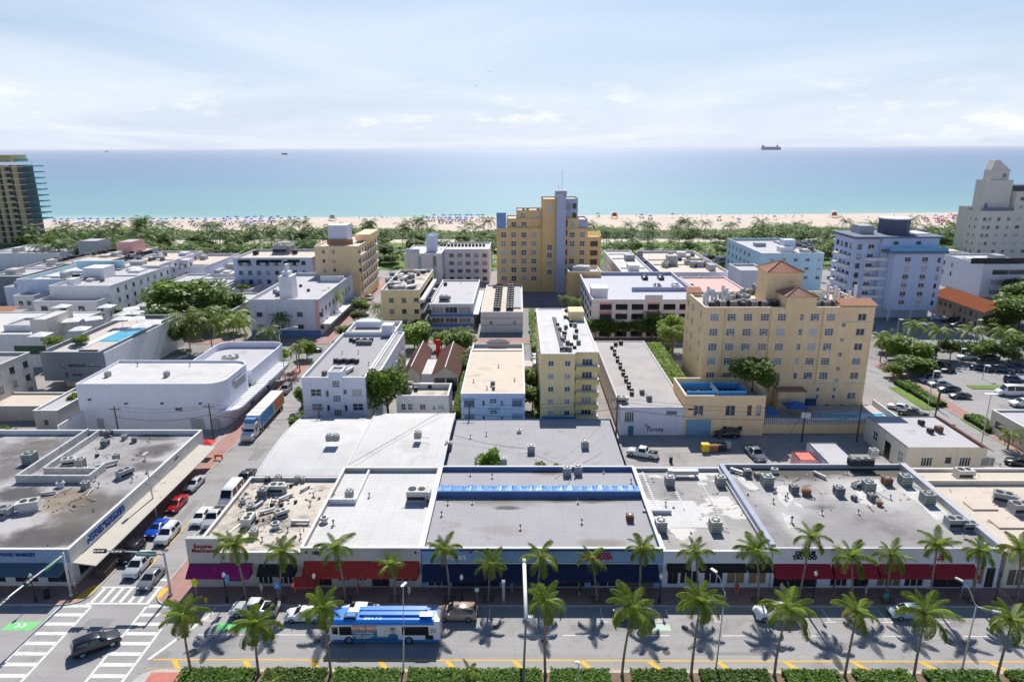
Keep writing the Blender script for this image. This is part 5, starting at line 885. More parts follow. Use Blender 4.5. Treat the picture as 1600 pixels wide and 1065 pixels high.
# ------------------------------------------------------------------ vegetation
def frond_mesh(name, L_, droop, n, lw, seed, m, hang=0.5, fold=0.5):
    "one feather leaf growing along +x from the origin, arching down"
    r = random.Random(seed); mb = MB(); pts = []; x = z = 0; a = 0.25
    for i in range(9):
        pts.append((x, z, a)); x += L_ / 8 * cos(a); z += L_ / 8 * sin(a); a -= droop / 8 * (0.5 + i / 8)
    mb.tube([(p[0], 0, p[1]) for p in pts], 0.035, 4, 1, 0.008)
    for i in range(n):
        f = (i + .6) / n; q = f * 7.99; k = int(q); t = q - k; p0, p1 = pts[k], pts[k + 1]; px, pz, pa = (p0[j] + (p1[j] - p0[j]) * t for j in range(3))
        ln = L_ * 0.24 * (sin(pi * min(1, f * .86 + .12)) ** 0.6) * r.uniform(.85, 1.12)
        for s in (1, -1):
            sw = 0.55 + 0.3 * f; dx_, dy_ = ln * sw * cos(pa) * .8, s * ln * (1 - .25 * f); dz_ = -ln * (hang + r.uniform(-.15, .2)) + ln * sw * sin(pa)
            w_ = lw * (1 if f < .8 else .7)
            b0 = (px - w_ * .5, 0, pz); b1 = (px + w_ * .5, 0, pz + .01); m0 = (px + dx_ * .5 - w_ * .4, dy_ * .55, pz + dz_ * .35 + fold * .05); m1 = (px + dx_ * .5 + w_ * .6, dy_ * .55, pz + dz_ * .35 + fold * .05); tip = (px + dx_, dy_, pz + dz_)
            mb.add([b0, b1, m1, m0, tip], [(0, 1, 2, 3), (3, 2, 4)] if s > 0 else [(3, 2, 1, 0), (4, 2, 3)], 0)
    return mb.mesh(name, [m, M('leaf_rib', (0.3, 0.32, 0.08), var=.1)])
FR = [frond_mesh('frond', 3.1, d_, 25, .1, i, leaf_palm, h_) for i, (d_, h_) in enumerate(((1.2, .35), (1.8, .5), (2.3, .75)))]
FRD = [frond_mesh('frond', 2.6, 2.3, 18, .1, 9, leaf_dry, .8)]
DEAD = frond_mesh('dead_frond', 2.4, .7, 16, .09, 12, leafmat('dead_frond_brown', (.2, .13, .06), (.3, .2, .1), .2), .5)
def trunk_mesh(h, r0, r1, lean, seed, rings=True):
    r = random.Random(seed); mb = MB(); pts = []; n = max(6, int(h / .5)); cx = r.uniform(-.12, .12)
    for i in range(n + 1): f = i / n; pts.append((lean[0] * f ** 1.6 + cx * sin(f * 3.1), lean[1] * f ** 1.6, h * f))
    mb.cyl(pts[0][0], pts[0][1], -.05, .35, r0 * 1.7, 8, r0 * 1.05)
    for i in range(n): f = i / n; a, b_ = pts[i], pts[i + 1]; mb.tube([a, b_], r0 + (r1 - r0) * f + (.012 if i % 2 else 0), 7, 0, r0 + (r1 - r0) * (f + 1 / n))
    return mb, pts[-1]
def street_palm(x, y, z0, h, label, seed, lean=(0, 0), sc=1.0, nf=19, wind=0.0, group=None, dry=0.12):
    r = random.Random(seed); t = thing('coconut_palm', label, 'palm tree', (x, y, z0), group=group)
    mb, top = trunk_mesh(h, .15, .085, lean, seed); obj('trunk', mb.mesh('trunk', trunkm, True), t)
    mb = MB(); mb.cyl(0, 0, -.35, .3, .12, 8, .17); 
    for k in range(5): a = k * 1.3; mb.box(.14 * cos(a) - .09, .14 * cos(a) + .09, .14 * sin(a) - .09, .14 * sin(a) + .09, -.3, -.1)
    obj('crown_base', mb.mesh('crown_base', M('palm_fibre', (.26, .24, .08))), t, top)
    for i in range(nf):
        f = i / (nf - 1); az = i * 2.39996 + r.uniform(-.25, .25); el = 1.15 - 1.75 * f ** 0.85 + r.uniform(-.25, .22)
        el += wind * .35 * cos(az) * -1; me = FRD[0] if f > .75 and r.random() < dry * 4 else FR[min(2, int(f * 3.2 + r.uniform(-.3, .3)) if f > 0 else 0)]
        o = obj('frond', me, t, top, rot=(r.uniform(-.25, .25), -el, az)); q = sc * r.uniform(.88, 1.1) * (.8 if f < .1 else 1); o.scale = (q, q, q)
    for i in range(r.choice((0, 0, 1, 2, 3)) if nf > 12 else 0):
        o = obj('dead_frond', DEAD, t, (top[0], top[1], top[2] - .2), rot=(r.uniform(-.3, .3), r.uniform(1.05, 1.4), r.uniform(0, 6.28))); q = sc * r.uniform(.6, .85); o.scale = (q, q, q)
    return t
r7 = random.Random(21)
# palms on the pavement: crown centre in the survey -> height
pav = [(365, 850, 'in front of the magenta awning'), (440, 862, 'in front of the black restaurant awning'), (525, 853, 'at the left half of the long red awning'), (610, 880, 'at the right half of the long red awning'), (693, 862, 'beside the snipes lettering'), (765, 878, 'with yellowing fronds before the navy awning'), (845, 868, 'at the middle of the navy awning'), (925, 872, 'covering part of the red plaza lettering'), (1003, 855, 'at the right end of the blue fascia'), (1087, 862, 'between the second and third small black awnings'), (1180, 858, 'at the right end of the small black awnings'), (1268, 838, 'tall, right of the tattoo lettering'), (1330, 868, 'before the second crimson awning'), (1393, 865, 'before the third crimson awning'), (1465, 850, 'tall, beside the small red emblem'), (1530, 858, 'right of the last crimson awning'), (1592, 856, 'at the right end of the pavement')]
for i, (px, py, lb) in enumerate(pav):
    x, z = PY(px, py, 71.4); dx_ = r7.uniform(-1.1, 1.1)
    dx_ = -.5 if px == 693 else dx_; street_palm(x - dx_, 71.4, .13, z - .25 + (.4 if px == 693 else 0), 'coconut palm on the pavement ' + lb, 100 + i, (dx_, r7.uniform(-.2, .2)), r7.uniform(.7, 1.02), r7.randrange(12, 23), .3, 'palms along the shop pavement', .5 if px == 765 else .1)
    mb = MB(); mb.box(x - dx_ - .75, x - dx_ + .75, 70.7, 72.1, .13, .17); o = setting('tree_pit', mb.mesh('tree_pit', soil))
med = [(285, 960, 300, 'leftmost in the median hedge, above the green bike patch'), (400, 972, 405, 'second from the left in the median hedge'), (502, 948, 517, 'in the median hedge at the front of the bus'), (853, 938, 852, 'in the median hedge below the navy awning'), (990, 948, 972, 'bushy, in the median hedge before the dark parked car'), (1095, 938, 1080, 'in the median hedge before the small black awnings'), (1232, 950, 1210, 'leaning, in the median hedge before the white parked car'), (1340, 954, 1320, 'leaning, in the median hedge before the middle crimson awnings'), (1447, 957, 1428, 'leaning, in the median hedge before the blue parked car'), (1582, 968, 1558, 'rightmost in the median hedge')]
for i, (px, py, bx, lb) in enumerate(med):
    x, z = PY(px, py, 58.9); xb = P(bx, 1055)[0] * 58.9 / P(bx, 1055)[1]
    street_palm(xb, 58.9, .15, z - .3, 'coconut palm ' + lb, 200 + i, (x - xb, 0), r7.uniform(.8, 1.06), r7.randrange(15, 26), .9, 'palms in the median hedge', .08)
street_palm(P(735, 1065)[0], 57.6, .15, 1.7, 'short young palm poking out of the median hedge at the bottom edge, left one', 301, (0, 0), .5, 10); street_palm(P(437, 1068)[0], 56.6, .15, 1.2, 'short bright young palm in the hedge under the bus', 302, (0, 0), .5, 10)
# hedges
def hedge(x0, x1, y0, y1, z0, h, label, seed, m=leaf_hedge, n=None, sz=.13, name='hedge', group=None, cat='hedge', core=True):
    r = random.Random(seed); mb = MB(); A = (x1 - x0) * (y1 - y0) + 2 * (x1 - x0) * h
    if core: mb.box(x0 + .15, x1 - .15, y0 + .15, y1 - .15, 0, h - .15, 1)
    for i in range(n or int(A * 75)):
        x = r.uniform(x0, x1); bump = .1 * sin(x * 3 + seed) + .06 * sin(x * 7.7)
        if r.random() < .6: y, z = r.uniform(y0, y1), h + bump + r.gauss(0, .06)
        else: y, z = (y0 if r.random() < .45 else y1) + r.gauss(0, .07), r.uniform(.05, h)
        a, b_, s = r.uniform(0, 6.28), r.uniform(-.9, .9), sz * r.uniform(.7, 1.4); ux, uy, uz = s * cos(a), s * sin(a), s * b_ * .5; vx, vy, vz = -s * .6 * sin(a), s * .6 * cos(a), s * .5 * r.uniform(-1, 1)
        mb.quad((x - ux, y - uy, z - uz), (x - vx, y - vy, z - vz), (x + ux, y + uy, z + uz), (x + vx, y + vy, z + vz))
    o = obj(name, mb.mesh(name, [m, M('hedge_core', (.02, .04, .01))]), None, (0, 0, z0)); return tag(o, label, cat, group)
hx = [P(q, 1058)[0] for q in (280, 296, 402, 412, 512, 522, 580, 632, 640, 735, 745, 852, 862, 955, 984, 1075, 1092, 1198, 1222, 1312, 1332, 1420, 1440, 1500, 1552, 1570, 1660)]
names = ['first stretch by the brick nose', 'under the leftmost palm', '', '', '']
for k, (a, b_, lb) in enumerate(((284, 401, 'between the brick nose and the second palm'), (414, 511, 'just left of the bus'), (523, 626, 'below the front half of the bus'), (638, 846, 'below the rear of the bus'), (860, 953, 'left of the bushy palm'), (985, 1072, 'right of the bushy palm'), (1093, 1198, 'left of the first leaning palm'), (1222, 1308, 'between the first two leaning palms'), (1332, 1418, 'between the second and third leaning palms'), (1442, 1550, 'behind the double armed street light'), (1570, 1680, 'at the right end of the median'))):
    x0, x1 = P(a, 1058)[0], P(b_, 1058)[0]; hedge(x0, x1, 57.2, 59.3, .18, .6, 'clipped green hedge in the median ' + lb, k, group='stretches of median hedge')
# broadleaf crowns
def crown(seed, n, sz, m, blobs=15, flat=.95):
    r = random.Random(seed); mb = MB(); bl = []
    for i in range(blobs): a = r.uniform(0, 6.28); q = r.uniform(.2, .72); bl.append((q * cos(a), q * sin(a), r.uniform(-.5, .5) * flat * (1 - .45 * q), r.uniform(.32, .52)))
    for i in range(n):
        cx, cy, cz, q = bl[i % blobs]; t = r.uniform(0, 6.28); u = r.uniform(-1, 1); w_ = sqrt(1 - u * u); rr = q * r.uniform(.72, 1.05)
        x, y, z = cx + rr * w_ * cos(t), cy + rr * w_ * sin(t), cz + rr * u * flat
        s = sz * r.uniform(.6, 1.3); a, b_ = r.uniform(0, 6.28), r.uniform(-.8, .8)
        ux, uy, uz = s * cos(a), s * sin(a), s * b_ * .6; vx, vy, vz = -s * .7 * sin(a), s * .7 * cos(a), s * r.uniform(-.6, .6)
        mb.quad((x - ux, y - uy, z - uz), (x - vx, y - vy, z - vz), (x + ux, y + uy, z + uz), (x + vx, y + vy, z + vz))
    return mb.mesh('crown', m)
CR = {('t', i): crown(i, 3200, .075, leaf_tree) for i in range(3)}; CR.update({('l', i): crown(10 + i, 3000, .075, leaf_lime) for i in range(2)})
def trunk_b(h, r):
    mb = MB(); mb.cyl(0, 0, -.1, h, r, 8, r * .6)
    for k in range(4): a = k * 1.57 + .4; mb.tube([(0, 0, h * .8), (h * .25 * cos(a), h * .25 * sin(a), h * 1.1), (h * .45 * cos(a), h * .45 * sin(a), h * 1.35)], r * .4, 5, 0, r * .15)
    return mb.mesh('trunk', barkm)
TB = trunk_b(3.0, .22)
def tree(px, py, w_, h, label, kind='t', k=0, z=0.0, group=None, loc=None, rz=0):
    "px, py: foot of the tree in the survey; w_ crown width, h total height (metres)"
    x, y = (loc or P(px, py, z)[:2]); t = thing('broadleaf_tree', label, 'tree', (x, y, z), rz or r7.uniform(0, 6), group=group)
    ch = h * .86; obj('trunk', TB, t, sc=(h / 8, h / 8, h * .36 / 3)); obj('crown', CR[(kind, k)], t, (0, 0, h - ch * .5), sc=(w_ / 2, w_ / 2, ch / 1.75)); return t
tree(292, 510, 22, 16, 'big dark green tree left of the pink corner hotel', 't', 0); tree(265, 525, 14, 11, 'dark tree at the left foot of the biggest tree', 't', 1); tree(350, 495, 14, 10, 'dark tree right of the biggest tree', 't', 2); tree(385, 470, 8, 7, 'small round tree beside the white awning hotel', 't', 1)
tree(607, 660, 8.6, 12.5, 'tall bright green tree between white apartments and cream house', 't', 0); tree(612, 600, 7, 8, 'lower green tree behind the tall bright tree', 'l', 0); tree(648, 545, 10, 8, 'green tree at the head of the tiled cottages', 'l', 1); tree(720, 562, 8.5, 8.5, 'fine leaved tree beside the blue white apartments', 't', 2)
tree(764, 745, 4.6, 7.2, 'bright tree growing up through the grey annex roof', 'l', 0, loc=P(765, 722, 4.4)[:2]); tree(858, 745, 3.4, 5.2, 'low bright bush behind the rear parapet of the blue plaza', 'l', 1, loc=P(845, 727, 4.4)[:2]); tree(874, 745, 2.8, 5.1, 'smaller bright bush next to the low bush behind the blue plaza', 'l', 0, loc=P(872, 727, 4.4)[:2])
tree(1050, 550, 9, 11.5, 'vivid green leafy tree left of the yellow hotel', 'l', 0); tree(975, 525, 7, 6, 'dark tree in the shade before the pink garage, left one', 't', 1); tree(1002, 527, 8, 7, 'dark tree in the shade before the pink garage, right one', 't', 2)
tree(1175, 612, 8, 7.5, 'dark creeper clad tree on the yellow annex terrace', 't', 0, 7.0); tree(1200, 612, 4.5, 4.5, 'small shrub beside the creeper clad tree', 't', 1, 6.0)
tree(1418, 570, 11, 7.5, 'bright round tree by the car park corner', 'l', 1); tree(1425, 585, 9, 5, 'dark spreading shrub tree by the car park corner', 't', 1); tree(1484, 562, 6.5, 5.5, 'grey green small tree at the car park edge', 't', 0); tree(1540, 560, 7, 5.5, 'small round tree among the parked cars', 't', 2)
for k, (px, py, ww, hh) in enumerate(((1572, 512, 13, 9), (1585, 505, 14, 10), (1590, 520, 15, 12), (1600, 485, 15, 10), (1556, 520, 10, 6), (1598, 470, 13, 9), (1590, 560, 9, 7))): tree(px, py, ww, hh, 'broad green tree in the clump beside the orange roofed lodge', 't', k % 3, group='trees around the orange roofed lodge')
for k, (px, py) in enumerate(((430, 585), (413, 597), (402, 610), (388, 625), (440, 570))): tree(px, py, 5.2, 4.6, 'small bright street tree beside the theatre canopy', 'l', k % 2, group='street trees beside the theatre')
tree(4, 712, 8, 5.6, 'green bush hanging over the dark roof at the left edge', 't', 1, 0); tree(122, 648, 4, 5.5, 'slim green shrub between grey block and theatre', 't', 2); tree(472, 640, 3.2, 5.6, 'narrow leafy shrub at the corner of the white apartments', 'l', 0); tree(560, 487, 7, 5, 'dark street tree beside the striped hotel', 't', 0)
for k, (px, py, ww, hh) in enumerate(((200, 470, 8, 5), (250, 470, 9, 6), (322, 520, 13, 9), (370, 520, 9, 7), (275, 545, 10, 8), (310, 470, 10, 7), (240, 530, 8, 6))): tree(px, py, ww, hh, 'green courtyard tree left of the pink corner hotel', 'tl'[k % 2], k % 2, group='courtyard trees left of the pink corner hotel')
for k, (px, py) in enumerate(((588, 545), (505, 595), (600, 560), (690, 545), (740, 575), (828, 610), (832, 640), (495, 625), (560, 470), (575, 440), (610, 415), (480, 560), (222, 505), (180, 500), (400, 500), (345, 470))): tree(px, py, 5.6, 5.5, 'leafy tree filling a gap between the middle blocks', 'tl'[k % 2], k % 2, group='trees in the gaps between the middle blocks')
for k, px in enumerate((930, 950, 1018, 1034)): tree(px, 530, 6.5, 6.5, 'shady street tree along the front of the pink garage', 't', k % 3, group='street trees before the pink garage')
for k, (px, py) in enumerate(((1400, 560), (1395, 590), (1440, 590), (1380, 550), (1452, 560), (1520, 560), (1575, 568))): tree(px, py, 5.5, 4, 'leafy shrub along the edge of the car park', 'tl'[k % 2], k % 2, group='shrubs along the car park edge')
for k, (px, py) in enumerate(((560, 505), (570, 490), (540, 530), (585, 520), (655, 520), (742, 480), (742, 500), (660, 545), (735, 590), (640, 530))): tree(px, py, 5, 4.5, 'street shrub between the hotels across the avenue', 'tl'[k % 2], k % 2, group='street shrubs between the hotels')
tree(462, 668, 3, 2.6, 'low shrub by the side street fence', 'l', 1); tree(645, 500, 8, 6, 'dark green tree below the balcony hotel', 't', 1); tree(1035, 560, 5, 4, 'small shrub behind the long warehouse', 'l', 0)
for k, (px, py) in enumerate(((84, 540), (128, 538))): tree(px, py, 5, 2.4, 'leafy planter bush on the rooftop pool deck', 'l', k, 8.3, group='planter bushes on the pool deck')
# hedges and creepers as plants of their own
x0, _, _ = P(828, 520); hedge(P(829, 530)[0], P(834, 530)[0] + .6, P(830, 555)[1], P(830, 480)[1] - 12, 0, 2.4, 'tall narrow lime hedge between motel and yellow block', 31, leaf_lime, 1500, .3)
hedge(32.3, 35.6, 133, 165, 0, 5.9, 'leafy creeper wall along the right side of the long warehouse', 32, leaf_lime, 5200, .32)
for a, (px0, py0, px1, py1, hh, lb) in enumerate(((1395, 600, 1440, 612, .9, 'flower bed hedge along the red footpath, upper part'), (1425, 612, 1470, 635, .8, 'brownish hedge along the red footpath beside the parked cars'), (1525, 655, 1545, 676, 1.0, 'low hedge on the grass island near the white van'))):
    p, q = P(px0, py0), P(px1, py1); xa = (p[0] + q[0]) / 2; hedge(xa - 1.6, xa + 1.6, q[1], p[1], .1, hh, lb, 40 + a, leaf_hedge, 1400, .25)
hedge(P(835, 640)[0], P(835, 640)[0] + 1.8, 128, 158, 0, 1.8, 'strip of shrubs between the blue white and yellow apartments', 44, leaf_lime, 2600, .28)
hedge(-13.2, -11.6, 127, 160, 0, 2.6, 'strip of garden shrubs left of the blue white apartments', 45, leaf_tree, 2200, .28); hedge(-44.2, -42.3, 122, 150, .1, 1.3, 'shrubs along the side street by the white apartments', 46, leaf_lime, 1200, .25)
# mid distance palms with joined crowns
def palm_crown(seed, m, nf=15, L_=2.8, n=11, lw=.2, full=False):
    r = random.Random(seed); mb = MB()
    for i in range(nf):
        f = i / (nf - 1); az = i * 2.39996; el = 1.1 - 1.7 * f; src = MB(); x = z = 0; a = el; ln = L_ * r.uniform(.85, 1.1); pts = []
        for k in range(6): pts.append((x, z)); x += ln / 5 * cos(a); z += ln / 5 * sin(a); a -= .32 + .1 * k * .5
        ca, sa = cos(az), sin(az)
        for k in range(n):
            q = (k + .5) / n * 4.99; j = int(q); t = q - j; px = pts[j][0] + (pts[j + 1][0] - pts[j][0]) * t; pz = pts[j][1] + (pts[j + 1][1] - pts[j][1]) * t
            g = ln * .25 * sin(pi * min(1, (k + 1.6) / (n + 1))) ** .6
            for s in (1, -1):
                b_ = [(px - lw * .5, 0, pz), (px + lw * .5, 0, pz), (px + lw * .6 + g * .4, s * g, pz - g * r.uniform(.4, .8))]
                b_ = [(u * ca - v * sa, u * sa + v * ca, w_) for u, v, w_ in b_]; mb.add(b_, [(0, 1, 2)])
    return mb.mesh('crown', m)
PCk = [palm_crown(i, leaf_park) for i in range(4)]; PCg = [palm_crown(20 + i, leaf_palm, 22, 2.6, 14, .16) for i in range(2)]
mbt, _ = trunk_mesh(8, .16, .1, (.3, 0), 3); PTr = mbt.mesh('trunk', trunkm)
def mid_palm(x, y, h, s, label, me, group=None, z=0.0, name='palm_tree'):
    t = thing(name, label, 'palm tree', (x, y, z), r7.uniform(0, 6.28), group=group); obj('trunk', PTr, t, sc=(1, 1, h / 8)); obj('crown', me, t, (.3, 0, h), sc=s, rz=r7.uniform(0, 6)); return t
def mp(px, py, cy, s, label, g=True, group=None, z=0.0):
    x, y, _ = P(px, py, z); h = PY(px, cy, y)[1] - z; return mid_palm(x, y, h, s, label, PCg[r7.randrange(2)] if g else PCk[r7.randrange(4)], group, z)
for a in ((465, 575, 543, 1.0, 'left of the twin palms at the corner past the theatre'), (469, 582, 540, 1.0, 'right of the twin palms at the corner past the theatre'), (420, 545, 517, 1.7, 'fluffy, before the blue base of the pink hotel'), (442, 528, 497, 1.5, 'against the wall of the pink corner hotel'), (522, 500, 460, 2.0, 'big, at the street side of the pink corner hotel'), (368, 548, 500, 2.7, 'large yellowish, right end of the clump by the theatre'), (332, 548, 500, 2.6, 'in the middle of the clump by the theatre'), (298, 550, 498, 2.6, 'at the left of the clump by the theatre'), (232, 485, 462, 1.5, 'like a banana plant beside the white hotel wing'), (218, 482, 458, 1.3, 'thin, beside the banana like plant'),
          (618, 500, 470, 2.0, 'left of the pair before the balcony hotel'), (645, 505, 475, 2.2, 'right of the pair before the balcony hotel'), (592, 500, 478, 1.4, 'small, at the corner of the balcony hotel'), (602, 512, 490, 1.3, 'low, at the corner of the balcony hotel'), (678, 440, 403, 1.5, 'tall, before the white hotel with the turret'), (716, 588, 562, 1.3, 'yellow green, beside the right tiled cottage'), (725, 545, 520, 1.7, 'dark, behind the right tiled cottage'), (885, 490, 466, 1.3, 'lime coloured, behind the yellow block, left one'), (903, 492, 470, 1.3, 'lime coloured, behind the yellow block, right one'), (650, 415, 408, 1.2, 'at the lawn edge near the white hotel'),
          (1043, 560, 515, 1.6, 'left of two tall palms by the yellow hotel wall'), (1051, 563, 520, 1.5, 'right of two tall palms by the yellow hotel wall'), (1020, 530, 495, 1.6, 'dark, in front of the pink garage'), (1427, 545, 508, 1.6, 'before the blue hotel ground floor'), (1462, 560, 517, 1.6, 'at the left of the car park row'), (1510, 562, 515, 1.7, 'in the middle of the car park row'), (1561, 566, 520, 1.8, 'at the right of the car park row'), (1375, 565, 528, 1.5, 'at the right corner of the yellow hotel'), (1384, 560, 525, 1.4, 'behind the palm at the yellow hotel corner'), (1574, 702, 678, 1.0, 'small bright, beside the corner kiosk'), (1213, 610, 585, 1.0, 'small, on the terrace of the yellow hotel'), (1390, 480, 468, 1.3, 'small, at the foot of the blue hotel'), (985, 402, 378, 1.2, 'by the pink side hotel'), (1150, 420, 400, 1.4, 'beside the white cube building')):
    mp(*a[:4], 'palm ' + a[4])
# park palms, sea grape, dune
r8 = random.Random(5)
def parkp(x, y, h, s, lb, g): return mid_palm(x, y, h, s, lb, PCk[r8.randrange(4)], g)
k = 0
while k < 290:
    px = r8.uniform(60, 1500); y = r8.choice([r8.uniform(308, 330), r8.uniform(345, 366), r8.uniform(374, 396)]) if r8.random() < .8 else r8.uniform(413, 425); X = (px - 810) / F * y * 1.04
    if -14 < X < 36 and y < 300: continue
    parkp(X, y, r8.uniform(6.5, 11), r8.uniform(1.7, 2.4), 'coconut palm in the beachfront park', 'coconut palms in the beachfront park'); k += 1
for px, py in ((195, 349), (212, 344), (205, 347), (228, 350), (245, 352), (118, 352), (150, 356), (640, 345), (655, 344), (662, 346), (628, 352), (1075, 348), (1020, 352), (1188, 350), (352, 348), (420, 355)):
    x, z = PY(px, py, 385 + r8.uniform(-10, 10)); parkp(x, 385, z, 2.1, 'tall coconut palm rising above the park trees', 'tall palms above the park trees')
for i in range(150):
    px = r8.uniform(60, 1560); y = r8.choice([318, 335, 350, 362, 382, 392]) + r8.uniform(-7, 7); X = (px - 810) / F * y * 1.04
    t = tree(0, 0, r8.uniform(8, 15), r8.uniform(4, 8), 'low green tree among the park palms', 't', i % 3, group='broadleaf trees in the beachfront park', loc=(X, y))
for i in range(24):
    px = r8.uniform(70, 400); y = r8.uniform(315, 392); X = (px - 810) / F * y * 1.04
    tree(0, 0, r8.uniform(13, 20), r8.uniform(6.5, 9.5), 'dense green tree at the left end of the beachfront park', 't', i % 3, group='dense trees at the left end of the park', loc=(X, y))
mb = MB(); X = -420
def duneh(x, y): return max(.2, (4.2 + 1.7 * sin(x * .045) + .9 * sin(x * .11 + 2)) * (1 - ((y - 432) / 19) ** 2))
while X < 460:
    X += .055; y = r8.uniform(414, 450 + 6 * sin(X * .03)); z = duneh(X, y) * r8.uniform(.75, 1.05); s = r8.uniform(.35, .75); a = r8.uniform(0, 6.28); ux, uy = s * cos(a), s * sin(a); t1, t2 = r8.uniform(-.4, .4), r8.uniform(-.4, .4)
    mb.quad((X - ux, y - uy, z - t1), (X + uy * .8, y - ux * .8, z - t2), (X + ux, y + uy, z + t1), (X - uy * .8, y + ux * .8, z + t2))
gx = [(-425 + i * 8) for i in range(112)]
for i in range(len(gx) - 1):
    for j in range(5):
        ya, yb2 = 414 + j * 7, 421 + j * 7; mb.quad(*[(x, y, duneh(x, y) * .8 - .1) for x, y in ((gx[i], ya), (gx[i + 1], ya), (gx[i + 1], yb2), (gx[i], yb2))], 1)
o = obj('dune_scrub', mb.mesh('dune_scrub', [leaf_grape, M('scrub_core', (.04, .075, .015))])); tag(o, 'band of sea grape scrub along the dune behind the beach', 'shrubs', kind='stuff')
mb = MB()
for i in range(9000):
    x, y = r8.uniform(-380, 420), r8.uniform(306, 398)
    if r8.random() < .5 + .5 * sin(x * .05) * sin(y * .2): continue
    z = r8.uniform(.1, 1.6); s = r8.uniform(.4, .9); a = r8.uniform(0, 6.28); ux, uy = s * cos(a), s * sin(a); mb.quad((x - ux, y - uy, z - .3), (x + uy, y - ux, z), (x + ux, y + uy, z + .3), (x - uy, y + ux, z + .1))
o = obj('park_undergrowth', mb.mesh('park_undergrowth', leaf_tree)); tag(o, 'low undergrowth between the park palms', 'shrubs', kind='stuff')
for i, (a, b_, c_, d_) in enumerate((((1395, 605), (1470, 640), 3.4, 'grass strip beside the red footpath'), ((1508, 655), (1560, 680), 3.6, 'grass island near the white van'))):
    p, q = P(*a), P(*b_); mb = MB(); mb.box(p[0] - 1, p[0] - 1 + c_, q[1], p[1], .0, .12); o = setting('grass_strip', mb.mesh('grass_strip', grassm))
mb = MB(); p = P(1535, 605); mb.box(p[0] - 3, p[0] + 6, p[1] - 1.2, p[1] + 1.2, 0, .14); setting('grass_strip', mb.mesh('grass_strip', grassm))
# ------------------------------------------------------------------ vehicles (front along +x)
def wheelset(r=.33, w=.22):
    t = MB(); n = 14
    def ring(mb, r0, r1, y0, y1, m=0):
        vs = [(q * cos(2 * pi * i / n), y, q * sin(2 * pi * i / n)) for q, y in ((r0, y0), (r1, y1)) for i in range(n)]
        mb.add(vs, [(i, (i + 1) % n, n + (i + 1) % n, n + i) for i in range(n)], m)
    ring(t, r, r, -w / 2, w / 2); ring(t, r * .62, r, w / 2, w / 2); ring(t, r, r * .62, -w / 2, -w / 2)
    h = MB(); ring(h, 0.001, r * .62, w / 2 - .02, w / 2 - .02); ring(h, r * .62, .001, -w / 2 + .02, -w / 2 + .02)
    for k in range(5): a = k * 1.2566; h.box(-.04, .04, w / 2 - .018, w / 2, 0, r * .58) if 0 else h.add([(r * .1 * cos(a - .6), w / 2 - .005, r * .1 * sin(a - .6)), (r * .58 * cos(a - .1), w / 2 - .005, r * .58 * sin(a - .1)), (r * .58 * cos(a + .1), w / 2 - .005, r * .58 * sin(a + .1)), (r * .1 * cos(a + .6), w / 2 - .005, r * .1 * sin(a + .6))], [(0, 1, 2, 3)])
    return t.mesh('wheel', tyre), h.mesh('rim', rimm)
WH = {}
CARS = {  # stations: x, belt z, top z, top half width, width factor ; glass spans by station index
    'sedan': dict(W=.91, r=.33, st=[(-2.36, .72, .78, .74, .88), (-2.22, .94, 1.0, .78, .96), (-1.62, .97, 1.05, .76, 1), (-.95, .97, 1.4, .6, 1), (.1, .95, 1.45, .62, 1), (.45, .95, 1.42, .62, 1), (1.2, .93, .99, .78, 1), (2.1, .8, .84, .78, .96), (2.36, .52, .6, .72, .86)], rw=2, roof=(3, 5), ws=5, ax=(-1.4, 1.42)),
    'suv': dict(W=.96, r=.38, st=[(-2.36, .9, .96, .8, .92), (-2.28, 1.08, 1.15, .82, .97), (-2.05, 1.1, 1.66, .66, 1), (-.6, 1.08, 1.72, .7, 1), (.35, 1.06, 1.69, .69, 1), (1.1, 1.04, 1.12, .82, 1), (2.15, .93, .98, .82, .97), (2.38, .6, .68, .76, .88)], rw=1, roof=(2, 4), ws=4, ax=(-1.42, 1.45)),
    'pickup': dict(W=.98, r=.4, st=[(-2.85, 1.06, 1.1, .88, .98), (-1.05, 1.08, 1.12, .88, 1), (-.98, 1.1, 1.16, .86, 1), (-.75, 1.1, 1.78, .68, 1), (.5, 1.08, 1.8, .7, 1), (1.2, 1.06, 1.14, .84, 1), (2.4, .98, 1.03, .84, .97), (2.72, .62, .7, .78, .9)], rw=2, roof=(3, 4), ws=4, ax=(-1.75, 1.75), bed=1),
    'van': dict(W=1.0, r=.37, st=[(-2.95, 1.2, 1.26, .86, .95), (-2.9, 1.25, 2.4, .82, 1), (-.2, 1.25, 2.45, .84, 1), (1.3, 1.22, 2.35, .8, 1), (2.15, 1.2, 1.3, .8, .99), (2.85, .95, 1.02, .78, .95), (3.0, .6, .66, .72, .88)], rw=0, roof=(1, 3), ws=3, ax=(-1.8, 1.95)),
    'coupe': dict(W=.93, r=.34, st=[(-2.2, .68, .74, .74, .88), (-2.08, .88, .93, .78, .97), (-1.3, .9, 1.0, .74, 1), (-.55, .9, 1.24, .58, 1), (.1, .88, 1.27, .58, 1), (.9, .85, .92, .78, 1), (1.95, .72, .77, .76, .96), (2.22, .45, .52, .68, .84)], rw=2, roof=(3, 4), ws=4, ax=(-1.3, 1.35)),
}
_cm = {}
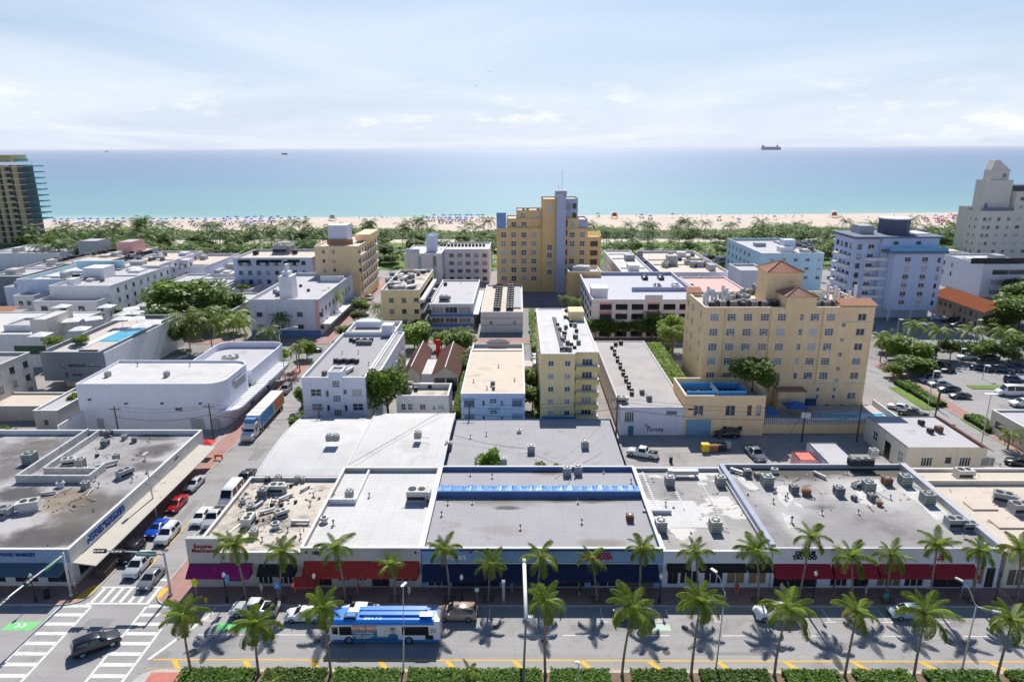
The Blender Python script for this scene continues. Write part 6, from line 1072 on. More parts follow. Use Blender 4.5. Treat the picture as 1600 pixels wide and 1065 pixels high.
def car_meshes(kind):
    if kind in _cm: return _cm[kind]
    K = CARS[kind]; st = K['st']; W_ = K['W']; rings = []
    for x, zb, zt, wr, f in st:
        w_ = W_ * f; low = .3 if abs(x) < abs(st[0][0]) - .2 else .42
        h = [(w_ * .88, low - .08), (w_ * .985, low + .08), (w_, (low + zb) / 2 + .06), (w_ * .965, zb), (min(wr * W_ / .91, w_ * .95) * .98, zt - .05), (min(wr * W_ / .91, w_ * .95) * .75, zt), ]
        rings.append([(x, -y, z) for y, z in h] + [(x, y, z) for y, z in h[::-1]])
    n = 12; b = MB(); b.v = [p for r in rings for p in r]
    G_ = {'windscreen': MB(), 'rear_window': MB(), 'side_window': MB(), 'side_window ': MB()}
    def inset(mb, q, a=.12, d=.014, fs=((0, 1, 2, 3),), up=False):
        q = [Vector(p) for p in q]; c = sum(q, Vector()) / len(q); nn_ = (q[2] - q[0]).cross(q[3] - q[1]); nn_.normalize()
        if up: nn_ = (q[4] - q[0]).cross(q[3] - q[0]).normalized()
        if (nn_.z < 0 if up else nn_.y * c.y < 0): nn_ = -nn_
        q = [tuple(p + (c - p) * a + nn_ * d) for p in q]; mb.add(q, fs)
    for i in range(len(st) - 1):
        for j in range(n):
            if j == n - 1: f = [i * n + j, i * n, (i + 1) * n, (i + 1) * n + j]
            else: f = [i * n + j, i * n + j + 1, (i + 1) * n + j + 1, (i + 1) * n + j]
            f = f[::-1]; b.f.append(f); b.m.append(1 if j == n - 1 else 0)
            q = [b.v[k] for k in f]
            if j in (3, 7) and K['roof'][0] <= i < K['roof'][1]: inset(G_['side_window' if j == 3 else 'side_window '], q, .1)
            if j in (3, 7) and (i == K['ws'] or i == K['rw']) and kind not in ('van',):
                pass
        for nm, k in (('windscreen', K['ws']), ('rear_window', K['rw'])):
            if i == k and not (kind == 'van' and nm == 'rear_window'):
                a, c = rings[i], rings[i + 1]; inset(G_[nm], a[4:8] + c[4:8], .06, .016, ((0, 4, 5, 1), (1, 5, 6, 2), (2, 6, 7, 3)), True)
    b.f.append(list(range(n))); b.m.append(0); b.f.append([(len(st) - 1) * n + j for j in range(n)][::-1]); b.m.append(0)
    x0, x1 = st[0][0], st[-1][0]
    b.box(x1 - .03, x1 + .02, -W_ * .6, W_ * .6, .36, .54, 1); b.box(x0 - .02, x0 + .03, -W_ * .6, W_ * .6, .34, .5, 1)     # grille, rear bumper
    for ax in K['ax']:
        for s in (-1, 1): b.cyl(0, 0, 0, 0, 0, 3) if 0 else None
    if K.get('bed'): b.box(-2.75, -1.1, -W_ * .8, W_ * .8, 1.121, 1.127, 1)
    if kind == 'suv':
        for s in (-1, 1): b.tube([(-1.9, s * .6, 1.72), (.3, s * .62, 1.77)], .025, 5, 1)
    lo = MB(); 
    hl = MB(); hl.box(x1 - .16, x1 - .02, -.16, .16, 0, .13); tl = MB(); tl.box(x0 - .02, x0 + .12, -.12, .12, 0, .16)
    mr = MB(); mr.box(-.06, .06, 0, .17, 0, .12)
    R = dict(body=b.mesh('body', [whiter, black], False), head=hl.mesh('headlight', lampw), tail=tl.mesh('taillight', lampr), mirror=mr, **{k: v.mesh(k.strip(), carglass) for k, v in G_.items() if v.f})
    for p in R['body'].polygons: p.use_smooth = True
    _cm[kind] = R; return R
_cc = {}
def paintm(col):
    k = tuple(col)
    if k not in _cc: _cc[k] = M('car_paint', col, rough=.25, var=.03, spec=.6); MATS.pop('car_paint'); _cc[k].node_tree.nodes['Principled BSDF'].inputs['Coat Weight'].default_value = .25
    return _cc[k]
def car(kind, col, x, y, rz, label, z=0.01, s=1.0, cat='car', group=None):
    R = car_meshes(kind); K = CARS[kind]; pm = paintm(col); nm = {'suv': 'sport_utility_car', 'coupe': 'sports_car'}.get(kind, kind if kind in ('van',) else 'pickup_truck' if kind == 'pickup' else 'car')
    t = thing(nm, label, {'pickup': 'pickup truck', 'van': 'van'}.get(kind, cat), (x, y, z), rz, group); t.scale = (s, s, s)
    me = R['body'].copy(); me.materials[0] = pm; me.name = 'body'; obj('body', me, t)
    for k in ('windscreen', 'rear_window', 'side_window', 'side_window '):
        if k in R: obj(k.strip(), R[k], t)
    if K['r'] not in WH: WH[K['r']] = wheelset(K['r'])
    for ax in K['ax']:
        for sgn in (-1, 1): o = obj('wheel', WH[K['r']][0], t, (ax, sgn * (K['W'] - .1), K['r'])); obj('rim', WH[K['r']][1], o)
    st = K['st']
    for sgn in (-1, 1):
        obj('headlight', R['head'], t, (0, sgn * K['W'] * .6, st[-1][1] + .06)); obj('taillight', R['tail'], t, (0, sgn * K['W'] * .68, st[0][1] - .12))
        mb = _cc.setdefault(('mir', tuple(col)), None)
        if mb is None: q = MB(); q.box(-.07, .07, -.09, .09, 0, .13); mb = _cc[('mir', tuple(col))] = q.mesh('wing_mirror', pm)
        obj('wing_mirror', mb, t, (st[K['ws'] + 1][0] - .25, sgn * (K['W'] + .07), st[K['ws']][1] + .02))
    return t
WHT, SLV, GRY, DGR, BLK, RED, BLU, NVY, BRN, DBL, LBL = (.8, .8, .8), (.5, .51, .53), (.22, .23, .25), (.07, .075, .08), (.012, .012, .014), (.45, .015, .02), (.01, .09, .6), (.015, .03, .09), (.42, .3, .23), (.03, .05, .09), (.3, .42, .55)
def atpx(kind, col, px, py, deg, label, z=0.0, **k): x, y, _ = P(px, py, z); return car(kind, col, x, y, radians(deg), label, z + .012, **k)
for a in (('sedan', SLV, 305, 760, -91, 'silver white saloon parked behind the red car on the side street'), ('sedan', RED, 277, 792, -89, 'red saloon parked on the left of the side street'), ('coupe', BLU, 246, 830, -90, 'bright blue sports car parked on the side street'), ('suv', WHT, 263, 840, -90, 'white SUV driving towards the crossing beside the blue sports car'), ('suv', BLK, 206, 869, -90, 'black SUV parked by the corner of the side street'), ('suv', (.62, .63, .66), 217, 890, -90, 'silver white SUV next to the black SUV, waiting before the crossing'), ('sedan', GRY, 238, 908, -90, 'grey saloon at the stop line of the side street'),
          ('sedan', WHT, 315, 812, -88, 'white saloon parked behind the corner restaurant'), ('pickup', (.6, .6, .6), 335, 815, -88, 'pale pickup with dark bed next to the restaurant side wall'), ('van', WHT, 362, 780, -90, 'white van parked behind the pale pickup on the right of the side street'), ('pickup', DGR, 384, 753, -90, 'dark pickup at the corner of the curved white warehouse'), ('suv', GRY, 447, 612, -90, 'grey SUV parked under the street trees by the theatre'), ('sedan', DGR, 465, 658, -90, 'dark saloon half hidden beside the white apartments'), ('sedan', BLK, 490, 549, 0, 'black saloon on the avenue past the theatre'), ('suv', SLV, 578, 468, -90, 'silver SUV far up the side street'),
          ('suv', (.012, .014, .02), 152, 1012, 37, 'black SUV turning across the junction'), ('pickup', (.62, .64, .66), 398, 958, 180, 'silver pickup parked before the black restaurant awning'), ('sedan', WHT, 478, 966, 180, 'white saloon parked just left of the bus'), ('sedan', (.72, .74, .78), 562, 960, 180, 'white saloon mostly hidden behind the bus'), ('suv', BRN, 714, 964, 180, 'bronze SUV parked right behind the bus'), ('sedan', DGR, 990, 965, 180, 'dark saloon parked under the bushy median palm'), ('suv', WHT, 1210, 964, 180, 'white SUV parked before the tattoo shop'), ('sedan', LBL, 1420, 962, 180, 'pale blue saloon parked before the third crimson awning'),
          ('pickup', WHT, 1003, 712, 158, 'white pickup parked at an angle in the rear yard'), ('suv', BLK, 1135, 682, 176, 'black SUV against the yellow annex wall'), ('pickup', (.2, .22, .25), 1180, 714, -82, 'grey pickup facing the street in the rear yard'),
          ('sedan', WHT, 1405, 640, 135, 'white saloon parked by the hotel side wall'), ('pickup', DGR, 1425, 650, 135, 'dark pickup parked behind the white saloon at the hotel side'), ('coupe', SLV, 1452, 597, 175, 'silver car nearest the footpath in the car park'), ('sedan', (.42, .45, .5), 1467, 603, 175, 'silver blue saloon in the row by the hedge'), ('sedan', DGR, 1482, 611, 178, 'dark grey saloon between the silver blue and black cars by the hedge'), ('coupe', (.05, .055, .06), 1499, 621, 178, 'low charcoal car at the end of the hedge row'), ('van', BLK, 1470, 578, -35, 'black van in the shade of the car park palms'), ('sedan', DBL, 1452, 586, 175, 'dark blue saloon behind the black van'), ('van', WHT, 1578, 617, 175, 'long white passenger van in the car park'), ('suv', (.75, .76, .78), 1596, 634, 178, 'white SUV in front of the long white van'), ('suv', WHT, 1574, 670, -35, 'white SUV parked beside the low hedge island'), ('sedan', BLK, 1594, 728, 140, 'black saloon at the right edge by the kiosk'),
          ('pickup', LBL, 1492, 541, 180, 'pale blue pickup on the avenue behind the car park'), ('sedan', SLV, 1517, 541, 180, 'silver saloon behind the pale blue pickup'), ('suv', (.6, .6, .62), 1510, 561, 180, 'silver SUV with white roof near the small grey green tree'), ('sedan', DGR, 1545, 562, 180, 'charcoal saloon under the palms of the car park'), ('sedan', NVY, 1532, 578, -35, 'navy saloon first in the shaded row'), ('suv', DBL, 1566, 581, -35, 'dark blue SUV second in the shaded row'), ('sedan', DGR, 1580, 579, -35, 'dark saloon third in the shaded row'), ('sedan', NVY, 1594, 577, -35, 'navy saloon last in the shaded row'), ('suv', NVY, 1586, 598, -35, 'dark SUV with bright stripe behind the long white van'),
          ('sedan', WHT, 1464, 499, 170, 'white saloon under the blue hotel'), ('suv', BLK, 1483, 503, 170, 'black SUV beside the white saloon under the blue hotel'), ('sedan', BLK, 1497, 510, 170, 'black saloon near the orange roofed lodge'), ('sedan', WHT, 1575, 546, 180, 'white saloon on the avenue at far right'), ('suv', DGR, 1558, 548, 180, 'dark SUV on the avenue under the tree clump'),
          ('sedan', WHT, 838, 493, 180, 'white car first by the lime hedge'), ('suv', LBL, 838, 506, 180, 'pale blue SUV second by the lime hedge'), ('sedan', SLV, 838, 519, 180, 'silver car third by the lime hedge'), ('sedan', SLV, 835, 560, 90, 'silver car in the passage left of the yellow block'), ('van', WHT, 838, 578, 90, 'white van in the passage left of the yellow block'), ('sedan', WHT, 1035, 565, 180, 'white car behind the creeper covered warehouse'), ('suv', WHT, 697, 622, 90, 'white SUV beside the cream house'), ('sedan', WHT, 697, 637, 90, 'white saloon behind the lime boat')): atpx(*a)
for i, (px, py, c_, lb) in enumerate(((1007, 436, BLK, 'black'), (1032, 436, DGR, 'charcoal'), (1093, 437, NVY, 'navy'), (1027, 449, GRY, 'grey'), (1055, 448, WHT, 'white'), (1079, 450, DBL, 'dark blue'))): atpx('sedan', c_, px, py, 90, lb + ' car parked on the top deck of the garage', 10.1)
# bus
def bus(x, y):
    t = thing('bus', 'city bus with blue roof and orange and blue advert, driving left', 'bus', (x, y, .01), pi); Lh = 6.1; W_ = 1.28
    prof = lambda ps: [(q, z) for q, z in ps]
    def ext(ps, x0, x1, m, name, shrink=None):
        mb = MB(); n = len(ps); vs = [(x0, a, z) for a, z in ps] + [(x1, a, z) for a, z in ps]
        mb.add(vs, [(i, (i + 1) % n, n + (i + 1) % n, n + i) for i in range(n)] + [tuple(range(n))[::-1], tuple(range(n, 2 * n))]); return obj(name, mb.mesh(name, m), t)
    busw = M('bus_white', (.72, .73, .75), rough=.35, var=.05, spec=.5); busb = M('bus_blue', (.01, .2, .72), rough=.3, var=.05, spec=.5)
    ext([(-W_, .32), (W_, .32), (W_, 2.5), (-W_, 2.5)], -Lh, Lh - .25, busw, 'body'); ext([(-W_ * .97, .4), (W_ * .97, .4), (W_ * .95, 2.5), (-W_ * .95, 2.5)], Lh - .249, Lh, busw, 'front_end')
    ext([(-W_ - .01, 2.501), (W_ + .01, 2.501), (W_ - .02, 2.85), (W_ - .25, 3.02), (-W_ + .25, 3.02), (-W_ + .02, 2.85)], -Lh + .6, Lh - .02, busb, 'roof'); ext([(-W_, 2.501), (W_, 2.501), (W_ - .1, 2.9), (-W_ + .1, 2.9)], -Lh, -Lh + .59, busw, 'rear_fairing')
    ext([(-W_ - .008, .33), (W_ + .008, .33), (W_ + .008, .62), (-W_ - .008, .62)], -Lh + .02, Lh - .3, busb, 'skirt_stripe')
    for a, b_, c_, d_, z0, z1, mm, nm in ((-4.6, 3.0, -.95, -.25, 3.02, 3.3, busb, 'roof_pod'), (-4.6, 2.9, -.1, .5, 3.02, 3.25, busb, 'roof_pod'), (3.1, 4.3, -1.0, -.2, 3.021, 3.06, busw, 'roof_hatch'), (3.1, 4.5, .15, .95, 3.021, 3.25, black, 'air_conditioner'), (3.3, 4.2, .25, .85, 3.251, 3.32, busb, 'air_conditioner_lid'), (-5.3, -3.9, .1, .9, 3.31, 3.36, busw, 'roof_hatch')):
        mb = MB(); mb.box(a, b_, c_, d_, z0, z1) if nm != 'roof_pod' else mb.prism(rounded(a, b_, c_, d_, .3, (0, 1, 2, 3), 4), z0, z1); obj(nm, mb.mesh(nm, mm), t)
    # driver (camera) side is +y in bus space because the bus faces left
    for a, b_ in ((3.6, 5.0), (-1.95, -4.9)):
        mb = MB(); a, b_ = min(a, b_), max(a, b_); mb.box(a, b_, W_ + .002, W_ + .012, 1.2, 2.32); o = obj('side_window', mb.mesh('side_window', carglass), t); mb = MB(); k = int((b_ - a) / 1.2)
        for i in range(1, k + 1): xx = a + (b_ - a) * i / (k + 1); mb = MB(); mb.box(xx - .03, xx + .03, W_ + .013, W_ + .02, 1.2, 2.32); obj('window_bar', mb.mesh('window_bar', black), o)
    mb = MB(); mb.box(Lh + .001, Lh + .012, -1.1, 1.1, 1.2, 2.4); obj('windscreen', mb.mesh('windscreen', carglass), t); mb = MB(); mb.box(5.15, 5.8, W_ + .002, W_ + .012, 1.3, 2.25); obj('driver_window', mb.mesh('driver_window', carglass), t)
    mb = MB(); mb.box(-5.75, -5.1, W_ + .002, W_ + .015, 1.5, 2.1); obj('louvre', mb.mesh('louvre', greypaint), t); mb = MB(); mb.box(-5.4, -4.5, W_ + .002, W_ + .015, .65, 1.2); obj('engine_grille', mb.mesh('engine_grille', black), t)
    ad = MB(); F_ = W_ + .009
    ad.box(-1.5, 3.55, F_, F_ + .012, .55, 2.46); pan = obj('advert_panel', ad.mesh('advert_panel', M('advert_teal', (.03, .2, .3))), t)
    for x0, x1, z0, z1, c_, q in ((.8, 3.55, 1.72, 2.46, (.62, .22, .12), .013), (-1.5, .8, 1.0, 2.46, (.62, .64, .68), .013), (-1.5, 3.55, .55, .75, (.02, .1, .2), .014)):
        mb = MB(); mb.box(x0, x1, F_ + .0125, F_ + q + .004, z0, z1); obj('advert_colour', mb.mesh('advert_colour', M('advert_%d' % int(x0 * 10 + z0 * 100), c_)), pan)
    mb = MB(); mb.poly([(.35 + .45 * cos(-a * .5236), F_ + .019, 1.45 + .42 * sin(-a * .5236)) for a in range(12)]); obj('advert_badge', mb.mesh('advert_badge', M('advert_badge', (.7, .7, .68))), pan)
    mb = MB(); sk, hr, sc_ = 0, 1, 2
    mb.poly([(-.95 + .42 * u, F_ + .018, .75 + v) for u, v in ((-1.3, 0), (-1.25, .45), (-.6, .68), (.6, .68), (1.25, .45), (1.4, 0))][::-1], sc_); mb.poly([(-.95 + .1 * u, F_ + .0185, 1.4 + v) for u, v in ((-1, 0), (-1, .25), (1, .25), (1, 0))][::-1], sk)
    mb.poly([(-.95 + .25 * cos(-a * .5236), F_ + .019, 1.82 + .3 * sin(-a * .5236)) for a in range(12)], sk); mb.poly([(-.95 + .29 * cos(a), F_ + .0195, 1.9 + .29 * sin(a)) for a in (3.2, 2.8, 2.4, 2, 1.57, 1.1, .7, .3, 0)] + [(-.8, F_ + .0195, 1.98), (-1.1, F_ + .0195, 2.02)], hr)
    obj('advert_portrait', mb.mesh('advert_portrait', [M('print_skin', (.55, .34, .25)), M('print_hair', (.03, .025, .03)), M('print_scrubs', (.03, .14, .32))]), pan)
    for s_, sz, xx, zz, mm, sx in (('VOTED BEST!', .52, 2.2, 2.1, t_white, .95), ('School in Miami', .34, 2.3, 1.5, t_white, 1.0), ('WEST COAST', .3, 2.3, 1.12, t_white, 1.2), ('UNIVERSITY', .24, 2.35, .85, t_white, 1.3)):
        obj('lettering', text_mesh(s_, sz, mm, .002, .008, sx), pan, (xx, F_ + .022, zz), rot=(pi / 2, 0, pi))
    obj('fleet_number', text_mesh('20173', .75, t_white, .004, .02, 1.1), t, (1.35, .0 + .98 - .55 + .55, 3.03), rot=(0, 0, pi)) if 0 else obj('fleet_number', text_mesh('20173', .72, t_white, .004, .02, 1.15), t, (1.3, .76, 3.026), rot=(0, 0, pi))
    ws = wheelset(.5, .3)
    for ax in (4.0, -2.65):
        for s in (-1, 1): o = obj('wheel', ws[0], t, (ax, s * 1.15, .5)); obj('rim', ws[1], o)
    for s in (-1, 1):
        mb = MB(); mb.box(-.05, .05, -.12, .12, -.2, .2); obj('wing_mirror', mb.mesh('wing_mirror', black), t, (Lh + .1, s * 1.45, 2.0)); mb = MB(); mb.box(-.03, .03, -.15, .15, 0, .15); obj('headlight', mb.mesh('headlight', lampw), t, (Lh + .01, s * .95, .7)); obj('taillight', mb.mesh('taillight', lampr), t, (-Lh - .01, s * 1.0, 1.2))
    mb = MB()
    for s in (-.5, .5): mb.box(Lh + .02, Lh + .8, s * 1.2 - .03, s * 1.2 + .03, .55, .62)
    mb.box(Lh + .5, Lh + .6, -.7, .7, .6, .66); obj('bike_rack', mb.mesh('bike_rack', black), t)
    return t
xb0 = P(513, 1005)[0]; bus(xb0 + 6.35, 65.05)
# articulated lorry at the left kerb
tr = thing('lorry', 'white lorry with long box trailer painted blue and orange', 'truck', (-50.9, 117.6, .01), -pi / 2); ws = wheelset(.5, .3)
mb = MB(); prof = [(0, .5), (0, 1.45), (-1.3, 1.6), (-1.75, 2.55), (-2.1, 3.0), (-3.6, 3.1), (-3.6, .5)]; n = len(prof); vs = [(a, -1.15, z) for a, z in prof] + [(a, 1.15, z) for a, z in prof]; mb.add(vs, [(i, (i + 1) % n, n + (i + 1) % n, n + i) for i in range(n)] + [tuple(range(n))[::-1], tuple(range(n, 2 * n))]); obj('cab', mb.mesh('cab', whiter), tr)
mb = MB(); mb.quad((-1.32, -1.0, 1.68), (-1.32, 1.0, 1.68), (-1.74, 1.0, 2.5), (-1.74, -1.0, 2.5)); obj('windscreen', mb.mesh('windscreen', carglass), tr); mb = MB(); mb.prism([(-2.2, -1), (-3.5, -1.05), (-3.5, 1.05), (-2.2, 1)][::-1], 3.1, 3.75, m=0); obj('wind_deflector', mb.mesh('wind_deflector', M('deflector_blue', (.1, .25, .5))), tr)
mb = MB(); mb.box(.0, .05, -.7, .7, .6, 1.3); obj('grille', mb.mesh('grille', rimm), tr); mb = MB(); mb.box(-.05, .12, -1.15, 1.15, .35, .58); obj('bumper', mb.mesh('bumper', rimm), tr)
for s in (-1, 1):
    mb = MB(); mb.box(-3.2, -2.0, 1.15 * s - .01, 1.15 * s + .012, 1.8, 2.6); obj('side_window', mb.mesh('side_window', carglass), tr); mb = MB(); mb.box(-.02, .06, s * .95 - .15, s * .95 + .15, .85, 1.1); obj('headlight', mb.mesh('headlight', lampw), tr); mb = MB(); mb.box(-1.8, -1.7, s * 1.35 - .1, s * 1.35 + .1, 1.7, 2.4); obj('wing_mirror', mb.mesh('wing_mirror', black), tr)
    for ax in (-.9, -4.4, -5.5, -15.6, -16.7): o = obj('wheel', ws[0], tr, (ax, s * 1.05, .5)); obj('rim', ws[1], o)
mb = MB(); mb.box(-4.0, -18, -1.28, 1.28, 1.15, 3.9) if 0 else mb.box(-18, -4.0, -1.28, 1.28, 1.15, 3.9); o = obj('trailer', mb.mesh('trailer', M('trailer_white', (.7, .68, .64), var=.1)), tr)
for a, b_, c_ in ((-11.5, -4.4, (.08, .3, .6)), (-17.6, -12, (.7, .25, .1))): mb = MB(); mb.box(a, b_, 1.281, 1.29, 1.4, 3.6); obj('trailer_livery', mb.mesh('trailer_livery', M('livery_%d' % int(-a), c_, stain=((.6, .7, .75), .3, .35))), o)
mb = MB(); mb.box(-17.5, -3.6, -.5, .5, .75, 1.14); obj('chassis', mb.mesh('chassis', black), tr)
# small boat, trailer and yard clutter
x, y, _ = P(700, 658); bt = thing('boat', 'lime and white covered boat on a trailer beside the cream house', 'boat', (x, y - 1, 0)); mb = MB(); k = 9
for i in range(k):
    f = i / (k - 1); w_ = 1.15 * sin(pi * min(1, f * .8 + .22)) ** .6; q = -2.2 + 4.6 * f; mb.v += [(-w_, q, 1.25), (-w_ * .7, q, .7), (0, q, .45 + .3 * f), (w_ * .7, q, .7), (w_, q, 1.25), (w_ * .5, q, 1.5 + .25 * sin(pi * f)), (-w_ * .5, q, 1.5 + .25 * sin(pi * f))]
for i in range(k - 1):
    for j in range(7): mb.f.append([i * 7 + j, i * 7 + (j + 1) % 7, (i + 1) * 7 + (j + 1) % 7, (i + 1) * 7 + j][::-1]); mb.m.append(1 if j in (5, 4, 6) and i > 3 else 0)
mb.f += [list(range(7)), [(k - 1) * 7 + j for j in range(7)][::-1]]; mb.m += [0, 0]; obj('hull', mb.mesh('hull', [M('lime_cover', (.45, .6, .03)), whiter]), bt); mb = MB(); mb.box(-.8, .8, -1.5, 1.8, .3, .42); obj('trailer_frame', mb.mesh('trailer_frame', black), bt)
for s in (-1, 1): o = obj('wheel', WH[.33][0], bt, (s * .95, 0, .33), rz=pi / 2)
def bin_(px, py, w_, d_, h_, m, label, cat='bin', name='waste_bin', lid=None):
    x, y, _ = P(px, py); t = thing(name, label, cat, (x, y, 0)); mb = MB(); mb.prism([(-w_ / 2, -d_ / 2), (w_ / 2, -d_ / 2), (w_ / 2, d_ / 2), (-w_ / 2, d_ / 2)], .12, h_); obj('body', mb.mesh('body', m), t)
    mb = MB(); mb.box(-w_ / 2 - .04, w_ / 2 + .04, -d_ / 2 - .04, d_ / 2 + .04, h_ + .002, h_ + .07); obj('lid', mb.mesh('lid', lid or m), t); mb = MB()
    for a in (-1, 1):
        mb = MB(); mb.box(a * w_ * .4 - .05, a * w_ * .4 + .05, -d_ / 2, d_ / 2, 0, .119); obj('caster', mb.mesh('caster', black), t)
bin_(1101, 705, 1.3, 1.0, 1.5, hydr, 'yellow lidded bin in the rear yard', lid=hydr); bin_(1113, 704, 1.7, 1.2, 1.2, rust, 'rusty brown skip next to the yellow bin', 'skip', 'skip'); bin_(1127, 703, 1.6, 1.2, 1.2, black, 'black bin right of the rusty skip'); bin_(1136, 700, 1.0, 1.0, 1.3, DG if 0 else greypaint, 'grey bin at the right end of the yard bins'); bin_(1048, 722, .5, .5, 1.0, black, 'small black bin near the white pickup')
# ------------------------------------------------------------------ street furniture
def lamp(px, py, label, gm=globe, Y_=70.95, group=None):
    x, z = PY(px, py, Y_); z = z - .3; t = thing('street_lamp', label, 'street lamp', (x, Y_, .13)); h = z - .13
    mb = MB(); mb.cyl(0, 0, 0, .7, .19, 8, .11); mb.cyl(0, 0, .7, h - .1, .07, 8, .05); mb.cyl(0, 0, h - .1, h, .06, 8, .14); obj('post', mb.mesh('post', black), t)
    mb = MB(); mb.cyl(0, 0, h, h + .3, .13, 10, .21); mb.cyl(0, 0, h + .3, h + .52, .21, 10, .1); obj('globe', mb.mesh('globe', gm), t); mb = MB(); mb.cyl(0, 0, h + .525, h + .66, .11, 8, .02); obj('finial', mb.mesh('finial', gm if gm is globe else black), t); return t
lamp(490, 899, 'black acorn lamp at the left end of the long red awning'); lamp(721, 901, 'black acorn lamp right of the snipes lettering'); lamp(1033, 900, 'black acorn lamp by the first small black awning'); lamp(1275, 895, 'black acorn lamp before the tattoo shop awning'); lamp(1564, 896, 'dark acorn lamp near the right end of the pavement', M('dark_glass', (.06, .06, .07), rough=.2)); lmp = lamp(349, 897, 'black acorn lamp with blue banners before the magenta awning'); lamp(47, 899, 'black acorn lamp before the slate awning of the corner shop')
mb = MB(); mb.box(.1, .6, -.02, .02, 2.6, 3.7); obj('banner', mb.mesh('banner', M('banner_blue', (.08, .3, .55), stain=((.5, .6, .7), .3, 3))), lmp)
def cobra(bx, by, tx, ty, label, arms, Y_=None, z0=.15):
    x, y, _ = P(bx, by); y = Y_ or y; x = P(bx, by)[0] * y / P(bx, by)[1]; xt, zt = PY(tx, ty, y); t = thing('street_light', label, 'street light', (x, y, z0)); h = zt - z0
    mb = MB(); mb.cyl(0, 0, 0, .3, .2, 8, .13); mb.tube([(0, 0, .3), (xt - x, 0, h)], .1, 8, 0, .06); obj('pole', mb.mesh('pole', poleg, True), t)
    for ax, ay, az in arms:
        mb = MB(); mb.tube([(xt - x, 0, h - .15), (xt - x + ax * .5, ay * .5, h + az * .75), (xt - x + ax, ay, h + az)], .045, 6); o = obj('arm', mb.mesh('arm', poleg, True), t)
        mb = MB(); L2 = sqrt(ax * ax + ay * ay) or 1; mb.box(-.3, .45, -.13, .13, -.05, .1); obj('lamp_head', mb.mesh('lamp_head', poleg), o, (xt - x + ax, ay, h + az), atan2(ay, ax))
    return t
cobra(630, 1045, 631, 985, 'slim pale street light in the median before the bus', [(.15, .3, 5.2)], 59.4)
cobra(1502, 1050, 1526, 945, 'tall grey double armed street light in the right median', [(-1.0, 1.6, 1.8), (1.6, -.6, -.3)], 59.4)
cobra(1118, 1050, 1133, 925, 'grey street light in the median behind the third palm', [(-.8, 1.4, 1.5)], 59.4)
x, zt = PY(822, 965, 57.6); ya = P(818, 880, zt)[1]; t = thing('mast_arm_light', 'thick white mast arm reaching from the median over the road', 'street light', (x - .3, 57.6, .15)); mb = MB(); mb.tube([(0, 0, 0), (.3, 0, zt - .15)], .13, 8, 0, .1); obj('pole', mb.mesh('pole', M('pole_dark', (.16, .17, .18), rough=.5)), t)
mb = MB(); mb.tube([(.3, 0, zt - .3), (.25, (ya - 57.6) * .5, zt - .2), (.2, ya - 57.6, zt - .15)], .2, 10); obj('arm', mb.mesh('arm', whiter, True), t); mb = MB(); mb.box(.0, .4, ya - 57.6 + .01, ya - 57.0, zt - .35, zt + .15); obj('lamp_head', mb.mesh('lamp_head', greypaint), t); mb = MB(); mb.box(.5, 1.0, -.1, .3, zt - .3, zt); obj('camera_housing', mb.mesh('camera_housing', whiter), t)
x, y = P(905, 1085)[0], 57.0; t = thing('camera_post', 'white post with a camera at the bottom edge', 'post', (x, y, .15)); mb = MB(); mb.tube([(0, 0, 0), (-.1, 0, 3.4)], .07, 8); obj('pole', mb.mesh('pole', poleg), t); mb = MB(); mb.box(-.45, -.1, -.1, .1, 3.25, 3.5); obj('camera_housing', mb.mesh('camera_housing', whiter), t)
x, y, _ = P(237, 812); t = thing('street_light', 'tall slim street light rising over the long cream canopy', 'street light', (-54.2, 90.8, .13)); zt = PY(216, 712, 90.8)[1]
mb = MB(); mb.tube([(0, 0, 0), (-.3, 0, zt)], .13, 8, 0, .08); obj('pole', mb.mesh('pole', poleg), t); mb = MB(); mb.box(-.5, -.1, -.4, .9, zt, zt + .16); obj('lamp_head', mb.mesh('lamp_head', poleg), t)
x, y, _ = P(470, 605); t = thing('street_light', 'street light curving over the theatre corner', 'street light', (-54.0, 150, .13)); mb = MB(); mb.tube([(0, 0, 0), (-.6, 0, 12), (-.4, 0, 13.2), (3.2, 0, 13.9)], .1, 6); obj('pole', mb.mesh('pole', poleg), t); mb = MB(); mb.box(2.9, 3.9, -.15, .15, 13.8, 13.98); obj('lamp_head', mb.mesh('lamp_head', poleg), t)
for px, py, ty, lb in ((1449, 640, 580, 'by the red footpath'), (1467, 600, 577, 'beside the silver cars'), (1535, 592, 571, 'on the small grass island'), (1531, 705, 616, 'double headed, at the red footpath crossing'), (1498, 570, 545, 'next to the silver SUV with white roof'), (1447, 572, 553, 'by the bright round tree'), (1584, 565, 543, 'at the far right of the car park'), (1400, 530, 499, 'before the blue hotel'), (1520, 545, 500, 'tall, on the avenue behind the car park')):
    x, y, _ = P(px, py); h = PY(px, ty, y)[1]; t = thing('car_park_light', 'white car park light ' + lb, 'street light', (x, y, 0)); mb = MB(); mb.tube([(0, 0, 0), (0, 0, h)], .09, 6); obj('pole', mb.mesh('pole', poleg), t)
    for s in ((-1, 1) if 'double' in lb else (1,)): mb = MB(); mb.box(min(.05, s * 1.2), max(.05, s * 1.2), -.3, .3, h, h + .14); obj('lamp_head', mb.mesh('lamp_head', whiter), t)
